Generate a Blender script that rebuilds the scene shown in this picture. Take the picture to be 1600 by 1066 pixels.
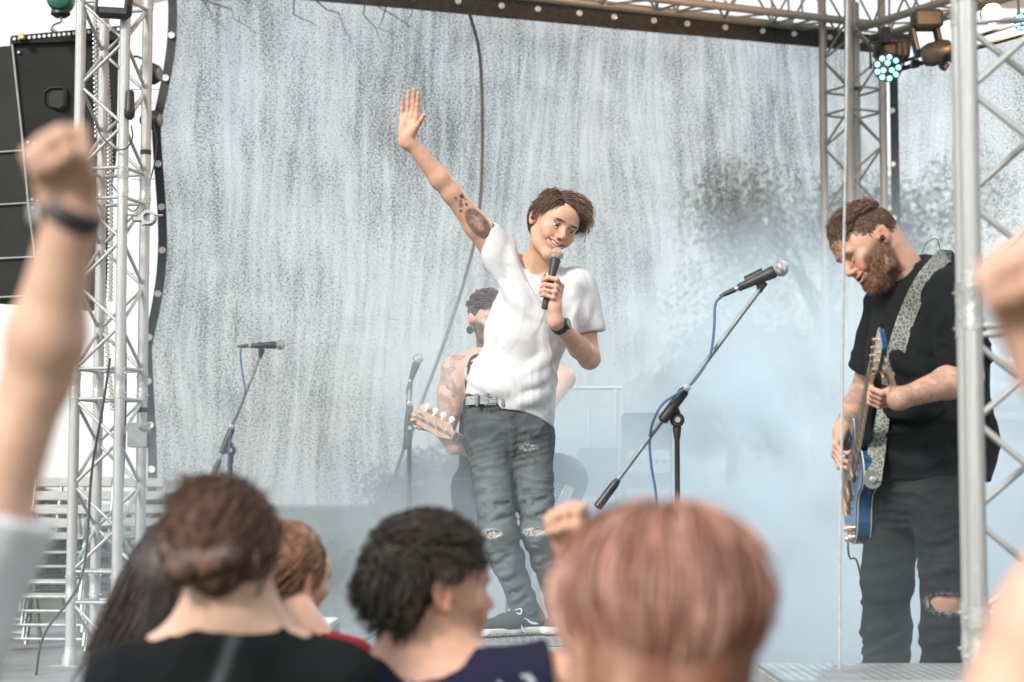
import bpy, math, random
import numpy as np
from mathutils import Vector, Matrix

for _o in list(bpy.data.objects):
    bpy.data.objects.remove(_o)
SC = bpy.context.scene
COL = SC.collection
R = math.radians

# ------------------------------------------------------------------ camera, sky, sun, exposure
PITCH = R(4.5)
CAM = Vector((0, 0, 1.6))
cam_data = bpy.data.cameras.new("camera")
cam_data.lens = 70
cam_data.sensor_width = 36
cam_data.clip_start = 0.05
cam_data.clip_end = 500
cam_data.dof.use_dof = True
cam_data.dof.focus_distance = 7.9
cam_data.dof.aperture_fstop = 2.8
cam = bpy.data.objects.new("camera", cam_data)
COL.objects.link(cam)
cam.location = CAM
cam.rotation_euler = (math.pi / 2 + PITCH, 0, 0)
SC.camera = cam

SUN_EL, SUN_ROT = R(38), R(150)
world = bpy.data.worlds.new("World")
SC.world = world
world.use_nodes = True
wn = world.node_tree
wn.nodes.clear()
w_out = wn.nodes.new("ShaderNodeOutputWorld")
w_bg = wn.nodes.new("ShaderNodeBackground")
w_sky = wn.nodes.new("ShaderNodeTexSky")
w_sky.sky_type = 'NISHITA'
w_sky.sun_disc = False
w_sky.sun_elevation = SUN_EL
w_sky.sun_rotation = SUN_ROT
w_sky.air_density = 1.3
w_sky.dust_density = 1.2
w_hs = wn.nodes.new("ShaderNodeHueSaturation")
w_hs.inputs['Saturation'].default_value = 0.40
w_hs.inputs['Value'].default_value = 1.0
wn.links.new(w_sky.outputs[0], w_hs.inputs['Color'])
w_mix = wn.nodes.new("ShaderNodeMix")       # thin bright overcast in front of the blue
w_mix.data_type = 'RGBA'
w_mix.inputs[0].default_value = 0.62
w_mix.inputs[7].default_value = (4.9, 4.97, 4.95, 1)
wn.links.new(w_hs.outputs[0], w_mix.inputs[6])
wn.links.new(w_mix.outputs[2], w_bg.inputs['Color'])
wn.links.new(w_bg.outputs[0], w_out.inputs[0])
w_bg.inputs['Strength'].default_value = 0.115

sun_d = bpy.data.lights.new("sun", 'SUN')
sun_d.energy = 2.1
sun_d.angle = R(11)
sun_d.color = (1.0, 0.95, 0.88)
sun = bpy.data.objects.new("sun", sun_d)
COL.objects.link(sun)
# low hazy sun over the audience's left shoulder
_sd = Vector((-0.55, -0.72, 0.62)).normalized()
sun.rotation_euler = _sd.to_track_quat('Z', 'Y').to_euler()
w_sky.sun_elevation = math.asin(_sd.z)
w_sky.sun_rotation = math.atan2(_sd.x, _sd.y)

SC.view_settings.view_transform = 'Standard'
SC.view_settings.look = 'None'
SC.view_settings.gamma = 1
SC.view_settings.use_curve_mapping = False
SC.view_settings.exposure = 1.0
SC.render.engine = 'CYCLES'
SC.cycles.use_denoising = True
SC.cycles.max_bounces = 8
SC.cycles.diffuse_bounces = 3
SC.cycles.glossy_bounces = 2
SC.cycles.transmission_bounces = 3
SC.cycles.transparent_max_bounces = 16
SC.cycles.volume_bounces = 2
SC.cycles.volume_step_rate = 1.0
SC.cycles.volume_max_steps = 48
SC.cycles.caustics_reflective = False
SC.cycles.caustics_refractive = False
SC.cycles.sample_clamp_indirect = 6

# ------------------------------------------------------------------ helpers
FPX = 1600 * 70 / 36.0
_cp, _sp = math.cos(PITCH), math.sin(PITCH)


def at(px, py, Y):
    """world point at depth Y seen at picture position (px, py) of the 1600 px photograph"""
    dx, dy = (px - 800) / FPX, (533 - py) / FPX
    d = Vector((dx, _cp - _sp * dy, _sp + _cp * dy))
    return CAM + d * (Y / d.y)


def tag(o, label=None, cat=None, group=None, kind=None):
    if label: o['label'] = label
    if cat: o['category'] = cat
    if group: o['group'] = group
    if kind: o['kind'] = kind
    return o


def thing(name, label, cat, loc=(0, 0, 0), group=None, rot=None):
    o = bpy.data.objects.new(name, None)
    o.empty_display_size = 0.1
    COL.objects.link(o)
    o.location = loc
    if rot is not None: o.rotation_euler = rot
    tag(o, label, cat, group)
    return o


def basis(o):
    return Matrix.LocRotScale(o.location, o.rotation_euler, o.scale)


def link(name, me, mat=None, parent=None, local=False):
    o = bpy.data.objects.new(name, me)
    COL.objects.link(o)
    if mat is not None and not me.materials:
        me.materials.append(mat)
    if parent is not None:
        o.parent = parent
        if not local:
            W = basis(parent)
            p = parent.parent
            if p is not None:
                W = Matrix(p.get('_w', [list(r) for r in Matrix.Identity(4)])) @ W if False else WM(parent)
            o.matrix_parent_inverse = W.inverted()
    return o


def WM(o):
    M = o.matrix_parent_inverse @ basis(o) if o.parent else basis(o)
    return WM(o.parent) @ M if o.parent else M


class MB:
    """collects simple shapes into one mesh"""
    def __init__(self):
        self.v = []; self.f = []; self.c = []

    def add(self, vs, fs):
        n = len(self.v)
        self.v += [tuple(p) for p in vs]
        self.f += [tuple(i + n for i in f) for f in fs]

    def box(self, c, s, rot=None, bevel=0.0):
        c = Vector(c); hx, hy, hz = s[0] / 2, s[1] / 2, s[2] / 2
        if bevel > 0:
            b = min(bevel, hx * .9, hy * .9, hz * .9)
            vs = []; 
            for sx in (-1, 1):
                for sy in (-1, 1):
                    for sz in (-1, 1):
                        vs += [(sx * (hx - b), sy * (hy - b), sz * hz), (sx * (hx - b), sy * hy, sz * (hz - b)), (sx * hx, sy * (hy - b), sz * (hz - b))]
            import bmesh
            bm = bmesh.new()
            for p in vs: bm.verts.new(p)
            bmesh.ops.convex_hull(bm, input=bm.verts)
            bm.verts.index_update()
            V = [v.co.copy() for v in bm.verts]
            F = [[v.index for v in f.verts] for f in bm.faces]
            bm.free()
        else:
            V = [Vector((x, y, z)) for x in (-hx, hx) for y in (-hy, hy) for z in (-hz, hz)]
            F = [(0, 1, 3, 2), (4, 6, 7, 5), (0, 4, 5, 1), (2, 3, 7, 6), (0, 2, 6, 4), (1, 5, 7, 3)]
        if rot is not None:
            V = [rot @ p for p in V]
        self.add([c + p for p in V], F)
        return self

    def tube(self, pts, r, seg=8, closed=False, caps=True):
        pts = [Vector(p) for p in pts]
        n = len(pts)
        rs = r if hasattr(r, '__len__') else [r] * n
        t0 = (pts[1] - pts[0]).normalized()
        up = Vector((0, 0, 1)) if abs(t0.z) < .9 else Vector((1, 0, 0))
        x = t0.cross(up).normalized()
        vs = []
        for i, p in enumerate(pts):
            if closed:
                t = pts[(i + 1) % n] - pts[i - 1]
            else:
                t = pts[min(i + 1, n - 1)] - pts[max(i - 1, 0)]
            t.normalize()
            x = (x - t * x.dot(t)).normalized()
            y = t.cross(x)
            for k in range(seg):
                a = 2 * math.pi * k / seg
                vs.append(p + (x * math.cos(a) + y * math.sin(a)) * rs[i])
        fs = []
        m = n if closed else n - 1
        for i in range(m):
            for k in range(seg):
                a, b = i * seg + k, i * seg + (k + 1) % seg
                j = ((i + 1) % n) * seg
                fs.append((a, b, j + (k + 1) % seg, j + k))
        if caps and not closed:
            fs.append(tuple(reversed(range(seg))))
            fs.append(tuple((n - 1) * seg + k for k in range(seg)))
        self.add(vs, fs)
        return self

    def lathe(self, c, axis, prof, seg=16, caps=True):
        """prof: list of (distance along axis, radius)"""
        c = Vector(c); axis = Vector(axis).normalized()
        pts = [c + axis * a for a, _ in prof]
        up = Vector((0, 0, 1)) if abs(axis.z) < .9 else Vector((1, 0, 0))
        x = axis.cross(up).normalized(); y = axis.cross(x)
        vs = []; fs = []
        for (a, r) in prof:
            for k in range(seg):
                t = 2 * math.pi * k / seg
                vs.append(c + axis * a + (x * math.cos(t) + y * math.sin(t)) * r)
        for i in range(len(prof) - 1):
            for k in range(seg):
                a, b = i * seg + k, i * seg + (k + 1) % seg
                fs.append((a, b, b + seg, a + seg))
        if caps:
            fs.append(tuple(reversed(range(seg))))
            fs.append(tuple((len(prof) - 1) * seg + k for k in range(seg)))
        self.add(vs, fs)
        return self

    def prism(self, outline, base, ex, ey, ez, h):
        """outline in (ex, ey) about base, extruded by h along ez"""
        base = Vector(base); n = len(outline)
        vs = [base + ex * a + ey * b for a, b in outline] + [base + ex * a + ey * b + ez * h for a, b in outline]
        fs = [tuple(reversed(range(n))), tuple(range(n, 2 * n))]
        fs += [(i, (i + 1) % n, n + (i + 1) % n, n + i) for i in range(n)]
        self.add(vs, fs)
        return self

    def mesh(self, name, smooth=True):
        me = bpy.data.meshes.new(name)
        me.from_pydata(self.v, [], self.f)
        import bmesh
        bm = bmesh.new(); bm.from_mesh(me)
        bmesh.ops.recalc_face_normals(bm, faces=bm.faces)
        bm.to_mesh(me); bm.free()
        if smooth:
            me.polygons.foreach_set('use_smooth', [True] * len(me.polygons))
            try:
                me.set_sharp_from_angle(angle=R(38))
            except Exception:
                pass
        return me

    def build(self, name, mat, parent=None, smooth=True, **k):
        return link(name, self.mesh(name, smooth), mat, parent, **k)


def spline(pts, n=8):
    """Catmull-Rom through the points"""
    P = [Vector(p) for p in pts]
    P = [P[0] * 2 - P[1]] + P + [P[-1] * 2 - P[-2]]
    out = []
    for i in range(1, len(P) - 2):
        for k in range(n):
            t = k / n
            a, b, c, d = P[i - 1], P[i], P[i + 1], P[i + 2]
            out.append(.5 * ((2 * b) + (c - a) * t + (2 * a - 5 * b + 4 * c - d) * t * t + (3 * b - a - 3 * c + d) * t ** 3))
    out.append(P[-2])
    return out


# ------------------------------------------------------------------ materials
def mat(name, color=(.5, .5, .5), rough=.5, metal=0.0, var=0.15, scale=8.0, bump=0.0, bscale=60.0,
        attr=False, sss=0.0, emit=None, estr=0.0, trans=0.0, spec=0.5, sheen=0.0, stretch=None):
    m = bpy.data.materials.new(name)
    m.use_nodes = True
    nt = m.node_tree; N = nt.nodes; L = nt.links
    b = N['Principled BSDF']
    b.inputs['Roughness'].default_value = rough
    b.inputs['Metallic'].default_value = metal
    b.inputs['Specular IOR Level'].default_value = spec
    if sheen: b.inputs['Sheen Weight'].default_value = sheen
    tc = N.new('ShaderNodeTexCoord')
    src = tc.outputs['Object']
    if stretch:
        mp = N.new('ShaderNodeMapping'); mp.inputs['Scale'].default_value = stretch
        L.new(src, mp.inputs[0]); src = mp.outputs[0]
    nz = N.new('ShaderNodeTexNoise'); nz.inputs['Scale'].default_value = scale
    nz.inputs['Detail'].default_value = 4
    L.new(src, nz.inputs['Vector'])
    mr = N.new('ShaderNodeMapRange')
    mr.inputs['From Min'].default_value = .3; mr.inputs['From Max'].default_value = .7
    mr.inputs['To Min'].default_value = 1 - var; mr.inputs['To Max'].default_value = 1 + var
    L.new(nz.outputs['Fac'], mr.inputs['Value'])
    mx = N.new('ShaderNodeVectorMath'); mx.operation = 'MULTIPLY'
    if attr:
        at_ = N.new('ShaderNodeAttribute'); at_.attribute_name = 'Col'
        L.new(at_.outputs['Color'], mx.inputs[0])
    else:
        mx.inputs[0].default_value = color[:3]
    L.new(mr.outputs[0], mx.inputs[1])
    L.new(mx.outputs[0], b.inputs['Base Color'])
    if bump:
        n2 = N.new('ShaderNodeTexNoise'); n2.inputs['Scale'].default_value = bscale
        n2.inputs['Detail'].default_value = 3
        L.new(src, n2.inputs['Vector'])
        bp = N.new('ShaderNodeBump'); bp.inputs['Strength'].default_value = bump
        bp.inputs['Distance'].default_value = .01
        L.new(n2.outputs['Fac'], bp.inputs['Height'])
        L.new(bp.outputs[0], b.inputs['Normal'])
    if sss:
        b.inputs['Subsurface Weight'].default_value = sss
        b.inputs['Subsurface Radius'].default_value = (.9, .35, .2)
        b.inputs['Subsurface Scale'].default_value = .008
    if emit:
        b.inputs['Emission Color'].default_value = (*emit, 1)
        b.inputs['Emission Strength'].default_value = estr
    if trans:
        b.inputs['Transmission Weight'].default_value = trans
    return m


M = dict(
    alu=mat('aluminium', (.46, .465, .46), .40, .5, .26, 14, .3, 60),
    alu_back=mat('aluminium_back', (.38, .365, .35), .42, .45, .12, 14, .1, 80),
    steel=mat('steel', (.45, .46, .46), .35, .8, .15, 20),
    black_metal=mat('black_metal', (.028, .030, .030), .42, .2, .25, 20),
    grey_metal=mat('grey_metal', (.22, .25, .25), .5, .3, .2, 20),
    black_plastic=mat('black_plastic', (.02, .021, .022), .5, 0, .2, 30, .1),
    cabinet=mat('speaker_paint', (.014, .015, .0145), .66, 0, .3, 6, .25, 260, spec=.3),
    rubber=mat('rubber', (.018, .018, .018), .7, 0, .2),
    cable_blue=mat('blue_cable', (.035, .11, .22), .45),
    cable_grey=mat('grey_cable', (.07, .08, .08), .5),
    mic_grille=mat('mic_grille', (.50, .51, .53), .38, .8, .25, 200, .6, 700),
    mic_grille_warm=mat('mic_grille_champagne', (.60, .44, .36), .42, .5, .2, 200, .6, 700),
    green=mat('green_paint', (.02, .12, .075), .4, .1, .2),
    white_paint=mat('white_paint', (.75, .75, .74), .5, 0, .1),
    red_frame=mat('red_box_paint', (.26, .075, .06), .5, 0, .3, 12),
    gold=mat('gold', (.75, .50, .30), .28, .9, .15, 40),
    rope=mat('pale_rope', (.42, .43, .43), .7, 0, .2, 40),
    hem=mat('black_hem', (.04, .045, .045), .75, 0, .35, 25),
    chain=mat('chain_steel', (.60, .61, .60), .35, .7, .2, 60),
    chair_metal=mat('chair_tube', (.27, .30, .29), .4, .4, .2, 20),
    chair_slat=mat('chair_slat', (.36, .37, .36), .6, 0, .2, 12, stretch=(1, 8, 8)),
)

# ------------------------------------------------------------------ solid modelling by distance fields
def _hash(i, j, k, s):
    h = (i * 374761393 + j * 668265263 + k * 2147483647 + s * 974711) & 0xffffffff
    h = ((h ^ (h >> 13)) * 1274126177) & 0xffffffff
    return ((h ^ (h >> 16)) & 0xffffff) / float(0xffffff)


def vnoise(P, freq, seed=0):
    """value noise in 0..1; freq may be a 3-vector"""
    Q = (np.asarray(P, dtype=np.float64) * np.asarray(freq, dtype=np.float64)) + 137.3
    I = np.floor(Q).astype(np.int64); F = Q - I
    F = F * F * (3 - 2 * F)
    out = 0
    for a in (0, 1):
        wa = F[:, 0] if a else 1 - F[:, 0]
        for b in (0, 1):
            wb = F[:, 1] if b else 1 - F[:, 1]
            for c in (0, 1):
                wc = F[:, 2] if c else 1 - F[:, 2]
                out = out + wa * wb * wc * _hash(I[:, 0] + a, I[:, 1] + b, I[:, 2] + c, seed)
    return out


def fbm(P, freq, seed=0, octv=3):
    f = np.asarray(freq, dtype=np.float64); s = 0; a = .5; t = 0
    for o in range(octv):
        s = s + a * vnoise(P, f * (2.03 ** o), seed + o * 17); t += a; a *= .5
    return s / t


def npv(v):
    return np.array([v[0], v[1], v[2]], dtype=np.float32)


MARG = 0.045


class SDF:
    def __init__(self):
        self.prims = []
        self.disp = []          # functions (P, D) -> D applied at the end

    def copy(self):
        s = SDF(); s.prims = list(self.prims); s.disp = list(self.disp); return s

    def _add(self, fn, lo, hi, k, op):
        self.prims.append((fn, np.asarray(lo, dtype=np.float32) - MARG, np.asarray(hi, dtype=np.float32) + MARG, k, op))
        return self

    def cap(self, a, b, r1, r2=None, k=.012, op='+', side=None, w=1.0):
        """round cone; w>1 widens it along 'side'"""
        a = npv(a); b = npv(b); r2 = r1 if r2 is None else r2
        ba = b - a; bb = float(ba @ ba) + 1e-12
        if side is not None:
            s = npv(side); s = s - ba * (float(s @ ba) / bb); s = s / np.linalg.norm(s)

        def fn(P):
            pa = P - a
            t = np.clip((pa @ ba) / bb, 0, 1)
            q = pa - t[:, None] * ba
            r = r1 + (r2 - r1) * t
            if side is None:
                return np.sqrt((q * q).sum(1)) - r
            qs = q @ s
            q2 = np.maximum((q * q).sum(1) - qs * qs, 0)
            return np.sqrt(q2 + (qs / w) ** 2) - r
        rr = max(r1, r2) * max(w, 1)
        return self._add(fn, np.minimum(a, b) - rr, np.maximum(a, b) + rr, k, op)

    def ell(self, c, r, k=.012, op='+', rot=None):
        c = npv(c); r = npv(r)
        RT = np.array(rot.to_3x3() if rot is not None else Matrix.Identity(3), dtype=np.float32)   # local->world

        def fn(P):
            q = (P - c) @ RT
            k0 = np.sqrt(((q / r) ** 2).sum(1)); k1 = np.sqrt(((q / (r * r)) ** 2).sum(1)) + 1e-9
            return k0 * (k0 - 1) / k1
        ext = np.sqrt(((RT * r) ** 2).sum(1))
        return self._add(fn, c - ext, c + ext, k, op)

    def fn(self, f, lo, hi, k=.01, op='+'):
        return self._add(f, lo, hi, k, op)

    def bounds(self):
        lo = np.min([p[1] for p in self.prims if p[4] == '+'], axis=0)
        hi = np.max([p[2] for p in self.prims if p[4] == '+'], axis=0)
        return lo, hi

    def eval(self, P):
        D = np.full(len(P), 1.0, dtype=np.float32)
        if not len(P): return D
        plo = P.min(0); phi = P.max(0)
        for fn, lo, hi, k, op in self.prims:
            if (plo > hi).any() or (phi < lo).any(): continue
            m = np.nonzero(((P > lo) & (P < hi)).all(1))[0]
            if not len(m): continue
            d = fn(P[m]).astype(np.float32); o = D[m]
            if op == '+':
                h = np.maximum(k - np.abs(o - d), 0) / k
                D[m] = np.minimum(o, d) - h * h * k * .25
            elif op == '-':
                d = -d
                h = np.maximum(k - np.abs(o - d), 0) / k
                D[m] = np.maximum(o, d) + h * h * k * .25
            elif op == '&':
                h = np.maximum(k - np.abs(o - d), 0) / k
                D[m] = np.maximum(o, d) + h * h * k * .25
        for f in self.disp:
            D = f(P, D)
        return D

    def polygonise(self, res=.004, fine=()):
        """fine: list of (axis, lo, hi, res) ranges with a finer grid"""
        lo, hi = self.bounds()
        lo = lo + MARG - .012; hi = hi - MARG + .012
        ax = []
        for a in range(3):
            xs = [float(lo[a])]
            while xs[-1] < hi[a]:
                r = res
                for (fa, f0, f1, fr) in fine:
                    if fa == a and f0 <= xs[-1] <= f1: r = min(r, fr)
                xs.append(xs[-1] + r)
            while (len(xs) - 1) % 8: xs.append(xs[-1] + res)
            ax.append(np.array(xs, dtype=np.float32))
        n = [len(a) for a in ax]
        # coarse blocks of 8 cells
        bc = [(a[0:-1:8] + a[8::8]) / 2 for a in ax]
        bh = [(a[8::8] - a[0:-1:8]) / 2 for a in ax]
        nb = [len(b) for b in bc]
        C = np.stack(np.meshgrid(*bc, indexing='ij'), -1).reshape(-1, 3)
        H = np.sqrt((np.stack(np.meshgrid(*bh, indexing='ij'), -1).reshape(-1, 3) ** 2).sum(1))
        D = self.eval(C)
        near = (np.abs(D) < H * 1.25 + .008)
        # big elongated ellipsoids underestimate; keep neighbours of sign changes
        V = np.where(D < 0, -1.0, 1.0).astype(np.float32).reshape(nb)
        V = np.repeat(np.repeat(np.repeat(V, 8, 0), 8, 1), 8, 2)
        V = np.pad(V, ((0, 1), (0, 1), (0, 1)), mode='edge')
        NB = near.reshape(nb)
        I = np.argwhere(NB)
        off = np.stack(np.meshgrid(*([np.arange(9)] * 3), indexing='ij'), -1).reshape(-1, 3)
        step = 400
        for s in range(0, len(I), step):
            idx = (I[s:s + step, None, :] * 8 + off[None]).reshape(-1, 3)
            P = np.stack([ax[0][idx[:, 0]], ax[1][idx[:, 1]], ax[2][idx[:, 2]]], -1)
            V[idx[:, 0], idx[:, 1], idx[:, 2]] = self.eval(P)
        V[0] = V[-1] = 1; V[:, 0] = V[:, -1] = 1; V[:, :, 0] = V[:, :, -1] = 1
        S = V < 0
        cnt = np.zeros([m - 1 for m in n], dtype=np.int8)
        for a in (0, 1):
            for b in (0, 1):
                for c in (0, 1):
                    cnt += S[a:n[0] - 1 + a, b:n[1] - 1 + b, c:n[2] - 1 + c]
        act = np.argwhere((cnt > 0) & (cnt < 8))
        vid = np.full([m - 1 for m in n], -1, dtype=np.int32)
        vid[act[:, 0], act[:, 1], act[:, 2]] = np.arange(len(act))
        pos = np.zeros((len(act), 3), dtype=np.float64); wt = np.zeros(len(act))
        cr = [(a, b, c) for a in (0, 1) for b in (0, 1) for c in (0, 1)]
        def cv(o): return V[act[:, 0] + o[0], act[:, 1] + o[1], act[:, 2] + o[2]]
        def cpn(o): return np.stack([ax[d][act[:, d] + o[d]] for d in range(3)], -1)
        for o in cr:
            for d in range(3):
                if o[d]: continue
                q = list(o); q[d] = 1
                va, vb = cv(o), cv(q)
                mk = (va < 0) != (vb < 0)
                t = np.where(mk, va / np.where(mk, va - vb, 1), 0)
                pa, pb = cpn(o), cpn(q)
                pos += mk[:, None] * (pa + (pb - pa) * t[:, None]); wt += mk
        pos /= wt[:, None]
        quads = []
        for d in range(3):
            e, f = [(1, 2), (2, 0), (0, 1)][d]
            sl0 = [slice(1, -1)] * 3; sl1 = [slice(1, -1)] * 3
            sl0[d] = slice(0, -1); sl1[d] = slice(1, None)
            A = S[tuple(sl0)]; B = S[tuple(sl1)]
            ch = np.argwhere(A != B)
            base = ch.copy()
            for x in range(3):
                if x != d: base[:, x] += 1
            inside = A[ch[:, 0], ch[:, 1], ch[:, 2]]
            def g(de, df):
                q = base.copy(); q[:, e] += de; q[:, f] += df
                return vid[q[:, 0], q[:, 1], q[:, 2]]
            q = np.stack([g(-1, -1), g(0, -1), g(0, 0), g(-1, 0)], -1)
            q[~inside] = q[~inside][:, ::-1]
            quads.append(q)
        quads = np.concatenate(quads)
        quads = quads[(quads >= 0).all(1)]
        return pos, quads


def np_mesh(name, V, F, col=None):
    me = bpy.data.meshes.new(name)
    me.vertices.add(len(V)); me.vertices.foreach_set('co', np.ascontiguousarray(V, dtype=np.float32).ravel())
    k = F.shape[1]
    me.loops.add(F.size); me.loops.foreach_set('vertex_index', np.ascontiguousarray(F, dtype=np.int32).ravel())
    me.polygons.add(len(F))
    me.polygons.foreach_set('loop_start', np.arange(len(F), dtype=np.int32) * k)
    me.polygons.foreach_set('use_smooth', np.ones(len(F), dtype=bool))
    me.update(calc_edges=True)
    if col is not None:
        ca = me.color_attributes.new('Col', 'FLOAT_COLOR', 'POINT')
        c4 = np.ones((len(V), 4), dtype=np.float32); c4[:, :3] = col
        ca.data.foreach_set('color', c4.ravel())
    me.validate()
    return me


def sdf_obj(name, sdf, m, parent, res=.004, color=(.5, .5, .5), paint=None, fine=(), M_=None):
    V, F = sdf.polygonise(res, fine)
    C = np.tile(np.array(color, dtype=np.float64), (len(V), 1))
    if paint is not None:
        C = paint(V, C)
    return link(name, np_mesh(name, V, F, C), m, parent)


def mixc(C, mask, col):
    mask = np.clip(mask, 0, 1)[:, None]
    return C * (1 - mask) + np.array(col)[None] * mask


def blob(V, c, r, soft=.35, rot=None):
    """0..1 mask inside an ellipsoid"""
    q = V - np.array(c[:])
    if rot is not None: q = q @ np.array(rot.to_3x3())
    d = np.sqrt(((q / np.array(r)) ** 2).sum(1))
    return np.clip((1 - d) / soft + .5, 0, 1)


def tofn(Mx):
    """world->local for arrays"""
    A = np.array(Mx.inverted())
    return lambda V: V @ A[:3, :3].T + A[:3, 3]

# ================================================================== THE SETTING
STZ = 0.85      # stage floor height
rng = random.Random(7)

m_ground = mat('grass_ground', (.05, .065, .03), .95, 0, .5, 1.5, .5, 30)
g = MB(); g.add([(-250, -60, 0), (250, -60, 0), (250, 400, 0), (-250, 400, 0)], [(0, 1, 2, 3)])
tag(g.build('ground', m_ground), kind='structure')

m_deck = mat('stage_deck', (.20, .21, .21), .7, 0, .25, 3, .2, 80)
d = MB(); d.box((0.4, 9.6, STZ / 2), (6.4, 6.6, STZ))
st = tag(d.build('stage_floor', m_deck, smooth=False), kind='structure')
d = MB(); d.box((-4.3, 10.6, .40), (2.9, 3.4, .80))
tag(d.build('side_deck', m_deck, smooth=False), kind='structure')


# ---- unit rod shared by every tube of every truss
def unit_rod(name, seg=12):
    b = MB(); b.tube([(0, 0, 0), (0, 0, 1)], 1.0, seg)
    return b.mesh(name)


ROD = {}


def rod(name, a, b, r, m, parent):
    key = m.name
    if key not in ROD:
        ROD[key] = unit_rod('rod_' + key); ROD[key].materials.append(m)
    a = Vector(a); b = Vector(b); dv = b - a
    o = bpy.data.objects.new(name, ROD[key]); COL.objects.link(o)
    o.parent = parent
    o.matrix_parent_inverse = WM(parent).inverted()
    q = dv.to_track_quat('Z', 'Y')
    o.rotation_mode = 'QUATERNION'
    o.location = a; o.rotation_quaternion = q; o.scale = (r, r, dv.length)
    return o


def truss(name, label, base, ex, ey, ez, L, s, r, m, sec=.92, phase=0.0, nz=4, group=None, faces=(0, 1, 2, 3), rb=.008, couplers=True, plate=False):
    """box truss: section s, along ez from base, chords radius r, zigzag braces"""
    t = thing(name, label, 'truss', base, group)
    base = Vector(base)
    cr = [(-1, -1), (1, -1), (1, 1), (-1, 1)]
    cp = [base + ex * (a * s / 2) + ey * (b * s / 2) for a, b in cr]
    for p in cp:
        rod('chord', p, p + ez * L, r, m, t)
    k0 = -1
    while True:
        z0 = k0 * sec + phase
        if z0 >= L: break
        z1 = z0 + sec
        for f in faces:
            A, B = cp[f], cp[(f + 1) % 4]
            pad = .075 * sec
            zs = [z0 + pad + (sec - 2 * pad) * i / nz for i in range(nz + 1)]
            if 0 < zs[0] < L: rod('cross_bar', A + ez * zs[0], B + ez * zs[0], rb, m, t)
            if 0 < zs[-1] < L: rod('cross_bar', A + ez * zs[-1], B + ez * zs[-1], rb, m, t)
            for i in range(nz):
                p, q = (A, B) if (i + f) % 2 == 0 else (B, A)
                u, v = zs[i], zs[i + 1]
                if u < 0 or v > L: continue
                rod('brace', p + ez * u, q + ez * v, rb, m, t)
        if couplers and 0.06 < z1 < L - .06:
            for p in cp:
                c = MB(); c.lathe(p + ez * (z1 - .07), ez, [(0, r), (.001, r * 1.06), (.05, r * 1.06), (.055, r * 1.01), (.085, r * 1.01), (.09, r * 1.06), (.139, r * 1.06), (.14, r)], 14, caps=False)
                for h in (.025, .115):
                    c.lathe(p + ez * (z1 - .07 + h) - ex * (r * 1.3), ex, [(0, .004), (r * 2.6, .004)], 6)
                c.build('coupler', m, t)
        k0 += 1
    for h_ in (.9, 2.1, 3.2):
        p = cp[2] + ez * (h_ + phase * .7); c = MB(); c.lathe(p, ez, [(0, r * 1.02), (.0005, r * 1.07), (.022, r * 1.07), (.0225, r * 1.02)], 12, caps=False); c.build('tape_band', M['black_plastic'], t)
    if plate:
        c = MB(); c.box(base + ez * .006, (s + .14, s + .14, .012), Matrix((ex, ey, ez)).transposed(), .002)
        c.build('base_plate', m, t)
        for (a, b) in cr:
            p = base + ex * (a * s / 2) + ey * (b * s / 2)
            c = MB(); c.lathe(p + ez * .012, ez, [(0, r * 1.5), (.03, r * 1.5), (.05, r * 1.1), (.08, r * 1.1)], 12)
            c.build('spigot', m, t)
    return t


def frame(deg):
    c, s_ = math.cos(R(deg)), math.sin(R(deg))
    return Vector((c, s_, 0)), Vector((-s_, c, 0)), Vector((0, 0, 1))


# left tower: chords at 115,135 | 185,210
ex, ey, ez = frame(-16)
LT = at(163, 1045, 9.1); LT.z = .84
truss('truss_tower', 'silver box truss tower standing left of the mesh backdrop, chain and cable running inside', LT, ex, ey, ez, 5.2, .225, .0245, M['alu'], sec=.915, phase=.36, nz=4, plate=True)
# right near tower
ex, ey, ez = frame(-9.5)
RT_ = at(1522, 640, 4.75)
RT_ = Vector((RT_.x, RT_.y, 0)) + ex * .13 + ey * .13
truss('truss_tower', 'thick near silver truss tower at the right edge, in front of the guitarist', RT_, ex, ey, ez, 4.2, .26, .0245, M['alu'], sec=.80, phase=.47, nz=3, rb=.0085)
# rear right tower
ex, ey, ez = frame(28)
BT = at(1340, 700, 12.72); BT.z = STZ
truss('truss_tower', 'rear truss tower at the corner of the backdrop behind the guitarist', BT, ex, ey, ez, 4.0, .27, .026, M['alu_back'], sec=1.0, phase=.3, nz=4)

# roof beams meeting over the rear corner
p0 = at(640, -38, 10.9); p1 = at(1335, 42, 13.0)
dv = (p1 - p0).normalized(); sd = dv.cross(Vector((0, 0, 1))).normalized(); upv = sd.cross(dv)
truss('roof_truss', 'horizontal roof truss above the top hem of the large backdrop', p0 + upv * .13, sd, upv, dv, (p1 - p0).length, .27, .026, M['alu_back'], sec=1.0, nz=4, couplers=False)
p2 = at(1352, 52, 12.9); p3 = at(1760, -75, 10.6)
dv = (p3 - p2).normalized(); sd = dv.cross(Vector((0, 0, 1))).normalized(); upv = sd.cross(dv)
truss('roof_truss', 'roof truss running forward from the rear corner above the stage lights', p2 + upv * .13, sd, upv, dv, (p3 - p2).length, .27, .026, M['alu_back'], sec=1.0, nz=4, couplers=False)

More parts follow.
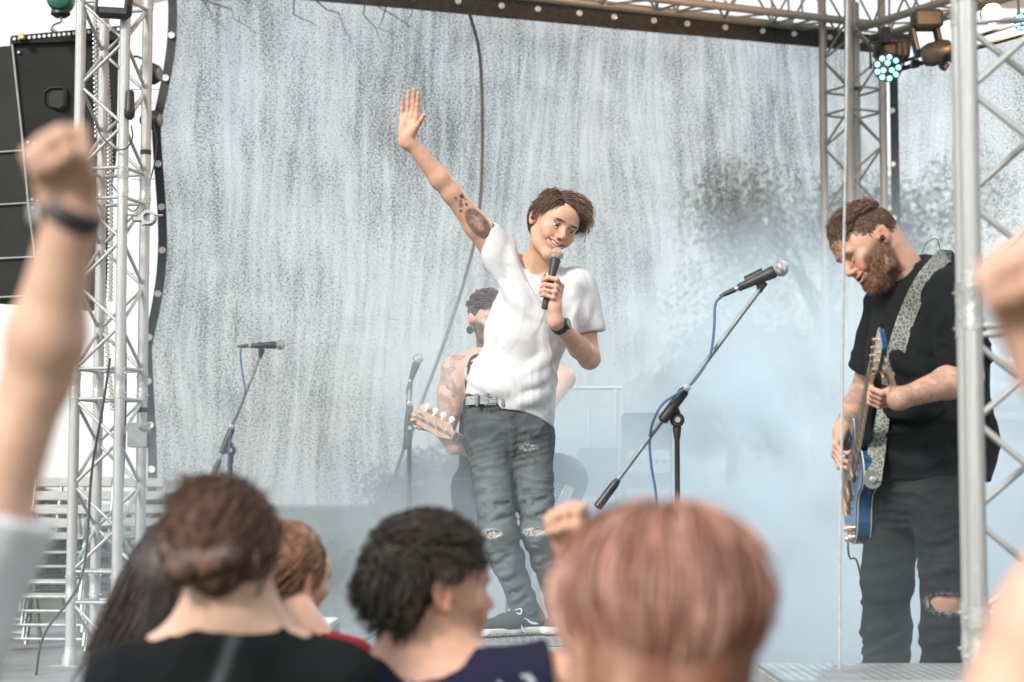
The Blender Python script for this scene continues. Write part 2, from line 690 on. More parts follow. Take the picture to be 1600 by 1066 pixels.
# roof canopy (pale fabric, arched)
m_can = bpy.data.materials.new('roof_fabric'); m_can.use_nodes = True
nt = m_can.node_tree; nt.nodes.clear()
o_ = nt.nodes.new('ShaderNodeOutputMaterial'); df = nt.nodes.new('ShaderNodeBsdfDiffuse'); tl = nt.nodes.new('ShaderNodeBsdfTranslucent'); mxs = nt.nodes.new('ShaderNodeMixShader')
df.inputs[0].default_value = (.62, .56, .47, 1); tl.inputs[0].default_value = (.62, .54, .44, 1); mxs.inputs[0].default_value = .5
nt.links.new(df.outputs[0], mxs.inputs[1]); nt.links.new(tl.outputs[0], mxs.inputs[2]); nt.links.new(mxs.outputs[0], o_.inputs[0])
b = MB(); nx, ny = 24, 14; vs = []; fs = []
for j in range(ny + 1):
    for i in range(nx + 1):
        u, v = i / nx, j / ny
        x = -2.6 + 6.6 * u; y = 13.5 + (u - .3) * 0.2 - 6.4 * v
        z = 4.95 + 1.5 * math.sin(v * math.pi * .55) + .25 * math.sin(u * math.pi) + .03 * math.sin(u * 40)
        vs.append((x, y, z))
for j in range(ny):
    for i in range(nx):
        a = j * (nx + 1) + i; fs.append((a, a + 1, a + nx + 2, a + nx + 1))
b.add(vs, fs)
tag(b.build('roof_canopy', m_can), 'pale beige fabric canopy stretched over the stage roof trusses', 'canopy')


# ---- mesh backdrops
def mesh_fabric(name, base_open=.5, streak=1.0):
    m = bpy.data.materials.new(name); m.use_nodes = True
    nt = m.node_tree; N = nt.nodes; L = nt.links; N.clear()
    out = N.new('ShaderNodeOutputMaterial')
    uv = N.new('ShaderNodeTexCoord')

    def noise(scale, mp, det=2, rough=.5):
        a = N.new('ShaderNodeMapping'); a.inputs['Scale'].default_value = mp
        L.new(uv.outputs['UV'], a.inputs[0])
        n = N.new('ShaderNodeTexNoise'); n.inputs['Scale'].default_value = scale; n.inputs['Detail'].default_value = det
        n.inputs['Roughness'].default_value = rough
        L.new(a.outputs[0], n.inputs['Vector'])
        return n.outputs['Fac']

    def mr(x, a, b, c, d):
        n = N.new('ShaderNodeMapRange')
        for k, v in zip(('From Min', 'From Max', 'To Min', 'To Max'), (a, b, c, d)): n.inputs[k].default_value = v
        L.new(x, n.inputs['Value']); return n.outputs[0]

    def ma(op, x, y):
        n = N.new('ShaderNodeMath'); n.operation = op
        for i, q in enumerate((x, y)):
            if isinstance(q, (int, float)): n.inputs[i].default_value = q
            else: L.new(q, n.inputs[i])
        return n.outputs[0]
    fine = noise(1, (78, 118, 1), 3, .8)        # the weave, uv in metres
    fine2 = mr(noise(1, (130, 170, 1), 1), .35, .65, -1, 1)
    st1 = mr(noise(1, (6.5, .55, 1), 5, .68), .36, .64, -1, 1)
    st2 = mr(noise(1, (21, 1.7, 1), 4, .65), .36, .64, -1, 1)
    cl = mr(noise(1, (.8, .8, 1), 3, .55), .36, .64, -1, 1)
    patch = mr(noise(1, (3.2, 2.4, 1), 3, .6), .38, .62, -1, 1)
    band = mr(noise(1, (.3, 3.5, 1), 2, .5), .35, .65, -1, 1)  # broad horizontal tones painting the light and shade of sagging cloth
    den = ma('ADD', ma('ADD', ma('MULTIPLY', st1, .050 * streak), ma('MULTIPLY', st2, .016 * streak)), ma('ADD', ma('MULTIPLY', cl, .034), ma('MULTIPLY', patch, .024)))
    dark = N.new('ShaderNodeMapRange'); dark.interpolation_type = 'SMOOTHSTEP'
    L.new(ma('ADD', fine, den), dark.inputs['Value'])
    dark.inputs['From Min'].default_value = .505; dark.inputs['From Max'].default_value = .610
    dark.inputs['To Min'].default_value = 0; dark.inputs['To Max'].default_value = 1
    dk = dark.outputs[0]
    s = ma('ADD', base_open, ma('MULTIPLY', fine2, .10))
    s = ma('ADD', s, ma('MULTIPLY', st2, -.06 * streak))
    s = ma('ADD', s, ma('ADD', ma('MULTIPLY', band, .03), ma('MULTIPLY', cl, -.04)))
    s = ma('MULTIPLY', s, ma('SUBTRACT', 1, ma('MULTIPLY', dk, .82)))
    op = N.new('ShaderNodeClamp'); op.inputs['Min'].default_value = .02; op.inputs['Max'].default_value = .95
    L.new(s, op.inputs[0])
    tr = N.new('ShaderNodeBsdfTransparent'); tr.inputs[0].default_value = (.95, .99, 1, 1)
    di = N.new('ShaderNodeBsdfDiffuse'); tl = N.new('ShaderNodeBsdfTranslucent')
    warm = mr(noise(1, (5, .8, 1), 3, .6), .50, .68, 0, .7)  # orange reflected light painted into the cloth colour as streaks
    cm1 = N.new('ShaderNodeMix'); cm1.data_type = 'RGBA'; L.new(warm, cm1.inputs[0]); cm1.inputs[6].default_value = (.20, .235, .25, 1); cm1.inputs[7].default_value = (.30, .24, .19, 1)
    cm2 = N.new('ShaderNodeMix'); cm2.data_type = 'RGBA'; L.new(dk, cm2.inputs[0]); L.new(cm1.outputs[2], cm2.inputs[6]); cm2.inputs[7].default_value = (.045, .05, .05, 1)
    L.new(cm2.outputs[2], di.inputs[0]); tl.inputs[0].default_value = (.10, .115, .12, 1)
    m1 = N.new('ShaderNodeMixShader'); m1.inputs[0].default_value = .35
    L.new(di.outputs[0], m1.inputs[1]); L.new(tl.outputs[0], m1.inputs[2])
    m2 = N.new('ShaderNodeMixShader'); L.new(op.outputs[0], m2.inputs[0])
    L.new(m1.outputs[0], m2.inputs[1]); L.new(tr.outputs[0], m2.inputs[2])
    L.new(m2.outputs[0], out.inputs[0])
    return m


def sheet(name, top, bot, m, parent, fold=.02, nu=120, nv=60, edge=None, seed=1):
    """top, bot: polylines (list of world points); uv in metres"""
    def samp(pl, u):
        L = [(pl[i + 1] - pl[i]).length for i in range(len(pl) - 1)]; T = sum(L); d = u * T
        for i, l in enumerate(L):
            if d <= l or i == len(L) - 1: return pl[i].lerp(pl[i + 1], d / l)
            d -= l
    W = sum((top[i + 1] - top[i]).length for i in range(len(top) - 1))
    vs = []; uvs = []
    for j in range(nv + 1):
        v = j / nv
        for i in range(nu + 1):
            u = i / nu
            a, c = samp(top, u), samp(bot, u)
            p = a.lerp(c, v)
            n = fold * (math.sin(u * 31 + 2 * math.sin(v * 5 + seed)) * .5 + math.sin(u * 77 + 3 * v + seed) * .25 + math.sin(u * 13 - v * 4))
            e = edge(v) * max(0, 1 - u * 8) if edge else 0
            vs.append((p.x + e, p.y + n * (0.3 + v), p.z)); uvs.append((u * W + .07 * math.sin(v * 3.1 + u * 3) + .045 * math.sin(v * 6.3 + u * 9 + seed) + .02 * math.sin(v * 13 + u * 21), (1 - v) * (a.z - c.z)))
    fs = []
    for j in range(nv):
        for i in range(nu):
            a = j * (nu + 1) + i; fs.append((a, a + 1, a + nu + 2, a + nu + 1))
    me = bpy.data.meshes.new(name); me.from_pydata(vs, [], fs)
    ul = me.uv_layers.new(name='UVMap')
    li = np.empty(len(me.loops), dtype=np.int32); me.loops.foreach_get('vertex_index', li)
    ul.data.foreach_set('uv', np.array(uvs, dtype=np.float32)[li].ravel())
    me.polygons.foreach_set('use_smooth', [True] * len(fs))
    return link(name, me, m, parent), vs


m_fab = mesh_fabric('backdrop_mesh_fabric', .53)
bd = thing('backdrop', 'large grey woven mesh backdrop hung with eyelets behind the singer', 'backdrop', (0, 11.5, STZ))
TL = at(262, -25, 10.8); TR = at(1293, 72, 13.0)
TR = TL + (TR - TL) * 1.105
TL2 = Vector((TL.x, TL.y, TL.z))
BLp = Vector((at(222, 900, 10.8).x, 10.8, STZ + .01)); BRp = Vector((TR.x, TR.y + .02, STZ + .01))


def wave(v):
    return .05 * abs(math.sin(v * 9.2 + 1.1)) - .02 + .012 * math.sin(v * 17)


fab, vs = sheet('mesh_panel', [TL2, TR], [BLp, BRp], m_fab, bd, edge=wave)
NU = 121
# hem strips: top and left edge, as bands just in front of the fabric
def band(name, pts, wdir, w, m, parent, off=(0, -.006, 0)):
    b = MB(); vs_ = []; off = Vector(off)
    for p, wd in zip(pts, wdir):
        p = Vector(p) + off
        vs_ += [p - wd * w * .5, p + wd * w * .5, p + wd * w * .5 + Vector((0, .003, 0)), p - wd * w * .5 + Vector((0, .003, 0))]
    fs_ = []
    for i in range(len(pts) - 1):
        a = i * 4
        for k in range(4): fs_.append((a + k, a + (k + 1) % 4, a + 4 + (k + 1) % 4, a + 4 + k))
    b.add(vs_, fs_)
    return b.build(name, m, parent)


topedge = [vs[i] for i in range(NU)]
band('top_hem', [Vector(p) + Vector((0, 0, .045)) for p in topedge], [Vector((0, 0, 1))] * NU, .125, M['hem'], bd)
leftedge = [vs[j * NU] for j in range(61)]
band('side_hem', leftedge, [Vector((1, 0, 0))] * 61, .05, M['hem'], bd, (.0, -.03, 0))
m_eye = mat('eyelet_light', (.9, .9, .9), .3, .3, .05)
eye_me = MB().lathe((0, 0, 0), (0, -1, 0), [(0, .019), (.004, .018), (.006, .014), (.004, .0105), (.001, .010)], 14).mesh('eyelet'); eye_me.materials.append(m_eye)


def eyelet(p, parent):
    o = link('eyelet', eye_me, None, parent); o.location = p; return o


for k in range(18):
    i = int(4 + k * (NU - 6) / 17.5)
    p = Vector(topedge[min(i, NU - 1)]); eyelet(p + Vector((0, -.016, .055)), bd)
for k in range(15):
    j = int(1 + k * 4)
    p = Vector(leftedge[min(j, 60)]); eyelet(p + Vector((0, -.042, 0)), bd)

# side backdrop right of the corner tower
sbd = thing('side_backdrop', 'pale mesh side panel with black hem right of the rear truss tower', 'backdrop', (2.7, 12.4, STZ))
STL = at(1400, 112, 12.7); STR = at(1720, 20, 11.0)
SBL = Vector((STL.x, STL.y, STZ + .01)); SBR = Vector((STR.x, STR.y, STZ + .01))
m_fab2 = mesh_fabric('side_mesh_fabric', .72, .4)
_, vs2 = sheet('mesh_panel', [STL, STR], [SBL, SBR], m_fab2, sbd, nu=60, nv=40, seed=4, fold=.012)
band('side_hem', [vs2[j * 61] for j in range(41)], [Vector((1, 0, 0))] * 41, .055, M['hem'], sbd, (-.02, -.02, 0))
for k in range(10):
    eyelet(Vector(vs2[(3 + k * 4) * 61]) + Vector((-.035, -.03, 0)), sbd)

# ---- trees and field beyond, seen through the mesh
m_leaf = mat('leaf', (.040, .052, .026), .7, 0, .5, 2.0)
m_bark = mat('bark', (.09, .07, .05), .9, 0, .4, 6, .6, 30)


def tree(label, x, y, h, cr, n=26000, seed=0, cz=.62, flat=.8, leaf=.055):
    r_ = random.Random(seed)
    t = thing('tree', label, 'tree', (x, y, 0), 'trees beyond the mesh')
    b = MB()
    top = Vector((x + r_.uniform(-.3, .3), y, h * cz))
    b.tube(spline([(x, y, -.1), (x + r_.uniform(-.15, .15), y, h * .3), top], 5), [.22 * h / 6 * (1 - .7 * k / 10) for k in range(11)], 8)
    cl = []
    for k in range(9):
        a = r_.uniform(0, 6.28); e = r_.uniform(.1, 1.2)
        q = top + Vector((math.cos(a) * math.cos(e) * cr, math.sin(a) * math.cos(e) * cr, math.sin(e) * cr * flat)) * r_.uniform(.55, .95)
        b.tube(spline([top - Vector((0, 0, h * .12 * r_.random())), top.lerp(q, .5) + Vector((0, 0, .1)), q], 4), [.04 * (1 - .8 * i / 8) for i in range(9)], 5)
        cl.append((q, cr * r_.uniform(.30, .52)))
    for k in range(12):
        a = r_.uniform(0, 6.28); rr = cr * math.sqrt(r_.random())
        cl.append((top + Vector((math.cos(a) * rr, math.sin(a) * rr, r_.uniform(-.35, .8) * cr * flat)), cr * r_.uniform(.2, .42)))
    b.build('trunk', m_bark, t)
    vs_, fs_ = [], []
    for k in range(n):
        c, rr = cl[r_.randrange(len(cl))]
        dd = Vector((r_.gauss(0, 1), r_.gauss(0, 1), r_.gauss(0, 1))).normalized() * rr * (r_.random() ** .4)
        p = c + dd
        u = Vector((r_.gauss(0, 1), r_.gauss(0, 1), r_.gauss(0, 1))).normalized(); w = u.orthogonal().normalized()
        s = leaf * r_.uniform(.5, 1.2); i = len(vs_)
        vs_ += [p - u * s * .5, p + w * s * .3, p + u * s * .5, p - w * s * .3]; fs_.append((i, i + 1, i + 2, i + 3))
    cm = MB(); cm.add(vs_, fs_)
    cme = bpy.data.meshes.new('crown'); cme.from_pydata([tuple(v) for v in vs_], [], fs_)
    cr_o = link('crown', cme, m_leaf, t)
    return t


tree('tall leafy tree right of centre behind the mesh, dark crown showing through', 4.3, 26, 6.7, 2.0, seed=3, cz=.62)
tree('lower leafy tree left of the tall one, seen through mesh and smoke', 2.9, 27, 4.4, 1.5, seed=5, cz=.58)
tree('leafy tree behind the side panel right of the guitarist', 6.4, 24, 5.2, 1.4, seed=8, cz=.66)
tree('low bushy tree behind the singer near the amplifiers', .9, 24, 3.0, 1.2, seed=9, cz=.5, n=16000)
tree('small tree low behind the bass player', -1.0, 25, 2.7, 1.0, seed=12, cz=.5, n=12000)
# bare twigs hanging behind the top left of the mesh
tw = MB(); r_ = random.Random(5)
for (px, py) in ((470, -20), (600, -18), (575, -20), (330, -15)):
    for q in range(2):
        p = at(px + r_.uniform(-25, 25), py, 12.6)
        pts = [p]
        for s_ in range(6):
            p = p + Vector((r_.uniform(-.03, .09), 0, -r_.uniform(.02, .09))); pts.append(p)
        tw.tube(pts, [.007 * (1 - .8 * i / 6) for i in range(7)], 5)
tg = tw.build('overhanging_branch', m_bark); tag(tg, 'bare dark twigs hanging behind the top left of the backdrop', 'branch'); tg['kind'] = 'thing'

# hedge line far off
hd = []; fs_ = []; r_ = random.Random(2)
for k in range(20000):
    x = r_.uniform(-38, 40); y = 34 + r_.uniform(-1, 1); z = min(abs(r_.gauss(0, .6)), 1.1) * (.9 + .5 * math.sin(x * .7) + .3 * math.sin(x * 2.1))
    u = Vector((r_.gauss(0, 1), r_.gauss(0, 1), r_.gauss(0, 1))).normalized(); w = u.orthogonal().normalized(); s = r_.uniform(.1, .28); i = len(hd)
    p = Vector((x, y, z)); hd += [p - u * s, p + w * s * .6, p + u * s, p - w * s * .6]; fs_.append((i, i + 1, i + 2, i + 3))
me = bpy.data.meshes.new('hedge'); me.from_pydata([tuple(v) for v in hd], [], fs_)
tag(link('hedge', me, m_leaf), kind='stuff')

# ---- smoke drifting over the stage
m_sm = bpy.data.materials.new('stage_smoke'); m_sm.use_nodes = True
nt = m_sm.node_tree; N = nt.nodes; L = nt.links; N.clear()
out = N.new('ShaderNodeOutputMaterial'); pv = N.new('ShaderNodeVolumePrincipled')
pv.inputs['Color'].default_value = (.80, .92, 1.0, 1); pv.inputs['Anisotropy'].default_value = .1  # bluish tint puts the cyan lamp light into otherwise white smoke
geo = N.new('ShaderNodeNewGeometry'); sep = N.new('ShaderNodeSeparateXYZ'); L.new(geo.outputs['Position'], sep.inputs[0])


def vmr(x, a, b, c, d, smooth=True):
    n = N.new('ShaderNodeMapRange'); n.interpolation_type = 'SMOOTHSTEP' if smooth else 'LINEAR'
    for k, v in zip(('From Min', 'From Max', 'To Min', 'To Max'), (a, b, c, d)): n.inputs[k].default_value = v
    L.new(x, n.inputs['Value']); return n.outputs[0]


def vma(op, x, y):
    n = N.new('ShaderNodeMath'); n.operation = op
    for i, q in enumerate((x, y)):
        if isinstance(q, (int, float)): n.inputs[i].default_value = q
        else: L.new(q, n.inputs[i])
    return n.outputs[0]


nz = N.new('ShaderNodeTexNoise'); nz.inputs['Scale'].default_value = 1.15; nz.inputs['Detail'].default_value = 4; nz.inputs['Distortion'].default_value = .7
L.new(geo.outputs['Position'], nz.inputs['Vector'])
X, Yc, Z = sep.outputs
hgt = vmr(Z, .85, 3.3, 1, 0)
xr = vmr(X, -1.1, 1.1, .14, 1)
back = vmr(Yc, 7.5, 8.7, .05, 1)
low = vmr(Z, .9, 1.9, 1, 0)
bil = vmr(nz.outputs['Fac'], .42, .58, .05, 2.1)
dd = vma('MULTIPLY', vma('MULTIPLY', hgt, xr), vma('MULTIPLY', back, bil))
front = vma('MULTIPLY', vma('MULTIPLY', low, vmr(nz.outputs['Fac'], .42, .6, 0, 1)), vmr(Yc, 8.2, 7.0, 0, .5))
dens = vma('ADD', vma('MULTIPLY', dd, .85), vma('MULTIPLY', front, .42))
L.new(dens, pv.inputs['Density']); L.new(pv.outputs[0], out.inputs['Volume'])
m_sm.cycles.volume_step_rate = 1.0 if hasattr(m_sm.cycles, 'volume_step_rate') else None
b = MB()
ft = [(-1.75, 6.4), (2.6, 6.0), (2.75, 11.9), (2.0, 12.75), (-1.8, 10.75)]
b.prism(ft, (0, 0, STZ + .004), Vector((1, 0, 0)), Vector((0, 1, 0)), Vector((0, 0, 1)), 2.9)
tag(b.build('stage_smoke', m_sm, smooth=False), kind='stuff')

# ---- stage lamps' light: one cyan LED par, one warm lamp
def spot(p, target, col, e, size=60, rad=.06):
    l = bpy.data.lights.new('lamp_light', 'SPOT'); l.energy = e; l.color = col; l.spot_size = R(size); l.spot_blend = .6; l.shadow_soft_size = rad
    o = bpy.data.objects.new('lamp_light', l); COL.objects.link(o); o.location = p
    o.rotation_euler = (Vector(target) - Vector(p)).to_track_quat('-Z', 'Y').to_euler()
    return o

# ================================================================== OBJECTS
def rotz(deg): return Matrix.Rotation(R(deg), 3, 'Z')


# ---- hanging line array speaker at the top left
la = thing('line_array_speaker', 'tall black line array speaker hanging left of the silver tower', 'speaker', at(60, 260, 10.0))
YS = 10.0
pf = [(20, 70), (38, 236), (45, 318), (56, 402), (78, 462)]      # front lower/upper corners down the rail
pb = [(186, 50), (182, 246), (170, 330), (170, 402), (166, 470)]
for i in range(4):
    a0, a1, c0, c1 = at(*pf[i], YS), at(*pf[i + 1], YS), at(*pb[i], YS + .10), at(*pb[i + 1], YS + .10)
    g_ = .004
    dirv = Vector((-.62, .22, 0))       # the cabinets' width runs away to the left
    b = MB()
    fl = [a0 + Vector((0, 0, -g_)), c0 + Vector((0, 0, -g_)), c1 + Vector((0, 0, g_)), a1 + Vector((0, 0, g_))]
    ins = .012
    ctr = sum(fl, Vector()) / 4
    vs_ = [p for p in fl] + [p + (dirv if k in (0, 3) else Vector((-.2, .62, 0))) for k, p in enumerate(fl)]
    b.add(vs_, [(0, 1, 2, 3), (7, 6, 5, 4), (0, 4, 5, 1), (1, 5, 6, 2), (2, 6, 7, 3), (3, 7, 4, 0)])
    cab = b.build('cabinet', M['cabinet'], la, smooth=False)
    # front corner rail and gap trims
    r_ = MB(); r_.tube([a0 + Vector((0, -.012, 0)), a1 + Vector((0, -.012, 0))], .0055, 6)
    r_.tube([a1 + Vector((0, -.012, .0)), a1 + dirv + Vector((-.0, -.012, 0))], .005, 6)
    r_.tube([a1 + Vector((.004, -.012, .0)), c1 + Vector((0, -.012, 0))], .0016, 5)
    r_.build('rail', M['steel'], cab)
    # hexagonal handle: raised rim and dark recess
    hc = a0.lerp(a1, .52).lerp(c0.lerp(c1, .52), .36 if i == 0 else .5)
    if i == 0:
        hx = [(-.058, -.028), (-.058, .040), (-.026, .062), (.050, .066), (.062, .04), (.062, -.040), (.03, -.064), (-.03, -.05)]
        b = MB()
        n = len(hx)
        o_ = [hc + Vector((x, -.004, z)) for x, z in hx]; i_ = [hc + Vector((x * .82, -.016, z * .82)) for x, z in hx]; q_ = [hc + Vector((x * .75, -.002, z * .75)) for x, z in hx]
        b.add(o_ + i_ + q_, [(k, (k + 1) % n, n + (k + 1) % n, n + k) for k in range(n)] + [(n + k, n + (k + 1) % n, 2 * n + (k + 1) % n, 2 * n + k) for k in range(n)])
        b.build('handle_rim', M['black_plastic'], cab)
        b = MB(); b.prism([(x * .75, z * .75) for x, z in hx], hc + Vector((0, -.003, 0)), Vector((1, 0, 0)), Vector((0, 0, 1)), Vector((0, 1, 0)), .002)
        b.build('handle_recess', M['rubber'], cab)
    for (u, v) in ((.05, .08), (.05, .92), (.12, .93), (.9, .1), (.9, .9)):
        q = a0.lerp(a1, v).lerp(c0.lerp(c1, v), u)
        b = MB(); b.lathe(q + Vector((0, -.002, 0)), (0, -1, 0), [(0, .009), (.006, .009), (.009, .005)], 8)
        b.build('bolt', M['steel'], cab)
# perforated fly bar on top
b = MB(); A_, B_ = at(18, 56, YS - .02), at(192, 40, YS + .08); B2 = at(192, 62, YS + .08); A2 = at(18, 68, YS - .02)
b.add([A_, B_, B2, A2] + [p + Vector((-.02, .05, 0)) for p in (A_, B_, B2, A2)], [(3, 2, 1, 0), (4, 5, 6, 7), (0, 1, 5, 4), (1, 2, 6, 5), (2, 3, 7, 6), (3, 0, 4, 7)])
fb = b.build('fly_bar', M['cabinet'], la, smooth=False)
for k in range(22):
    q = A_.lerp(B_, (k + .6) / 22.5) + Vector((0, -.004, -.018))
    b = MB(); b.lathe(q, (0, -1, 0), [(0, .0085), (.001, .0085)], 8); b.build('hole', M['white_paint'], fb)
b = MB(); b.box(at(34, 58, YS - .03), (.03, .04, .03), bevel=.004); b.build('pin_block', M['gold'], la)

# ---- chain hoist and hook above it
h = thing('chain_hoist', 'green electric chain hoist above the hanging speaker', 'hoist', at(95, 10, 9.95))
b = MB(); c_ = at(95, 0, 9.95); b.lathe(c_ + Vector((0, -.07, -.0)), (0, 1, 0), [(0, .03), (.01, .055), (.03, .065), (.11, .065), (.14, .05), (.15, .02)], 18); b.build('motor_housing', M['green'], h)
b = MB(); b.lathe(c_ + Vector((0, -.0, -.045)), (0, 0, -1), [(0, .045), (.03, .05), (.045, .03)], 14); b.build('chain_guide', M['black_metal'], h)
b = MB(); b.tube(spline([c_ + Vector((0, 0, -.08)), c_ + Vector((.0, 0, -.11)), c_ + Vector((-.035, 0, -.125)), c_ + Vector((-.045, 0, -.15)), c_ + Vector((-.02, 0, -.165))], 5), .009, 8); b.build('hook', M['steel'], h)


def chain(label, p0, p1, n, slack=0.0, group='hoist chains beside the tower'):
    b = MB(); p0 = Vector(p0); p1 = Vector(p1)
    for k in range(n):
        a = p0.lerp(p1, k / n); c = p0.lerp(p1, (k + 1) / n)
        a.x += slack * math.sin(math.pi * k / n); c.x += slack * math.sin(math.pi * (k + 1) / n)
        d_ = (c - a); l = d_.length * .66; m_ = (a + c) / 2; d_.normalize()
        sd_ = (Vector((1, .3, 0)) if k % 2 else Vector((-.3, 1, 0))); sd_ = (sd_ - d_ * sd_.dot(d_)).normalized()
        pts = []
        for q in range(10):
            an = 2 * math.pi * q / 10
            pts.append(m_ + d_ * (math.cos(an) * l) + sd_ * (math.sin(an) * .011))
        b.tube(pts, .0038, 5, closed=True)
    o = b.build('chain', M['chain'], None); tag(o, label, 'chain', group); o['kind'] = 'thing'
    return o


chain('left steel hoist chain running down inside the silver tower', at(148, -5, 9.5), at(152, 215, 9.5), 64)
chain('right steel hoist chain, longer, hanging inside the tower to mid height', at(158, -5, 9.4), at(172, 470, 9.4), 150, .02)
chain('bunched lower loop of hoist chain hanging behind the tower', at(166, 230, 9.55), at(176, 640, 9.55), 120, -.03)

# ---- floodlight cut by the top edge
fl_ = thing('floodlight', 'black floodlight with pale glass cut off by the top edge at the tower', 'floodlight', at(180, 0, 8.9))
b = MB(); b.box(at(179, 4, 8.9), (.165, .05, .15), Matrix.Rotation(R(4), 3, 'Y'), .02); b.build('housing', M['black_metal'], fl_)
b = MB(); b.box(at(177, -2, 8.9) + Vector((0, -.027, 0)), (.12, .006, .095), Matrix.Rotation(R(4), 3, 'Y'), .002); b.build('glass', M['white_paint'], fl_)
b = MB(); b.tube([at(150, -5, 8.93), at(149, 16, 8.93), at(160, 20, 8.93)], .006, 6); b.build('bracket', M['steel'], fl_)

# ---- far theatre lamps behind the tower
for (px, py, lab, sz) in ((233, 116, 'upper dark lamp mounted behind the silver tower beside the mesh', 1), (234, 188, 'lower dark lamp with round lens behind the silver tower', .9)):
    t = thing('stage_lamp', lab, 'lamp', at(px, py, 9.9), 'lamps behind the silver tower')
    c_ = at(px - 12, py, 9.9)
    b = MB(); b.lathe(c_, (1, -.35, -.05), [(0, .03 * sz), (.02, .055 * sz), (.07, .055 * sz), (.10, .04 * sz), (.102, .034 * sz)], 16); b.build('housing', M['black_metal'], t)
    b = MB(); b.lathe(c_ + Vector((1, -.35, -.05)).normalized() * .103, (1, -.35, -.05), [(0, .033 * sz), (.004, .030 * sz), (.008, .01)], 14); b.build('lens', M['grey_metal'], t)
    b = MB(); b.tube([c_ + Vector((.04, 0, .06)), c_ + Vector((-.02, 0, .09)), c_ + Vector((-.08, 0, .09))], .006, 6); b.build('yoke', M['black_metal'], t)

# ---- clamp, connector and winch on the tower
t = thing('scaffold_clamp', 'silver pipe clamp fixed to the right side of the tower', 'clamp', at(230, 340, 8.98))
b = MB(); c_ = at(233, 341, 8.98); b.lathe(c_ + Vector((0, -.04, 0)), (0, 1, 0), [(0, .020), (0, .033), (.06, .033), (.06, .020), (0, .020)], 16, caps=False); b.build('ring', M['steel'], t)
b = MB(); b.box(c_ + Vector((-.05, 0, .0)), (.05, .035, .035), bevel=.006); b.build('jaw', M['steel'], t)
for dx_, dz_ in ((-.07, .012), (.045, .01), (0, -.035)):
    b = MB(); b.tube([c_ + Vector((dx_ - .03, -.02, dz_)), c_ + Vector((dx_ + .02, -.02, dz_))], .005, 6); b.build('bolt', M['steel'], t)
t = thing('cable_connector', 'black inline power connector hanging on the tower face', 'connector', at(203, 165, 8.92))
b = MB(); b.lathe(at(203, 141, 8.92), (0, 0, -1), [(0, .012), (.01, .020), (.08, .022), (.09, .026), (.12, .024), (.135, .012)], 12); b.build('body', M['black_plastic'], t)
t = thing('winch', 'small grey hand winch bolted to the lower right of the tower', 'winch', at(215, 680, 8.95))
c_ = at(217, 680, 8.95)
for s_ in (-1, 1):
    b = MB(); b.box(c_ + Vector((0.0, s_ * .035, 0)), (.09, .006, .11), None, .002); b.build('side_plate', M['grey_metal'], t)
b = MB(); b.lathe(c_ + Vector((.005, -.032, .01)), (0, 1, 0), [(0, .034), (.008, .034), (.009, .022), (.055, .022), (.056, .034), (.064, .034)], 16); b.build('drum', M['steel'], t)
b = MB(); b.tube([c_ + Vector((.01, -.045, .03)), c_ + Vector((.02, -.06, .035)), c_ + Vector((.06, -.06, .05))], .006, 6); b.build('crank', M['steel'], t)


def cable(label, pts, r, m, n=8, name='cable', cat='cable', group=None):
    b = MB(); b.tube(spline(pts, n), r, 6)
    o = b.build(name, m, None); tag(o, label, cat, group); return o


cable('black cable running straight down inside the silver tower', [at(196, -10, 9.1), at(197, 250, 9.1), at(195, 420, 9.1), at(196, 640, 9.1), at(190, 800, 9.1), at(186, 1000, 9.1)], .006, M['black_plastic'])
cable('thin black cable looping from the connector back over the tower', [at(205, 196, 8.9), at(207, 215, 8.9), at(197, 232, 8.9), at(178, 232, 8.92), at(160, 215, 8.95), at(150, 195, 9.0)], .0035, M['black_plastic'])
cable('thin cable drooping from the lower lamp behind the tower', [at(240, 195, 9.8), at(245, 225, 9.8), at(238, 270, 9.8), at(225, 305, 9.8), at(206, 330, 9.8), at(176, 290, 9.8)], .004, M['black_plastic'])
cable('black cable hanging from mid tower down behind the chairs', [at(172, 560, 8.95), at(160, 640, 8.9), at(143, 740, 8.9), at(128, 900, 8.8), at(70, 990, 8.7), at(55, 1064, 8.5)], .006, M['black_plastic'])
cable('thin pale wire rising beside the left hem of the backdrop', [at(238, -10, 10.4), at(232, 200, 10.4), at(224, 420, 10.3), at(224, 640, 10.2)], .0025, M['rope'])
for k, (py, x1) in enumerate(((140, 258), (280, 246), (427, 236))):
    cable(('top', 'middle', 'lower')[k] + ' thin tie cord pulling the left hem to the tower', [at(206, py, 9.3), at(x1, py, 10.7)], .002, M['black_plastic'], 2, 'tie_cord', 'cord')
cable('long black cable draped down the mesh from the top hem past the singer', [at(733, 18, 11.55), at(750, 90, 11.5), at(754, 220, 11.45), at(748, 340, 11.4), at(728, 430, 11.35), at(696, 530, 11.3), at(655, 640, 11.25), at(612, 760, 11.2), at(588, 900, 11.2), at(575, 985, 11.2)], .011, M['cable_grey'])
cable('pale slack rope hanging in front of the guitarist', [at(1324, -10, 5.9), at(1322, 200, 5.9), at(1318, 420, 5.9), at(1316, 620, 5.9), at(1313, 840, 5.9), at(1312, 1045, 5.9)], .0045, M['rope'], 6, 'rope', 'rope')

# ---- stacked folding garden chairs on the side deck
chair_parts = None


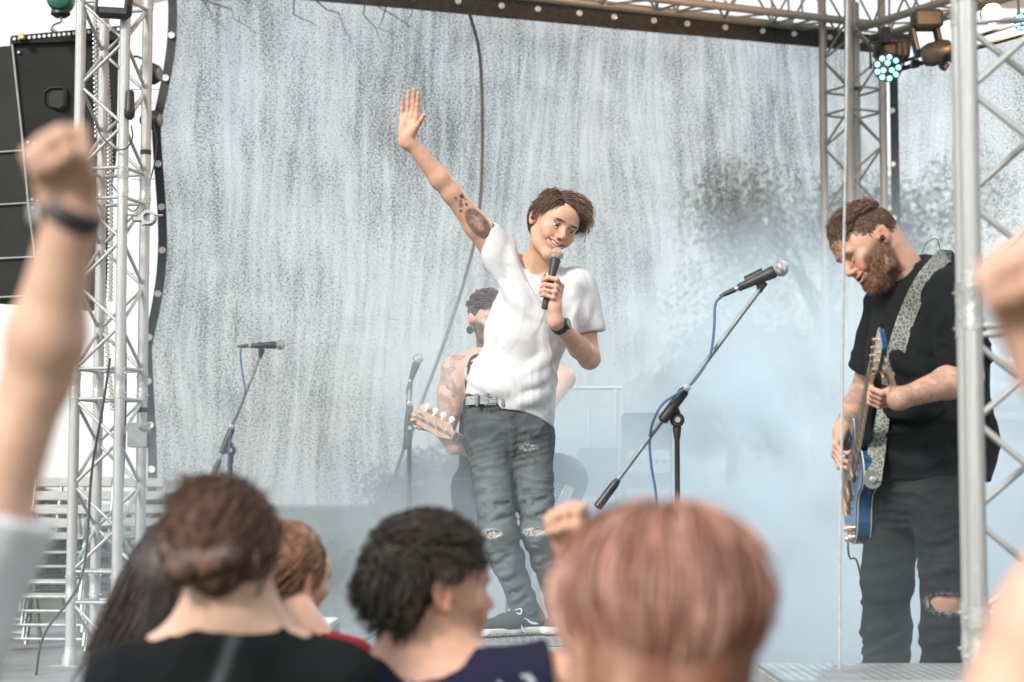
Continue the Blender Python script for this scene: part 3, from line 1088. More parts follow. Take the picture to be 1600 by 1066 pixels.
def make_chair(label):
    t = thing('garden_chair', label, 'chair', (0, 0, 0), 'stacked garden chairs behind the tower')
    W, D_, SH, BH = .42, .42, .30, .62
    for s_ in (-1, 1):
        x = s_ * W / 2
        b = MB(); b.tube(spline([(x, -.24, 0), (x, -.19, SH * .6), (x, -.17, SH), (x, -.02, SH + .01), (x, .17, SH)], 4), .011, 7)
        b.build('leg', M['chair_metal'], t)
        b = MB(); b.tube(spline([(x, .28, 0), (x, .20, SH * .7), (x, .18, SH + .04), (x, .24, BH)], 4), .011, 7)
        b.build('leg', M['chair_metal'], t)
        b = MB(); b.tube(spline([(x, -.19, SH + .02), (x * 1.05, -.16, SH + .12), (x, .21, SH + .14)], 4), .010, 6)
        b.build('armrest', M['chair_metal'], t)
    b = MB(); b.tube([(-W / 2, -.215, .10), (W / 2, -.215, .10)], .009, 6); b.build('stretcher', M['chair_metal'], t)
    for k in range(4):
        z = SH + .085 + k * .070; y = .19 + .05 * (z - SH) / (BH - SH)
        b = MB(); b.box((0, y - .014, z), (W - .01, .012, .048), Matrix.Rotation(R(-6), 3, 'X'), .004)
        b.build('back_slat', M['chair_slat'], t)
    for k in range(5):
        b = MB(); b.box((0, -.14 + k * .075, SH + .016), (W - .02, .058, .014), None, .004)
        b.build('seat_slat', M['chair_slat'], t)
    return t


def copy_tree(o, parent=None):
    c = o.copy(); COL.objects.link(c)
    if parent is not None:
        c.parent = parent
    for ch in list(o.children):
        copy_tree(ch, c)
    return c


stk = [(98, 10.1, -8, 'left stack, in front of the sky'), (192, 10.5, 10, 'middle stack, behind the tower'), (262, 11.6, 4, 'right stack, behind the mesh'), (18, 10.6, -14, 'stack at the left edge')]
ordw = ['lowest', 'second from the bottom', 'middle', 'second from the top', 'topmost']
proto = make_chair('x')
first = True
for (px, Y, az, lab) in stk:
    base = at(px, 900, Y); base.z = .805 if Y < 11 else .70
    if Y > 11: base.z = .80
    for k in range(5):
        o = proto if first else copy_tree(proto)
        first = False
        o.location = base + rotz(az) @ Vector((0, -.022 * k, .070 * k)) - Vector((0, 0, 0))
        o.rotation_euler = (0, 0, R(az))
        o['label'] = f'{ordw[k]} garden chair of the {lab}'

# ---- microphones and stands
def microphone(label, head, direction, L=.17, warm=False, cat='microphone', r=.026, group=None, connector=True):
    """head: centre of the ball; direction: from ball to tail"""
    head = Vector(head); d_ = Vector(direction).normalized()
    t = thing('microphone', label, cat, head, group)
    b = MB()
    pr = []
    for k in range(13):
        a = math.pi * k / 14
        pr.append((-math.cos(a) * r, max(math.sin(a) * r, .0008)))
    b.lathe(head, d_, pr, 20, caps=True)
    b.build('grille', M['mic_grille_warm' if warm else 'mic_grille'], t)
    b = MB(); b.lathe(head, d_, [(-.003, r * 1.0), (-.003, r * 1.05), (.005, r * 1.05), (.005, r)], 20, caps=False); b.build('band', M['steel'] if not warm else M['mic_grille_warm'], t)
    b = MB(); b.lathe(head, d_, [(r * .82, r * .72), (r * 1.1, r * .80), (r * 1.5, r * .76), (r * 3, r * .62), (L - .004, r * .48), (L, r * .40)], 20); b.build('handle', M['black_plastic'], t)
    if connector:
        b = MB(); b.lathe(head + d_ * L, d_, [(0, .0100), (.012, .0100)], 14); b.build('connector_ring', M['steel'], t)
        b = MB(); b.lathe(head + d_ * (L + .012), d_, [(0, .0095), (.035, .009), (.06, .0045)], 14); b.build('connector', M['black_plastic'], t)
    return t


def mic_stand(label, tip, joint, tail, base, m=None, jr=1.0, legs=True, group='microphone stands on the stage'):
    m = m or M['black_metal']
    tip, joint, tail, base = map(Vector, (tip, joint, tail, base))
    t = thing('microphone_stand', label, 'stand', base, group)
    b = MB(); b.tube([tail, tip], .0085 * jr, 10); bo = b.build('boom', M['grey_metal'], t)
    d_ = (tip - tail).normalized()
    b = MB(); b.lathe(tail - d_ * .0, d_, [(-.005, .011), (0, .016), (.10, .015), (.12, .010)], 12); b.build('counterweight', m, t)
    jb = tail + d_ * (joint - tail).dot(d_)
    b = MB(); b.lathe(jb - d_ * .07, d_, [(0, .010), (.006, .019), (.13, .019), (.145, .012)], 12); b.build('boom_clutch', m, t)
    b = MB(); b.lathe(jb + d_ * .076 + Vector((0, -.03, 0)), (0, -1, 0), [(0, .013), (.012, .013), (.014, .005)], 10); b.build('knob', M['steel'], t)
    top = Vector((base.x, base.y, joint.z - .055))
    b = MB(); b.tube([jb, top + Vector((0, 0, .03))], [.017, .015], 8); b.lathe(top + Vector((0, .026, .01)), (0, -1, 0), [(0, .024), (.045, .026), (.05, .02)], 14); b.build('swivel', m, t)
    b = MB(); b.lathe(top + Vector((0, -.026, .01)), (0, -1, 0), [(0, .012), (.006, .010)], 10); b.build('bolt', M['steel'], t)
    b = MB(); b.lathe(top, (0, 0, -1), [(0, .012), (.02, .016), (.05, .012), (.06, .0095), (.30, .0095)], 12); b.build('pole', m, t)
    b = MB(); b.lathe(top - Vector((0, 0, .30)), (0, 0, -1), [(0, .010), (.01, .016), (.08, .018), (.10, .0135), (top.z - .30 - base.z - .04, .0135)], 12); b.build('lower_pole', m, t)
    for k in range(3 if legs else 0):
        a = R(30 + 120 * k)
        f = Vector((math.cos(a), math.sin(a), 0))
        b = MB(); b.tube([base + Vector((0, 0, .16)), base + f * .30 + Vector((0, 0, .012))], .008, 8); lg = b.build('leg', m, t)
        b = MB(); b.lathe(base + f * .29 + Vector((0, 0, .017)), f, [(0, .011), (.03, .011), (.034, .006)], 8); b.build('rubber_foot', M['rubber'], lg)
    # clip at the tip
    b = MB(); b.tube([tip - d_ * .01, tip + d_ * .03], .011, 8); b.build('clip_mount', m, t)
    return t


# front stand beside the singer
YM = 7.0
tip = at(1188, 452, YM); jt = at(1055, 636, YM); tl_ = at(934, 792, YM)
bs = at(1058, 700, YM + .03); bs.z = STZ + .004
mic_stand('black microphone stand with long boom between the singer and the guitarist', tip, jt, tl_, bs)
mh = at(1220, 420, YM - .02); mt = at(1132, 460, YM)
microphone('black microphone with silver grille clipped on the front boom', mh, mt - mh, .165, r=.0285)
b = MB(); b.tube([tip + Vector((.0, 0, .0)), at(1187, 440, YM)], [.012, .016], 10); b.lathe(at(1190, 430, YM) - (mh - mt).normalized() * .06, (mh - mt), [(0, .0215), (.07, .024)], 14)
tag(b.build('microphone_clip', M['black_plastic']), 'black clip holding the microphone on the front boom', 'clip')
cable('blue microphone cable winding down the front boom', [at(1131, 461, YM), at(1118, 475, YM - .01), at(1116, 510, YM - .02), at(1112, 545, YM - .025), at(1104, 567, YM - .03), at(1082, 598, YM - .03), at(1060, 614, YM - .03), at(1035, 632, YM - .035), at(1020, 660, YM - .03), at(1015, 690, YM), at(1018, 730, YM), at(1026, 785, YM), at(1030, 900, YM)], .0048, M['cable_blue'])
# left stand near the mesh
YL = 10.2
tip = at(407, 556, YL); jt = at(357, 690, YL); tl_ = at(330, 752, YL); bs = at(361, 700, YL); bs.z = STZ + .004
mic_stand('thin microphone stand standing left, in front of the mesh', tip, jt, tl_, bs, jr=.8)
mh = at(438, 539, YL); mt = at(378, 541, YL)
microphone('small microphone on the left stand pointing right', mh, mt - mh, .15, r=.026)
b = MB(); b.tube([tip, at(409, 545, YL)], [.011, .017], 8)
tag(b.build('microphone_clip', M['black_plastic']), 'clip under the small left microphone', 'clip')
cable('blue cable hanging from the left microphone and twisting round its boom', [at(377, 541, YL), at(376, 560, YL - .02), at(380, 590, YL - .03), at(383, 612, YL - .03), at(374, 640, YL - .03), at(362, 665, YL - .03), at(358, 700, YL - .03), at(356, 760, YL - .03), at(358, 900, YL - .03)], .005, M['cable_blue'])
# bass player's stand in the smoke
YB = 10.0
tip = at(645, 585, YB); jt = at(640, 655, YB); tl_ = at(634, 700, YB); bs = at(640, 800, YB); bs.z = STZ + .004
mic_stand('microphone stand in the smoke left of the bass player', tip, jt, tl_, bs, jr=.8)
mh = at(653, 561, YB); mt = at(645, 585, YB)
microphone('dark microphone tilted up on the smoky stand by the bass player', mh, mt - mh, .11, r=.026)
cable('cable hanging along the smoky stand', [at(645, 590, YB), at(636, 620, YB - .03), at(637, 700, YB - .03), at(634, 800, YB - .03)], .004, M['cable_grey'])

# ---- riser boxes along the stage front
m_tread = mat('tread_plate', (.36, .39, .40), .42, .5, .15, 8)
m_grey_side = mat('riser_side', (.34, .36, .36), .6, .2, .15, 6)


def riser(label, x0, x1, y0, y1, z1, z0=STZ + .004, tread=True, mside=None, mtop=None):
    t = thing('riser_box', label, 'riser', ((x0 + x1) / 2, (y0 + y1) / 2, z0), 'riser boxes along the stage front')
    b = MB(); b.box(((x0 + x1) / 2, (y0 + y1) / 2, (z0 + z1 - .03) / 2), (x1 - x0 - .03, y1 - y0 - .03, z1 - .03 - z0), None, .004); b.build('box', mside or M['red_frame'], t, smooth=False)
    b = MB(); b.box(((x0 + x1) / 2, (y0 + y1) / 2, z1 - .035), (x1 - x0, y1 - y0, .05), None, .004); b.build('rim', m_grey_side, t, smooth=False)
    b = MB(); b.box(((x0 + x1) / 2, (y0 + y1) / 2, z1 - .004), (x1 - x0 - .01, y1 - y0 - .01, .014), None, .004); tp = b.build('top_plate', mtop or m_tread, t, smooth=False)
    if tread:
        b = MB(); nx_ = int((x1 - x0) / .03); ny_ = int((y1 - y0) / .03)
        for i in range(nx_):
            for j in range(ny_):
                c = Vector((x0 + .018 + i * .03, y0 + .018 + j * .03, z1 + .003)); a = R(45 if (i + j) % 2 else -45)
                u = Vector((math.cos(a), math.sin(a), 0)) * .013; w = Vector((-math.sin(a), math.cos(a), 0)) * .004
                b.add([c - u, c - w, c + u, c + w, c + Vector((0, 0, .0022))], [(0, 1, 4), (1, 2, 4), (2, 3, 4), (3, 0, 4)])
        o = b.build('tread_pattern', m_tread, t, smooth=False); o['kind'] = 'stuff'
    return t


riser('riser box with tread plate top under the singer', -.20, .27, 7.35, 8.1, 1.065)
riser('large tread plate riser at the bottom right in front of the guitarist', .76, 1.42, 5.65, 6.25, 1.085)
riser('small pale topped red box at the stage front behind the blonde woman', -.86, -.66, 7.3, 7.7, 1.14, tread=False, mtop=M['white_paint'])

# ---- amplifiers far back in the smoke
def amp(label, px0, py0, px1, py1, Y, shelves=3):
    a, c = at(px0, py0, Y), at(px1, py1, Y)
    t = thing('amplifier', label, 'amplifier', ((a.x + c.x) / 2, Y, STZ), 'amplifiers in the smoke')
    w = c.x - a.x; z0 = STZ + .004; H = a.z - z0
    b = MB(); b.box(((a.x + c.x) / 2, Y + .2, z0 + H / 2), (w, .4, H), None, .01); b.build('cabinet', M['cabinet'], t, smooth=False)
    for k in range(shelves):
        z = z0 + H * (.45 + .5 * k / shelves)
        b = MB(); b.box(((a.x + c.x) / 2, Y - .004, z), (w * .86, .012, H * .10), None, .003); pn = b.build('panel', M['steel'], t)
        for q in range(5):
            b = MB(); b.lathe(Vector((a.x + w * (.18 + q * .16), Y - .011, z)), (0, -1, 0), [(0, .012), (.014, .010)], 10); b.build('knob', M['black_plastic'], pn)
    b = MB(); b.box(((a.x + c.x) / 2, Y - .003, z0 + H * .2), (w * .9, .01, H * .32), None, .004); b.build('grille', M['hem'], t)
    return t


amp('tall amplifier rack in the smoke right of the singer', 975, 645, 1052, 790, 10.6, 3)
amp('wide amplifier cabinet in the smoke beside the tall rack', 905, 700, 966, 790, 10.6, 2)
t = thing('drum_riser_frame', 'faint metal frame standing in the smoke behind the singer', 'frame', at(930, 700, 10.9))
for (a, c) in (((880, 606), (972, 606)), ((962, 606), (962, 790)), ((972, 606), (972, 790)), ((920, 640), (920, 790))):
    rod('tube', at(*a, 10.9), at(*c, 10.9), .012, M['alu'], t)
t = thing('equipment_case', 'dark equipment case behind the guitarist at the right edge', 'case', at(1590, 600, 11.0))
b = MB(); c_ = at(1585, 560, 11.0); b.box((c_.x + .1, 11.1, (STZ + c_.z) / 2 + .002), (.55, .4, c_.z - STZ), None, .01); b.build('case', M['grey_metal'], t, smooth=False)
for k in range(3):
    z = c_.z - .08 - k * .16
    b = MB(); b.box((c_.x + .1, 10.893, z), (.48, .012, .11), None, .003); b.build('panel', M['cabinet'], t)
b = MB(); b.lathe((at(1581, 560, 10.88).x, 10.88, at(1581, 562, 10.88).z), (0, -1, 0), [(0, .012), (.01, .010)], 10)
b.build('indicator', mat('indicator_light', (.8, .2, .1), .4, emit=(1, .25, .12), estr=4), t)

# ---- stage lights in the upper right corner
m_led = mat('led_cyan', (.2, .8, .9), .2, emit=(.16, .72, .95), estr=1.6)
m_ledw = mat('led_core', (.8, .9, 1), .2, emit=(.75, .97, 1.0), estr=4.5)


def par_can(label, c, d_, rad=.078, n=12, led=None, name='stage_light', lit=True, L_=.16):
    c = Vector(c); d_ = Vector(d_).normalized()
    t = thing(name, label, 'stage light', c, 'stage lights under the roof')
    b = MB(); b.lathe(c - d_ * L_, d_, [(0, rad * .45), (.01, rad * .6), (L_ * .45, rad * .8), (L_ * .6, rad), (L_, rad * 1.02), (L_, rad * .94), (L_ - .012, rad * .92)], 24); b.build('housing', M['black_metal'], t)
    x = d_.cross(Vector((0, 0, 1))).normalized(); y = x.cross(d_)
    pos = [(0.34 * math.cos(R(90 + 120 * k)), .34 * math.sin(R(90 + 120 * k))) for k in range(3)] + [(.76 * math.cos(R(20 + 40 * k)), .76 * math.sin(R(20 + 40 * k))) for k in range(9)]
    for (u, v) in pos[:n]:
        q = c - d_ * .008 + x * u * rad + y * v * rad
        b = MB(); b.lathe(q, d_, [(0, rad * .185), (.004, rad * .18), (.010, rad * .12), (.012, rad * .03)], 12); ln = b.build('lens', m_led if lit else M['grey_metal'], t)
        if lit:
            b = MB(); b.lathe(q + d_ * .0105, d_, [(0, rad * .09), (.004, rad * .05)], 10); b.build('led', m_ledw, ln)
    for s_ in (-1, 1):
        pass
    b = MB(); b.tube([c + x * rad * 1.15 - d_ * .06, c + x * rad * 1.15 - d_ * .06 + Vector((0, .03, .16)), c - x * rad * 1.15 - d_ * .06 + Vector((0, .03, .16)), c - x * rad * 1.15 - d_ * .06], .008, 6); b.build('yoke', M['black_metal'], t)
    b = MB(); b.box(c - d_ * .06 + Vector((0, .03, .20)), (.05, .05, .10), None, .006); b.build('clamp', M['black_metal'], t)
    return t


YP = 11.4
pc = at(1387, 106, YP)
par_can('round stage light with twelve cyan LEDs lit, upper right corner', pc, (-.15, -1, -.18), rad=.082)
lt = spot(pc + Vector((-.02, -.09, -.02)), (.6, 8.5, 1.0), (.30, .74, 1.0), 150, 80)
pc2 = at(1595, 34, 9.6)
par_can('second stage light with blue LEDs at the right edge', pc2, (-.8, -.7, -.25), rad=.042)

# moving head: base, yoke and head
t = thing('moving_head', 'dark moving head spotlight hanging right of the lit LED light', 'stage light', at(1460, 70, 11.2), 'stage lights under the roof')
c_ = at(1448, 40, 11.2)
b = MB(); b.box(c_ + Vector((0, 0, .03)), (.17, .14, .11), None, .02); b.build('base', M['black_metal'], t)
for s_ in (-1, 1):
    b = MB(); b.box(c_ + Vector((s_ * .07, 0, -.10)), (.035, .07, .18), Matrix.Rotation(R(-12), 3, 'Y'), .012); b.build('arm', M['black_metal'], t)
hc = at(1465, 82, 11.15)
b = MB(); b.lathe(hc - Vector((.09, 0, .03)), Vector((1, -.35, .25)), [(0, .04), (.01, .055), (.05, .068), (.13, .068), (.17, .052), (.175, .042)], 20); b.build('head', M['black_metal'], t)
b = MB(); b.lathe(hc - Vector((.09, 0, .03)) + Vector((1, -.35, .25)).normalized() * .176, Vector((1, -.35, .25)), [(0, .042), (.004, .04), (.01, .015)], 16); b.build('lens', M['grey_metal'], t)
# dark dimmer box behind the LED light
t = thing('dimmer_box', 'dark brown housing box above the lit LED light', 'box', at(1392, 72, 11.6), 'stage lights under the roof')
b = MB(); b.box(at(1394, 74, 11.62), (.20, .16, .15), Matrix.Rotation(R(8), 3, 'Y'), .02); b.build('housing', M['black_metal'], t)
b = MB(); b.box(at(1394, 58, 11.6), (.26, .05, .03), None, .006); b.build('bracket', M['black_metal'], t)
# light bars running from the corner
t = thing('lighting_bar', 'dark lighting bar with clamps under the roof at the upper right', 'bar', at(1490, 90, 11.3))
rod('tube', at(1372, 118, 11.7), at(1640, 42, 10.2), .014, M['black_metal'], t)
rod('tube', at(1400, 100, 11.7), at(1640, 20, 10.2), .010, M['black_metal'], t)
for (px, py) in ((1430, 100), (1475, 103), (1487, 90)):
    b = MB(); b.box(at(px, py, 11.3), (.05, .05, .045), Matrix.Rotation(R(px), 3, 'Y'), .008); b.build('clamp', M['black_metal'], t)

# warm lamp
wl = at(1551, 22, 10.6)
t = thing('warm_spotlight', 'bright warm white lamp glowing under the roof at the upper right', 'stage light', wl, 'stage lights under the roof')
b = MB(); b.lathe(wl + Vector((0, .10, .02)), (0, -1, -.2), [(0, .03), (.02, .05), (.10, .056), (.10, .05), (.085, .048)], 20); b.build('housing', M['black_metal'], t)
b = MB(); b.lathe(wl + Vector((0, .012, .0)), (0, -1, -.2), [(0, .046), (.01, .043), (.02, .03), (.024, .005)], 20); b.build('bulb', mat('warm_lamp', (1, .9, .7), .3, emit=(1, .82, .60), estr=40), t)
pl = bpy.data.lights.new('lamp_light', 'POINT'); pl.energy = 80; pl.color = (1, .5, .22); pl.shadow_soft_size = .05
po = bpy.data.objects.new('lamp_light', pl); COL.objects.link(po); po.location = wl + Vector((0, -.10, .0))

# ================================================================== PEOPLE: shared parts
class Loc:
    """SDF modelling in a local frame (rigid matrix, uniform scale)"""
    def __init__(s, S, Mx, sc=1.0):
        s.S = S; s.M = Mx; s.k = sc; s.R3 = Mx.to_3x3().normalized()

    def p(s, v): return s.M @ (Vector(v) * s.k)

    def cap(s, a, b, r1, r2=None, k=.012, op='+', side=None, w=1.0):
        s.S.cap(s.p(a), s.p(b), r1 * s.k, None if r2 is None else r2 * s.k, k * s.k, op, None if side is None else s.R3 @ Vector(side), w); return s

    def ell(s, c, r, k=.012, op='+', rot=None):
        rr = s.R3 if rot is None else s.R3 @ rot.to_3x3()
        s.S.ell(s.p(c), Vector(r) * s.k, k * s.k, op, rr.to_4x4()); return s


def head_matrix(pos, yaw=0, roll=0, pitch=0):
    """face looks along -Y at yaw 0; yaw turns it to the viewer's right, roll leans the crown right, pitch looks down"""
    return (Matrix.Translation(Vector(pos)) @ Matrix.Rotation(R(roll), 4, 'Y') @ Matrix.Rotation(R(yaw), 4, 'Z') @ Matrix.Rotation(R(pitch), 4, 'X'))


def add_head(S, Mx, sc=1.0, smile=1.0, beard=False, detail=True, jaw=1.0, open_mouth=0.0):
    h = Loc(S, Mx, sc)
    h.ell((0, .012, .030), (.0755, .094, .088), .01)
    h.ell((0, -.038, .012), (.064, .056, .070), .03)
    h.ell((0, -.040, -.040), (.054 * jaw, .050, .062), .03)
    for s in (-1, 1):
        h.cap((s * .053 * jaw, .008, -.040), (s * .040 * jaw, -.022, -.078), .013, .013, .03)
        h.cap((s * .040 * jaw, -.022, -.078), (s * .010, -.076, -.104), .012, .015, .025)
        h.ell((s * .043, -.064, -.018), (.023, .020, .018), .022)            # cheekbone
        if smile: h.ell((s * .036, -.078, -.038), (.017, .014, .016), .016)  # raised cheek
        h.ell((s * .030, -.088, .023), (.021, .010, .0075), .012)            # brow
    h.ell((0, -.083, -.098), (.020, .016, .015), .018)
    h.ell((0, -.080, .045), (.045, .016, .03), .03)
    if detail:
        for s in (-1, 1):
            h.ell((s * .030, -.104, .006), (.018, .015, .0125), .012, '-')   # socket
            h.ell((s * .0305, -.0795, .005), (.0150, .0135, .0125), .004)    # eyeball under the lids
            h.cap((s * .017, -.0895, .0095), (s * .030, -.0935, .0133), .0030, .0034, .003); h.cap((s * .030, -.0935, .0133), (s * .045, -.084, .0090), .0034, .003, .003)   # upper lid
            h.cap((s * .018, -.0885, -.0018), (s * .030, -.0925, -.0042), .0028, .003, .003); h.cap((s * .030, -.0925, -.0042), (s * .043, -.083, .0005), .003, .0028, .003)  # lower lid
    h.cap((0, -.090, .014), (0, -.113, -.022), .0075, .0105, .010)
    h.ell((0, -.114, -.026), (.0115, .0105, .0095), .006)
    for s in (-1, 1):
        h.ell((s * .0125, -.103, -.030), (.0080, .0105, .0078), .005)
        if detail: h.ell((s * .006, -.110, -.036), (.0035, .005, .003), .002, '-')
    # mouth
    h.ell((0, -.086, -.057), (.031, .017, .021), .014)
    w = .037 if smile else .024
    if detail:
        n = 8
        for s_ in (-1, 1):
            if smile: h.cap((s_ * .019, -.104, -.034), (s_ * .037, -.088, -.054), .0022, .003, .007, '-')
        for i in range(n):
            a0, a1 = -1 + 2 * i / n, -1 + 2 * (i + 1) / n
            op = (.0045 if smile else .0008) + open_mouth * .0035
            up = lambda a: (a * w, -.1035 + .021 * a * a, -.0525 + op * (1 - a * a) * .4 + (.011 if smile else .001) * a * a)
            lo = lambda a: (a * w * .95, -.1020 + .020 * a * a, -.0610 - op * (1 - a * a) * 1.1 + (.019 if smile else .003) * a * a)
            h.cap(up(a0), up(a1), .0034, .0034, .004)
            h.cap(lo(a0), lo(a1), .0042, .0042, .004)
        if smile:
            for i in range(n):
                a0, a1 = -.88 + 1.76 * i / n, -.88 + 1.76 * (i + 1) / n
                md = lambda a: (a * w, -.1035 + .021 * a * a, -.0570 - .0018 + (.0155) * a * a)
                rr = lambda a: .0012 + (.0026 + open_mouth * .0016) * (1 - a * a)
                h.cap(md(a0), md(a1), rr(a0) + .0006, rr(a1) + .0006, .0015, '-')
                m2 = lambda a: (a * w, -.0990 + .021 * a * a, -.0570 - .0018 + (.0155) * a * a)
                h.cap(m2(a0), m2(a1), rr(a0) + .0006, rr(a1) + .0006, .0015, '-')
    # ears
    for s in (-1, 1):
        rt = Matrix.Rotation(R(-18) * s, 4, 'Z') @ Matrix.Rotation(R(-12), 4, 'X')
        h.ell((s * .079, .014, .002), (.0085, .0195, .032), .006, rot=rt)
        if detail:
            h.ell((s * .088, .010, .002), (.0065, .0105, .018), .004, '-', rot=rt)
            h.ell((s * .081, .006, -.022), (.006, .009, .009), .004)
            h.ell((s * .078, -.004, -.002), (.005, .004, .008), .004)
        else:
            h.ell((s * .089, .010, .002), (.006, .010, .017), .004, '-', rot=rt)
    return h


def head_paint(Mx, sc, skin, smile=1, stubble=0.0, beard=None, lip=(.50, .24, .20), brow=(.10, .06, .04), sockets=True):
    tl = tofn(Mx)

    def f(V, C):
        q = tl(V) / sc
        d = (q ** 2).sum(1) < .17 ** 2
        n = fbm(V, 55, 3)
        C = C * (1 + .22 * (n[:, None] - .5)) * (1 + .10 * (vnoise(V, 210, 7)[:, None] - .5) * np.array([.6, 1, 1]))
        X = np.abs(q[:, 0])
        # redder nose, cheeks, ears; lips; brows
        def bl(c, r, s=.6):
            return blob(np.stack([X, q[:, 1], q[:, 2]], -1), Vector(c), r, s) * d
        red = np.array(skin) * np.array([1.02, .74, .70])
        C = mixc(C, bl((.040, -.078, -.030), (.026, .04, .022), 1) * .45, red)
        C = mixc(C, bl((0, -.115, -.027), (.015, .02, .013), 1) * .5, red)
        C = mixc(C, bl((.085, .012, 0), (.02, .03, .04), 1) * .6, red)
        if stubble:
            st = np.clip(1 - np.abs(q[:, 2] + .082) / .045, 0, 1) * (q[:, 1] < .02) * d * (vnoise(V, 300, 5) * .5 + .5)
            C = mixc(C, st * stubble, np.array(skin) * .45)
        if beard is not None:
            line = -.032 + .040 * np.clip((X - .050) / .016, 0, 1)
            lipz = (X < .030) & (q[:, 2] > -.070) & (q[:, 2] < -.046) & (q[:, 1] < -.085)
            br = np.clip((line - q[:, 2] - .018 * (X < .045) * (q[:, 1] < -.05)) / .022, 0, 1) * np.clip((.022 - q[:, 1]) / .012, 0, 1) * (q[:, 2] > -.125) * (~lipz) * d
            C = mixc(C, br * (.70 + .3 * vnoise(V, (380, 380, 160), 8)), np.array(beard) * (0.8))
        wz = .009 if smile else .001
        a = q[:, 0] / .030
        m1 = (np.abs(q[:, 2] - (-.0515 + (.011 if smile else .001) * a * a)) < .0034) & (X < .028) & (q[:, 1] < -.082)
        m2 = (np.abs(q[:, 2] - (-.0655 + (.021 if smile else .003) * a * a)) < .0040) & (X < .027) & (q[:, 1] < -.082)
        C = mixc(C, (m1 | m2) * 0.6, lip)
        if sockets:
            C = mixc(C, bl((.029, -.094, .0262), (.022, .02, .0040), .8) * (.75 + .45 * vnoise(V, (500, 200, 500), 2)), brow)
            C = mixc(C, bl((.0305, -.089, .0115), (.0145, .01, .0025), .8) * .9, (.03, .02, .015))
            C = mixc(C, bl((.0305, -.093, .000), (.018, .01, .010), 1.0) * .25, red * .6)
        return C
    return f


def eyes(Mx, sc, parent, look=(0, 0), narrow=1.0, iris=(.10, .055, .03)):
    """eyeballs with iris set just proud of the lids' opening"""
    for s in (-1, 1):
        c = Mx @ (Vector((s * .0305, -.0800, .0048)) * sc)
        d = (Mx.to_3x3().normalized() @ Vector((look[0] + s * .12, -1, look[1]))).normalized()
        r = .0146 * sc
        b = MB()
        up = Mx.to_3x3().normalized() @ Vector((0, 0, 1)); x = d.cross(up).normalized(); y = x.cross(d)
        vs = []; fs = []; cols = []
        nr, ns = 9, 18
        for i in range(nr + 1):
            th = math.pi * .5 * i / nr
            for k in range(ns):
                ph = 2 * math.pi * k / ns
                vs.append(c + d * (math.cos(th) * r) + (x * math.cos(ph) * 1.0 + y * math.sin(ph) * narrow) * (math.sin(th) * r))
                cols.append((.01, .01, .01) if th < .34 else iris if th < .66 else (.55, .50, .47))
        for i in range(nr):
            for k in range(ns): fs.append((i * ns + k, i * ns + (k + 1) % ns, (i + 1) * ns + (k + 1) % ns, (i + 1) * ns + k))
        me = np_mesh('eye', np.array([tuple(v) for v in vs]), np.array(fs), np.array(cols))
        link('eye', me, MAT_EYE, parent)


MAT_EYE = mat('eye_surface', attr=True, rough=.12, var=.03)
MAT_SKIN = mat('skin', attr=True, rough=.46, var=.05, scale=35, bump=.22, bscale=420, sss=.12, spec=.4)
MAT_HAIR = mat('hair', attr=True, rough=.52, var=.25, scale=60, spec=.35)
MAT_CLOTH = mat('cloth', attr=True, rough=.88, var=.05, scale=30, bump=.25, bscale=900, spec=.15)
MAT_DENIM = mat('denim', attr=True, rough=.85, var=.14, scale=320, bump=.4, bscale=700, spec=.2, stretch=(1, 1, .35))


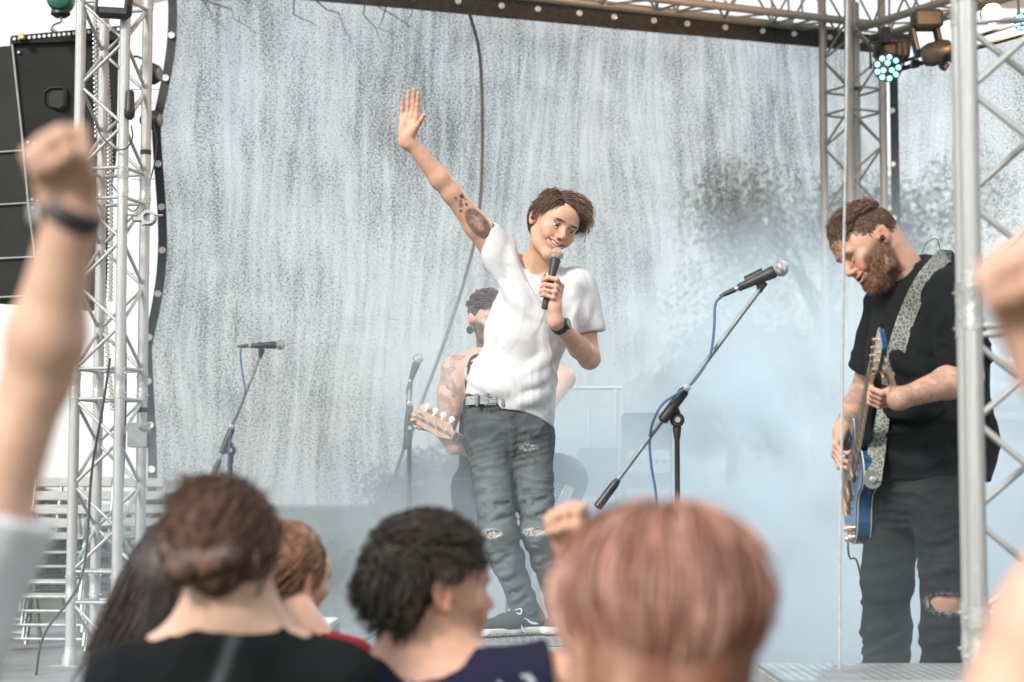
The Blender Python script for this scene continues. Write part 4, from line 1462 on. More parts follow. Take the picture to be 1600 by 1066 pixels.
def add_hand(S, Mx, side=1, curl=(0.1, 0.1, 0.1, 0.1), curl2=None, thumb=(.6, .0, .2), spread=1.0, sc=1.0, k=.003):
    """wrist at origin, fingers along +Z, palm faces -Y, thumb on side*X. curl in radians per joint.
    thumb = (outward angle, towards the palm, tip bend)"""
    h = Loc(S, Mx, sc)
    curl2 = curl2 or curl
    kx = [.030, .0105, -.0095, -.0285]        # index, middle, ring, little
    kz = [.092, .096, .091, .082]
    # palm
    h.cap((0, 0, -.02), (0, 0, .018), .0235, .024, .02, side=(1, 0, 0), w=1.28)
    for i in range(4):
        h.cap((kx[i] * .55 * side, 0, .018), (kx[i] * side, .001, kz[i] - .006), .0135, .0115, .012)
    h.ell((.022 * side, -.012, .036), (.016, .013, .028), .012)       # thenar
    h.ell((-.021 * side, -.010, .040), (.013, .011, .030), .012)
    ln = [(.043, .026, .021), (.047, .030, .022), (.044, .028, .022), (.034, .021, .019)]
    rd = [.0092, .0095, .0090, .0080]
    tips = []
    for i in range(4):
        p = Vector((kx[i] * side, 0, kz[i] - .004))
        sp = (kx[i] / .03) * .10 * spread * side
        c0, c1 = curl[i], curl2[i]
        ang = 0
        for j in range(3):
            ang += (c0 if j == 0 else c1)
            dr = Vector((math.sin(sp) * math.cos(ang), -math.sin(ang), math.cos(ang) * math.cos(sp)))
            q = p + dr * ln[i][j]
            r0 = rd[i] * (1 - .08 * j); r1 = rd[i] * (1 - .08 * (j + 1)) * (.93 if j == 2 else 1)
            h.cap(p, q, r0, r1, .0035 if j else .006)
            if j < 2: h.ell(q, (r1 * 1.06,) * 3, .003)
            p = q
        tips.append(h.p(p))
    a, b_, c_ = thumb
    t0 = Vector((.018 * side, -.008, .018))
    d1 = Vector((math.sin(a) * side, -math.sin(b_), math.cos(a) * math.cos(b_))).normalized()
    t1 = t0 + d1 * .040
    d2 = Vector((math.sin(a - c_ * .4) * side, -math.sin(b_ + c_ * .3), math.cos(a - c_ * .4))).normalized()
    t2 = t1 + d2 * .032
    d3 = Vector((math.sin(a - c_) * side, -math.sin(b_ + c_ * .6), math.cos(a - c_))).normalized()
    t3 = t2 + d3 * .024
    h.cap(t0, t1, .0155, .0120, .010); h.cap(t1, t2, .0118, .0102, .003); h.cap(t2, t3, .0104, .0078, .003)
    return h


def frame_from(z, y=None, x=None):
    """matrix whose Z axis is z and whose -Y axis is close to palm direction -y"""
    z = Vector(z).normalized()
    if y is not None:
        y = Vector(y); y = (y - z * y.dot(z)).normalized(); x = y.cross(z)
    else:
        x = Vector(x); x = (x - z * x.dot(z)).normalized(); y = z.cross(x)
    return Matrix((x, y, z)).transposed().to_4x4()


def limb(S, pts, rs, k=.02, side=None, w=None):
    for i in range(len(pts) - 1):
        S.cap(pts[i], pts[i + 1], rs[i], rs[i + 1], k, side=side, w=(w[i] if w else 1.0))


def arm(S, sh, el, wr, r=(.050, .043, .044, .029), k=.02, muscle=1.0):
    sh, el, wr = Vector(sh), Vector(el), Vector(wr)
    m = sh.lerp(el, .45); f = el.lerp(wr, .25)
    S.cap(sh, m, r[0], r[0] * .97, k); S.cap(m, el, r[0] * .96, r[1] * .88, k)
    S.cap(el, f, r[1] * .92, r[2], k); S.cap(f, wr, r[2], r[3], k, side=None)


# ---- hair: many tapered locks following a flow over the scalp
def hair(name, Mx, sc, parent, inside, flow, length, n=900, r=.0028, lift=.008, curl=.0, col=(.06, .04, .03), col2=(.12, .08, .05),
         seed=1, center=(0, .012, .030), rad=(.078, .097, .091), steps=7, gravity=0.0, seg=4, clump=0.5, wig=.004, m=None, taper=.85):
    rg = np.random.RandomState(seed)
    cen = np.array(center); rad_ = np.array(rad)
    nn = n * 6
    u = rg.normal(size=(nn, 3)); u /= np.linalg.norm(u, axis=1)[:, None]
    P = cen + u * rad_
    keep = np.array([inside(p) for p in P], dtype=bool)
    P = P[keep][:n]
    A = np.array(Mx)
    vs = []; fs = []; cs = []
    c1, c2 = np.array(col), np.array(col2)
    for i, p in enumerate(P):
        L = length(p) * rg.uniform(.75, 1.2)
        st = L / steps
        d = np.array(flow(p), dtype=float); d += rg.normal(size=3) * .22 * (1 - clump)
        d /= np.linalg.norm(d) + 1e-9
        pts = [p * 1.0]; q = p.copy(); ph = rg.uniform(0, 6.28); lf = lift * rg.uniform(.3, 1.3)
        side = rg.normal(size=3); side /= np.linalg.norm(side)
        for s_ in range(steps):
            fl = np.array(flow(q), dtype=float); fl /= np.linalg.norm(fl) + 1e-9
            d = d * .55 + fl * .45
            d[2] -= gravity * (s_ / steps)
            d += side * curl * math.sin(ph + s_ * .9)
            d /= np.linalg.norm(d)
            q = q + d * st
            e = (q - cen) / rad_; l = np.linalg.norm(e)
            tgt = 1 + lf / rad_.mean() * math.sin(min(1, (s_ + 1) / steps * 1.2) * math.pi * .75 + .2)
            if l < tgt: q = cen + e / l * tgt * rad_
            pts.append(q + side * wig * math.sin(ph + s_ * 1.1) * min(1, s_ / 3))
        pts = np.array(pts) * sc
        pts = pts @ A[:3, :3].T + A[:3, 3]
        rr = r * sc * rg.uniform(.6, 1.35)
        nv = len(vs)
        t = np.gradient(pts, axis=0); t /= np.linalg.norm(t, axis=1)[:, None] + 1e-9
        x = np.cross(t, [0.31, .2, .93]); x /= np.linalg.norm(x, axis=1)[:, None] + 1e-9
        y = np.cross(t, x)
        cc = c1 + (c2 - c1) * rg.uniform(0, 1) ** 1.5
        for s_ in range(steps + 1):
            w = rr * (1 - taper * (s_ / steps) ** 1.6)
            for k_ in range(seg):
                a = 2 * math.pi * k_ / seg
                vs.append(pts[s_] + (x[s_] * math.cos(a) + y[s_] * math.sin(a)) * w)
                cs.append(cc * (1 + .35 * s_ / steps))
        for s_ in range(steps):
            for k_ in range(seg):
                a, b = nv + s_ * seg + k_, nv + s_ * seg + (k_ + 1) % seg
                fs.append((a, b, b + seg, a + seg))
    me = np_mesh(name, np.array(vs), np.array(fs), np.array(cs))
    return link(name, me, m or MAT_HAIR, parent)


def scalp(name, Mx, sc, parent, fn_add, col, res=.004, m=None, streak=(90, 90, 30), amp=.003, col2=None):
    """base volume of hair as one solid with strand relief; fn_add(Loc) adds and cuts shapes"""
    S = SDF(); h = Loc(S, Mx, sc); fn_add(h)
    tl = tofn(Mx)

    def disp(P, D):
        mk = np.abs(D) < .02
        q = tl(P[mk])
        D[mk] = D[mk] - (fbm(q, streak, 9) - .5) * 2 * amp
        return D
    S.disp.append(disp)
    c2 = col2 or tuple(c * 1.9 for c in col)

    def pt(V, C):
        q = tl(V)
        return mixc(C, np.clip((fbm(q, np.array(streak) * 1.3, 4) - .42) * 3, 0, 1), c2)
    return sdf_obj(name, S, m or MAT_HAIR, parent, res, col, pt)


def mapped(obj_M, S): return Loc(S, obj_M)


def cloth_disp(S, amp=.004, freq=(14, 14, 9), seed=1, extra=None, shear=0.0):
    def disp(P, D):
        mk = np.abs(D) < .03
        Q = P[mk].copy(); Q[:, 0] += shear * Q[:, 2]
        w = (fbm(Q, 5, seed + 3, 2)[:, None] - .5) * np.array([.15, .15, .25])
        n = vnoise(Q + w, freq, seed); n2 = vnoise(Q + w * 1.3, np.array(freq) * 2.3, seed + 7)
        rid = 1 - np.abs(2 * n - 1); rid2 = 1 - np.abs(2 * n2 - 1)
        D[mk] = D[mk] - ((rid ** 2 - .4) * amp + (rid2 ** 2 - .4) * amp * .35)
        if extra is not None: D[mk] = extra(Q, D[mk])
        return D
    S.disp.append(disp)


def fold(S, pts, r=.007, k=.03, op='+'):
    for i in range(len(pts) - 1):
        S.cap(pts[i], pts[i + 1], r * (1 if i else .4), r * (.4 if i == len(pts) - 2 else 1), k, op)


def cutcyl(S, p, d, r, L=.3, k=.005):
    """subtract a finite cylinder that starts at p and runs along d (opens a sleeve end cleanly)"""
    p = Vector(p); d = Vector(d).normalized(); p0 = npv(p); dn = npv(d)

    def fn(P):
        q = P - p0; t = q @ dn
        rad = np.sqrt(np.maximum((q * q).sum(1) - t * t, 0))
        return np.maximum(np.maximum(-t, t - L), rad - r)
    e = p + d * L
    lo = np.minimum(npv(p), npv(e)) - r; hi = np.maximum(npv(p), npv(e)) + r
    return S.fn(fn, lo, hi, k, '-')


def proj(S, px, py, Y0, Y1):
    """first surface point of S seen at a picture position"""
    ys = np.arange(Y0, Y1, .003)
    P = np.array([tuple(at(px, py, float(y))) for y in ys], dtype=np.float32)
    D = S.eval(P)
    i = np.nonzero(D < 0)[0]
    if not len(i): i = [int(np.argmin(D))]
    return Vector(P[i[0]])


def foldp(S, base, pts, r=.009, k=.03, op='+', depth=.25, Y0=None, Y1=None):
    """ridge or groove laid on the surface of base along picture positions"""
    W = []
    for (px, py) in pts:
        p = proj(base, px, py, Y0, Y1)
        p.y += r * .62 if op == '+' else -r * .70
        W.append(p)
    W = spline(W, 4)
    n = len(W) - 1
    for i in range(n):
        f0 = math.sin(math.pi * (.12 + .8 * i / n)); f1 = math.sin(math.pi * (.12 + .8 * (i + 1) / n))
        S.cap(W[i], W[i + 1], r * max(f0, .15), r * max(f1, .15), k, op)

# ================================================================== THE SINGER
SKIN_S = (.62, .36, .25)
YS_ = 7.7
sing = thing('person', 'singer in a white t-shirt and ripped grey jeans, one arm raised, singing into a microphone', 'person', at(800, 995, YS_))
HM = head_matrix(at(864, 353, 7.66), yaw=27, roll=23, pitch=6)
HS = 1.08
S = SDF()
add_head(S, HM, HS, smile=1, open_mouth=1.1)
neck_t = HM @ Vector((0, .024, -.058)); nb = at(838, 432, 7.74)
S.cap(nb, neck_t, .060, .052, .02)
for s_ in (-1, 1):   # neck tendons
    S.cap(HM @ Vector((s_ * .05, .01, -.05)), nb + Vector((s_ * .02, -.045, -.01)), .012, .010, .02)
# torso under the shirt
R_sh = at(776, 392, 7.72); L_sh = at(903, 448, 7.70)
chest = at(828, 500, 7.74); waist = at(806, 600, 7.76); hips = at(797, 660, 7.76)
S.cap(nb + Vector((0, .02, -.04)), chest, .072, .088, .05, side=(1, .1, 0), w=1.15)
S.cap(chest, waist, .088, .085, .05, side=(1, .1, 0), w=1.1)
S.cap(waist, hips, .085, .08, .05, side=(1, .1, 0), w=1.1)
S.cap(nb + Vector((-.02, .02, -.02)), R_sh, .045, .050, .05); S.cap(nb + Vector((.02, .02, -.03)), L_sh, .045, .048, .05)
# raised right arm
R_el = at(707, 303, 7.62); R_wr = at(636, 216, 7.55)
S.cap(R_sh, R_sh.lerp(R_el, .45), .056, .050, .03); S.cap(R_sh.lerp(R_el, .45), R_el, .049, .0375, .02)
S.cap(R_el, R_el.lerp(R_wr, .28), .038, .039, .02); S.cap(R_el.lerp(R_wr, .28), R_wr, .039, .0255, .02)
RH = Matrix.Translation(R_wr) @ frame_from(at(641, 150, 7.55) - at(634, 216, 7.57), y=Vector((.25, 1, .1)))
add_hand(S, RH, side=1, curl=(.16, .06, .05, .10), curl2=(.12, .12, .10, .10), thumb=(.62, .30, .05), spread=.35, sc=.99)
# left arm bent up to hold the microphone
L_el = at(921, 560, 7.66); L_wr = at(868, 502, 7.44)
S.cap(L_sh, L_sh.lerp(L_el, .5), .052, .048, .03); S.cap(L_sh.lerp(L_el, .5), L_el, .049, .040, .02)
S.cap(L_el, L_el.lerp(L_wr, .3), .040, .041, .02); S.cap(L_el.lerp(L_wr, .3), L_wr, .041, .027, .02)
mic_ball = at(870, 397, 7.475); mic_tail = at(850, 486, 7.42)
micd = (mic_tail - mic_ball).normalized()
# hand wrapped round the handle: palm behind/right of the mic, fingers crossing in front
grip = mic_ball + micd * .155
hx = -micd          # thumb side points up along the mic
hz = Vector((-.50, .05, .0)); hz = (hz - hx * hz.dot(hx)).normalized()
LW = Matrix.Translation(grip + Vector((.046, .012, -.016)) - hz * .060) @ frame_from(hz * 1.0 + Vector((0, -.35, 0)), x=hx)
# explicit grasp: metacarpal block, then fingers wrapping round the handle
front = Vector((0, -1, 0)); right = Vector((1, 0, 0))
uz = -micd; ux = (right - uz * right.dot(uz)).normalized(); uy = (front - uz * front.dot(uz) - ux * front.dot(ux)).normalized()


def G(x, y, z): return grip + ux * x + uy * y + uz * z


for i, zz in enumerate((.036, .013, -.009, -.029)):
    rr = (.0098, .0100, .0096, .0086)[i]
    k0 = G(.040 - .002 * i, -.008, zz - .001)
    # knuckle -> first joint (front right) -> second joint (front left) -> tip (left side, behind)
    k1 = G(.026, .033, zz + .001); k2 = G(-.016, .033, zz + .000); k3 = G(-.028, .010, zz - .001)
    if i == 0: k1 = G(.022, .035, zz + .006); k2 = G(-.010, .034, zz + .006); k3 = G(-.026, .014, zz + .002)
    if i == 3: k1 = G(.024, .029, zz); k2 = G(-.012, .030, zz + .003); k3 = G(-.024, .010, zz + .004)
    S.cap(k0, k1, rr * 1.12, rr * 1.05, .005); S.cap(k1, k2, rr, rr * .93, .003); S.cap(k2, k3, rr * .92, rr * .8, .003)
    S.ell(k1, (rr * 1.1,) * 3, .003); S.ell(k2, (rr * 1.02,) * 3, .003)
    S.cap(G(.036, -.012, -.052 + zz * .3), k0, .014, .0135, .012)
S.cap(L_wr, G(.034, -.006, -.056), .0265, .026, .02)
S.ell(G(.030, -.006, -.035), (.020, .022, .030), .015)
S.cap(G(.026, .004, -.02), G(-.004, -.018, .016), .014, .012, .012)
S.cap(G(-.004, -.018, .018), G(-.026, -.004, .040), .0115, .0105, .004); S.cap(G(-.026, -.004, .040), G(-.030, .008, .062), .0105, .0085, .003)

hp = head_paint(HM, HS, SKIN_S, stubble=.40, brow=(.05, .03, .02))
t1 = at(690, 312, 7.58); t2 = at(731, 358, 7.60)
axis_arm = (R_sh - R_el).normalized()


def paint_singer(V, C):
    C = hp(V, C)
    # blurred dark tattoos on the raised arm, facing the viewer
    w = V - npv(R_el); ta = w @ npv(axis_arm)
    perp = w - ta[:, None] * npv(axis_arm)
    sd_ = npv(axis_arm.cross(Vector((0, 1, 0))).normalized()); pv_ = perp @ sd_
    facing = V[:, 1] < (npv(R_el)[1] + npv(axis_arm)[1] * ta + .005)
    rot_rho = np.sqrt(((ta - .145) / .076) ** 2 + ((pv_ - .004) / .038) ** 2)
    big = np.clip((1 - rot_rho) * 8, 0, 1) * facing
    inner = np.clip((1 - np.sqrt(((ta - .140) / .042) ** 2 + ((pv_ - .002) / .019) ** 2)) * 6, 0, 1)
    nn = fbm(V, 75, 12)
    dk = big * np.clip(.95 - inner * (.50 - 1.1 * (nn - .35)), .12, 1) * (.70 + .5 * (nn - .4))
    C = mixc(C, dk * .98, (.045, .055, .06))
    sm = 0
    for (a_, b_, r1_) in ((-.012, .020, .009), (-.022, -.004, .006), (.012, -.004, .009), (.024, .014, .006), (.030, -.018, .006), (-.002, .004, .006), (.006, .024, .004)):
        sm = np.maximum(sm, np.clip((1 - np.sqrt(((ta - a_ - .035) / (r1_ * 1.35)) ** 2 + ((pv_ - b_) / (r1_ * 1.2)) ** 2)) * 3, 0, 1))
    C = mixc(C, sm * facing * np.clip(nn * 1.6, 0, 1) * .95, (.04, .045, .05))
    # warm knuckles and palm
    for c_ in (grip + ux * .03, R_wr + Vector((.02, 0, .06))):
        C = mixc(C, blob(V, c_, (.06, .06, .08), 1.0) * .25, (.62, .30, .24))
    return C


hx0 = HM.translation
sdf_obj('body', S, MAT_SKIN, sing, .0040, SKIN_S, paint_singer,
        fine=[(2, hx0.z - .14, hx0.z + .13, .0019), (0, hx0.x - .10, hx0.x + .12, .0022), (1, hx0.y - .13, hx0.y + .10, .0024),
              (2, grip.z - .07, grip.z + .08, .0026), (0, R_wr.x - .05, R_wr.x + .06, .0028), (2, R_wr.z - .02, R_wr.z + .21, .0028), (1, 7.35, 7.6, .003)])
eyes(HM, HS, sing, look=(.20, -.10), narrow=.8)
# teeth
b = MB(); vs_ = []; n = 10
for i in range(n + 1):
    a = -1 + 2 * i / n
    for (dz, dy) in ((.0045, 0), (-.0050, .001)):
        p = Vector((a * .030, -.0985 + .020 * a * a, -.0560 + .0125 * a * a + dz * (1 - .35 * abs(a)))); p.y += dy
        vs_ += [HM @ (p * HS), HM @ ((p + Vector((0, .004, 0))) * HS)]
fs_ = []
for i in range(n):
    q = i * 4
    fs_ += [(q, q + 2, q + 6, q + 4), (q + 1, q + 5, q + 7, q + 3), (q, q + 4, q + 5, q + 1), (q + 2, q + 3, q + 7, q + 6)]
b.add(vs_, fs_); b.build('teeth', mat('teeth', (.78, .74, .68), .25, var=.05), sing)
# in-ear monitor
b = MB(); b.lathe(HM @ Vector((-.090, .004, -.006)), HM.to_3x3() @ Vector((-1, -.5, 0)), [(0, .007), (.006, .008), (.010, .005)], 10); b.build('earpiece', M['black_plastic'], sing)


# hair: tousled brown, parted, sweeping to the viewer's right
def hs_in(p):
    x, y, z = p
    if z > .062 + .014 * math.cos(x * 40): return y < .2 and not (y < -.045 and z < .080 - .0 * x)
    if y > -.02 + .5 * (.05 - z) * .5 and z > -.025 and not (abs(x) > .066 and -.012 < y < .036 and z < .028): return True
    return False


def hs_fl(p):
    x, y, z = p[0], p[1], p[2] - .03
    out = np.array([x / .078, (y - .012) / .097, z / .091])
    if z > .045:   # crown: from a parting on his right, outward and forward
        base = np.array([.9 if x > -.02 else -.9, -.55, .10])
    else:
        base = np.array([.10 * np.sign(x), .25, -1.0])
    base = base - out * (base @ out) * .8
    return base


def scalp_s(h):
    h.ell((0, .016, .036), (.0795, .098, .0905), .01)
    h.ell((0, -.088, .008), (.068, .056, .066), .012, '-')
    h.ell((0, -.03, -.085), (.14, .16, .080), .012, '-')
    for s in (-1, 1): h.ell((s * .085, .002, -.006), (.022, .026, .034), .008, '-')


scalp('hair', HM, HS, sing, scalp_s, (.07, .042, .028), .0035, streak=(60, 60, 60))
hair('hair_lock', HM, HS, sing, hs_in, hs_fl, lambda p: .075 if p[2] > .085 else .050, n=2700, r=.0017, lift=.014, curl=.42, col=(.05, .03, .02), col2=(.15, .085, .052), seed=4, wig=.004, clump=.35, gravity=.25)['kind'] = 'stuff'
# longer fringe flopping over his left side
def fr_in(p): return p[0] > .005 and p[2] > .070 and p[1] < .04
def fr_fl(p):
    x, y, z = p
    if x > .070: return np.array([.35, -.25, -1.0])
    return np.array([1.0, -.55, .15])
hair('hair_lock', HM, HS, sing, fr_in, fr_fl, lambda p: .098, n=1000, r=.0017, lift=.026, curl=.50, col=(.06, .035, .022), col2=(.22, .12, .07), seed=9, wig=.006, clump=.3, gravity=.30, steps=9)['kind'] = 'stuff'

hair('hair_lock', HM, HS, sing, lambda p: p[2] > .055 and p[1] > .0, hs_fl, lambda p: .07, n=90, r=.0010, lift=.020, curl=.7, col=(.07, .04, .026), col2=(.26, .14, .08), seed=19, wig=.008, clump=.05, gravity=.1)['kind'] = 'stuff'

# microphone held in the hand
microphone('black wireless microphone with champagne grille held by the singer', mic_ball, mic_tail - mic_ball, .225, warm=True, r=.0255, connector=False)

# ---- white t-shirt
S = SDF()
sdv = Vector((1, .12, 0))
neckp = at(836, 422, 7.74)
A0 = at(832, 445, 7.755)
S.cap(at(834, 462, 7.75), at(818, 520, 7.75), .112, .118, .05, side=sdv, w=1.20)
S.cap(at(818, 520, 7.75), at(802, 600, 7.76), .118, .122, .05, side=sdv, w=1.12)
S.cap(at(802, 600, 7.76), at(798, 640, 7.765), .122, .126, .05, side=sdv, w=1.22)
S.cap(A0 + Vector((-.02, 0, .03)), R_sh + Vector((.01, 0, -.005)), .066, .070, .05)
S.cap(A0 + Vector((.03, 0, .02)), L_sh + Vector((-.016, 0, -.012)), .062, .068, .05)
S.cap(at(834, 432, 7.75), at(836, 470, 7.75), .075, .10, .04, side=sdv, w=1.25)
# sleeves
rs_end = R_sh.lerp(R_el, .12) ; S.cap(R_sh + Vector((.02, 0, -.03)), R_sh.lerp(R_el, .22), .076, .066, .04)
ls_end = at(917, 512, 7.675)
S.cap(L_sh, ls_end, .073, .070, .03)
# flare of the hem, longer on his left
S.cap(at(834, 605, 7.76), at(834, 655, 7.77), .068, .070, .06)
S.cap(at(770, 590, 7.76), at(764, 632, 7.75), .085, .088, .06)
# cuts: neckline, sleeve ends, hem
S.cap(neckp + Vector((.008, -.02, .055)), neckp + Vector((.004, .0, -.035)), .095, .064, .006, '-')
cutcyl(S, at(758, 376, 7.7), Vector((-1, 0, .12)), .13, .3)
S.cap(R_sh.lerp(rs_end, .55), R_el, .058, .060, .004, '-')
cutcyl(S, at(923, 519, 7.675), Vector((.16, 0, -1)), .125, .25)
S.cap(L_sh.lerp(L_el, .66), L_el, .053, .062, .004, '-')
hl, hr = at(726, 614, 7.6), at(864, 662, 7.6)


def hem_cut(P):
    u = np.clip((P[:, 0] - hl.x) / (hr.x - hl.x), 0, 1)
    # tucked high at the belt buckle on his right, hanging lower on his left
    z = np.interp(u, [0, .15, .30, .42, .60, .85, 1.0], [at(0, 613, 7.6).z, at(0, 616, 7.6).z, at(0, 618, 7.6).z, at(0, 637, 7.6).z, at(0, 640, 7.6).z, at(0, 652, 7.6).z, at(0, 664, 7.6).z])
    return z - P[:, 2]


S.fn(hem_cut, np.array([hl.x - .2, 7.4, hl.z - .30]), np.array([hr.x + .1, 8.1, hl.z + .12]), .006, '&')
# folds: from raised armpit down, across the belly, at the left sleeve
SB = S.copy()
for pts, r_, op in [
    ([(772, 420), (806, 470), (846, 500)], .010, '+'), ([(864, 540), (842, 572), (815, 588)], .013, '+'),
    ([(866, 566), (846, 592), (820, 600)], .012, '+'), ([(866, 596), (842, 618), (812, 630)], .011, '+'),
    ([(898, 462), (882, 515), (866, 560)], .014, '+'), ([(917, 468), (908, 500), (898, 524)], .012, '+'),
    ([(797, 392), (812, 440), (822, 490)], .010, '+'), ([(760, 395), (774, 420), (792, 440)], .010, '+'),
    
    
    ([(740, 590), (765, 604), (790, 612)], .009, '+'), ([(845, 500), (850, 560), (856, 640)], .009, '+'),
]:
    foldp(S, SB, pts, r_ * 1.0, .038, op, Y0=7.3, Y1=7.9)
cloth_disp(S, .0062, (17, 7, 1.9), 5, shear=.12)
shirt = sdf_obj('shirt', S, MAT_CLOTH, sing, .0042, (.60, .60, .62))
# rib collar
col_c = neckp + Vector((.004, -.002, -.012))
pts = []
for k in range(24):
    a = 2 * math.pi * k / 24
    pts.append(col_c + Vector((math.cos(a) * .069, math.sin(a) * .062, -.012 + .018 * math.sin(a) - .016 * math.cos(a))))
b = MB(); b.tube(pts, .0065, 6, closed=True); b.build('collar', mat('shirt_rib', (.60, .60, .62), .9, var=.04), shirt)
# thin necklace
b = MB(); b.tube(spline([at(818, 425, 7.65), at(826, 447, 7.618), at(838, 462, 7.605), at(848, 448, 7.615), at(856, 432, 7.64)], 6), .0014, 5); b.build('necklace', M['steel'], sing)

# ---- jeans
MAT_J = MAT_DENIM
S = SDF()
hipc = at(795, 655, 7.77)
S.cap(at(793, 628, 7.765), at(794, 668, 7.77), .118, .122, .04, side=sdv, w=1.26)
Rh = at(764, 690, 7.765); Lh = at(828, 690, 7.78); Rk = at(778, 835, 7.70); Lk = at(842, 830, 7.74); Ra = at(818, 945, 7.78); La = at(876, 950, 7.95)
S.cap(at(768, 668, 7.77), Rh, .100, .094, .04); S.cap(at(822, 668, 7.77), Lh, .100, .094, .04)
S.cap(Rh, Rk, .090, .070, .03); S.cap(Lh, Lk, .086, .064, .03)
S.ell(Rk, (.070, .078, .07), .03); S.ell(Lk, (.062, .075, .07), .03)
S.cap(Rk, Rk.lerp(Ra, .35), .064, .060, .03); S.cap(Rk.lerp(Ra, .35), Ra, .060, .050, .03)
S.cap(Lk, Lk.lerp(La, .35), .060, .058, .03); S.cap(Lk.lerp(La, .35), La, .058, .050, .03)
S.fn(lambda P: P[:, 2] - at(0, 631, 7.65).z, hipc - Vector((.3, .3, 0)), hipc + Vector((.3, .3, .25)), .004, '&')
for (a_, c_) in ((Ra, Rk), (La, Lk)):
    d_ = (a_ - c_).normalized()
    S.cap(a_ - d_ * .035, a_ + d_ * .012, .056, .055, .003)            # turn-up
    S.cap(a_ - d_ * .005, a_ + d_ * .10, .045, .047, .003, '-')
# knee rips
S.ell(at(767, 834, 7.625), (.036, .02, .012), .004, '-', Matrix.Rotation(R(-4), 4, 'Y'))
S.ell(at(838, 831, 7.665), (.045, .022, .010), .004, '-', Matrix.Rotation(R(-12), 4, 'Y'))
JB = S.copy()
def jf(pts, r=.006, op='+', k=.014): foldp(S, JB, pts, r, k, op, .2, 7.4, 8.1)
for i in range(6):     # whiskers at the hips, stacked creases behind the knees and above the shoes
    y_ = 690 + i * 10
    jf([(734 + i, y_ + 10), (752, y_ + 2), (786, y_ - 8)], .0065)
    jf([(802, y_ - 12), (826, y_ - 18), (856, y_ - 26)], .0065)
for (kx_, ky_, w_) in ((782, 778, 26), (838, 774, 24), (786, 800, 22), (842, 796, 22), (783, 868, 18), (796, 895, 16), (808, 915, 15), (816, 930, 14), (852, 870, 16), (862, 905, 14)):
    jf([(kx_ - w_, ky_ + 6), (kx_ - 4, ky_ + 1), (kx_ + w_, ky_ - 9)], .0075)
    jf([(kx_ - w_ + 3, ky_ + 15), (kx_, ky_ + 10), (kx_ + w_ - 4, ky_ + 2)], .006, '-')
jf([(796, 640), (801, 680), (800, 722)], .006)
jf([(748, 740), (764, 780), (774, 815)], .008); jf([(818, 735), (826, 775), (834, 812)], .008)
cloth_disp(S, .0055, (12, 12, 22), 21)


def paint_jeans(V, C):
    n = fbm(V, (30, 30, 8), 3); f = fbm(V, (10, 10, 22), 6)
    lt = np.array((.165, .185, .19)); dk = np.array((.045, .056, .060))
    for (c_, r_) in ((Rh.lerp(Rk, .4) + Vector((0, -.09, 0)), (.07, .07, .22)), (Lh.lerp(Lk, .45) + Vector((0, -.09, 0)), (.06, .07, .22)), (Rk + Vector((.01, -.06, -.1)), (.05, .06, .16)), (Lk + Vector((.01, -.06, -.1)), (.05, .06, .16))):
        C = mixc(C, blob(V, c_, r_, 1.0) * (.60 + .8 * (f - .4)), lt)
    C = mixc(C, np.clip((n - .55) * 3, 0, 1) * .35, lt)
    C = mixc(C, np.clip((f - .54) * 6, 0, 1) * .7, dk)
    # seams
    for (a_, c_) in ((at(727, 640, 7.74), at(735, 690, 7.72)), (at(794, 634, 7.64), at(802, 700, 7.64)), (at(802, 700, 7.64), at(796, 716, 7.66)), (at(860, 655, 7.75), at(858, 690, 7.74))):
        d = np.linalg.norm(np.cross(V - npv(a_), npv((c_ - a_).normalized())), axis=1)
        t = (V - npv(a_)) @ npv((c_ - a_).normalized())
        C = mixc(C, (d < .0045) * (t > 0) * (t < (c_ - a_).length) * .6, dk)
    # ripped edges and a worn patch on the thigh
    for (c_, r_) in ((at(767, 834, 7.63), (.042, .05, .018)), (at(838, 831, 7.67), (.052, .05, .017))):
        q = blob(V, c_, r_, .5)
        C = mixc(C, q * (vnoise(V, (220, 60, 400), 3) > .42), (.55, .56, .55))
    C = mixc(C, blob(V, at(826, 699, 7.665), (.032, .05, .014), .8) * (vnoise(V, (260, 60, 260), 9) > .5), (.55, .56, .55))
    C = mixc(C, (np.abs(V[:, 2] - (Ra.z + .052)) < .003) * .5, dk)
    return C


jeans = sdf_obj('jeans', S, MAT_J, sing, .0044, (.082, .096, .102), paint_jeans)
# legs seen through the rips and above the shoes (skin)
S = SDF()
limb(S, [Rh.lerp(Rk, .6), Rk, Rk.lerp(Ra, .35), Ra + Vector((.0, 0, -.05))], [.050, .0560, .040, .030], .03)
S.ell(Ra + Vector((.0, 0, -.045)), (.036, .042, .036), .02)
S.cap(Rk + Vector((-.01, -.015, 0)), Rk + Vector((-.01, -.015, -.02)), .052, .05, .02)
limb(S, [Lh.lerp(Lk, .6), Lk, Lk.lerp(La, .35), La + Vector((0, 0, -.05))], [.046, .0500, .038, .030], .03)
S.cap(Lk + Vector((-.005, -.018, 0)), Lk + Vector((-.005, -.018, -.02)), .050, .05, .02)
sdf_obj('leg_skin', S, MAT_SKIN, sing, .006, (.50, .29, .21))
# frayed threads over the rips
b = MB(); r_ = random.Random(3)
for (c_, w_) in ((at(767, 834, 7.622), .034), (at(838, 831, 7.662), .042)):
    for k in range(26):
        x = r_.uniform(-w_, w_); z0 = r_.uniform(.004, .012); p = c_ + Vector((x, .004 + .5 * x * x / w_ * .6, z0))
        q = c_ + Vector((x + r_.uniform(-.012, .012), .0, -r_.uniform(.0, .016)))
        b.tube([p, p.lerp(q, .5) + Vector((r_.uniform(-.004, .004), -.004, 0)), q], .0007, 3)
b.build('frayed_thread', mat('thread', (.62, .63, .62), .9), sing)['kind'] = 'stuff'

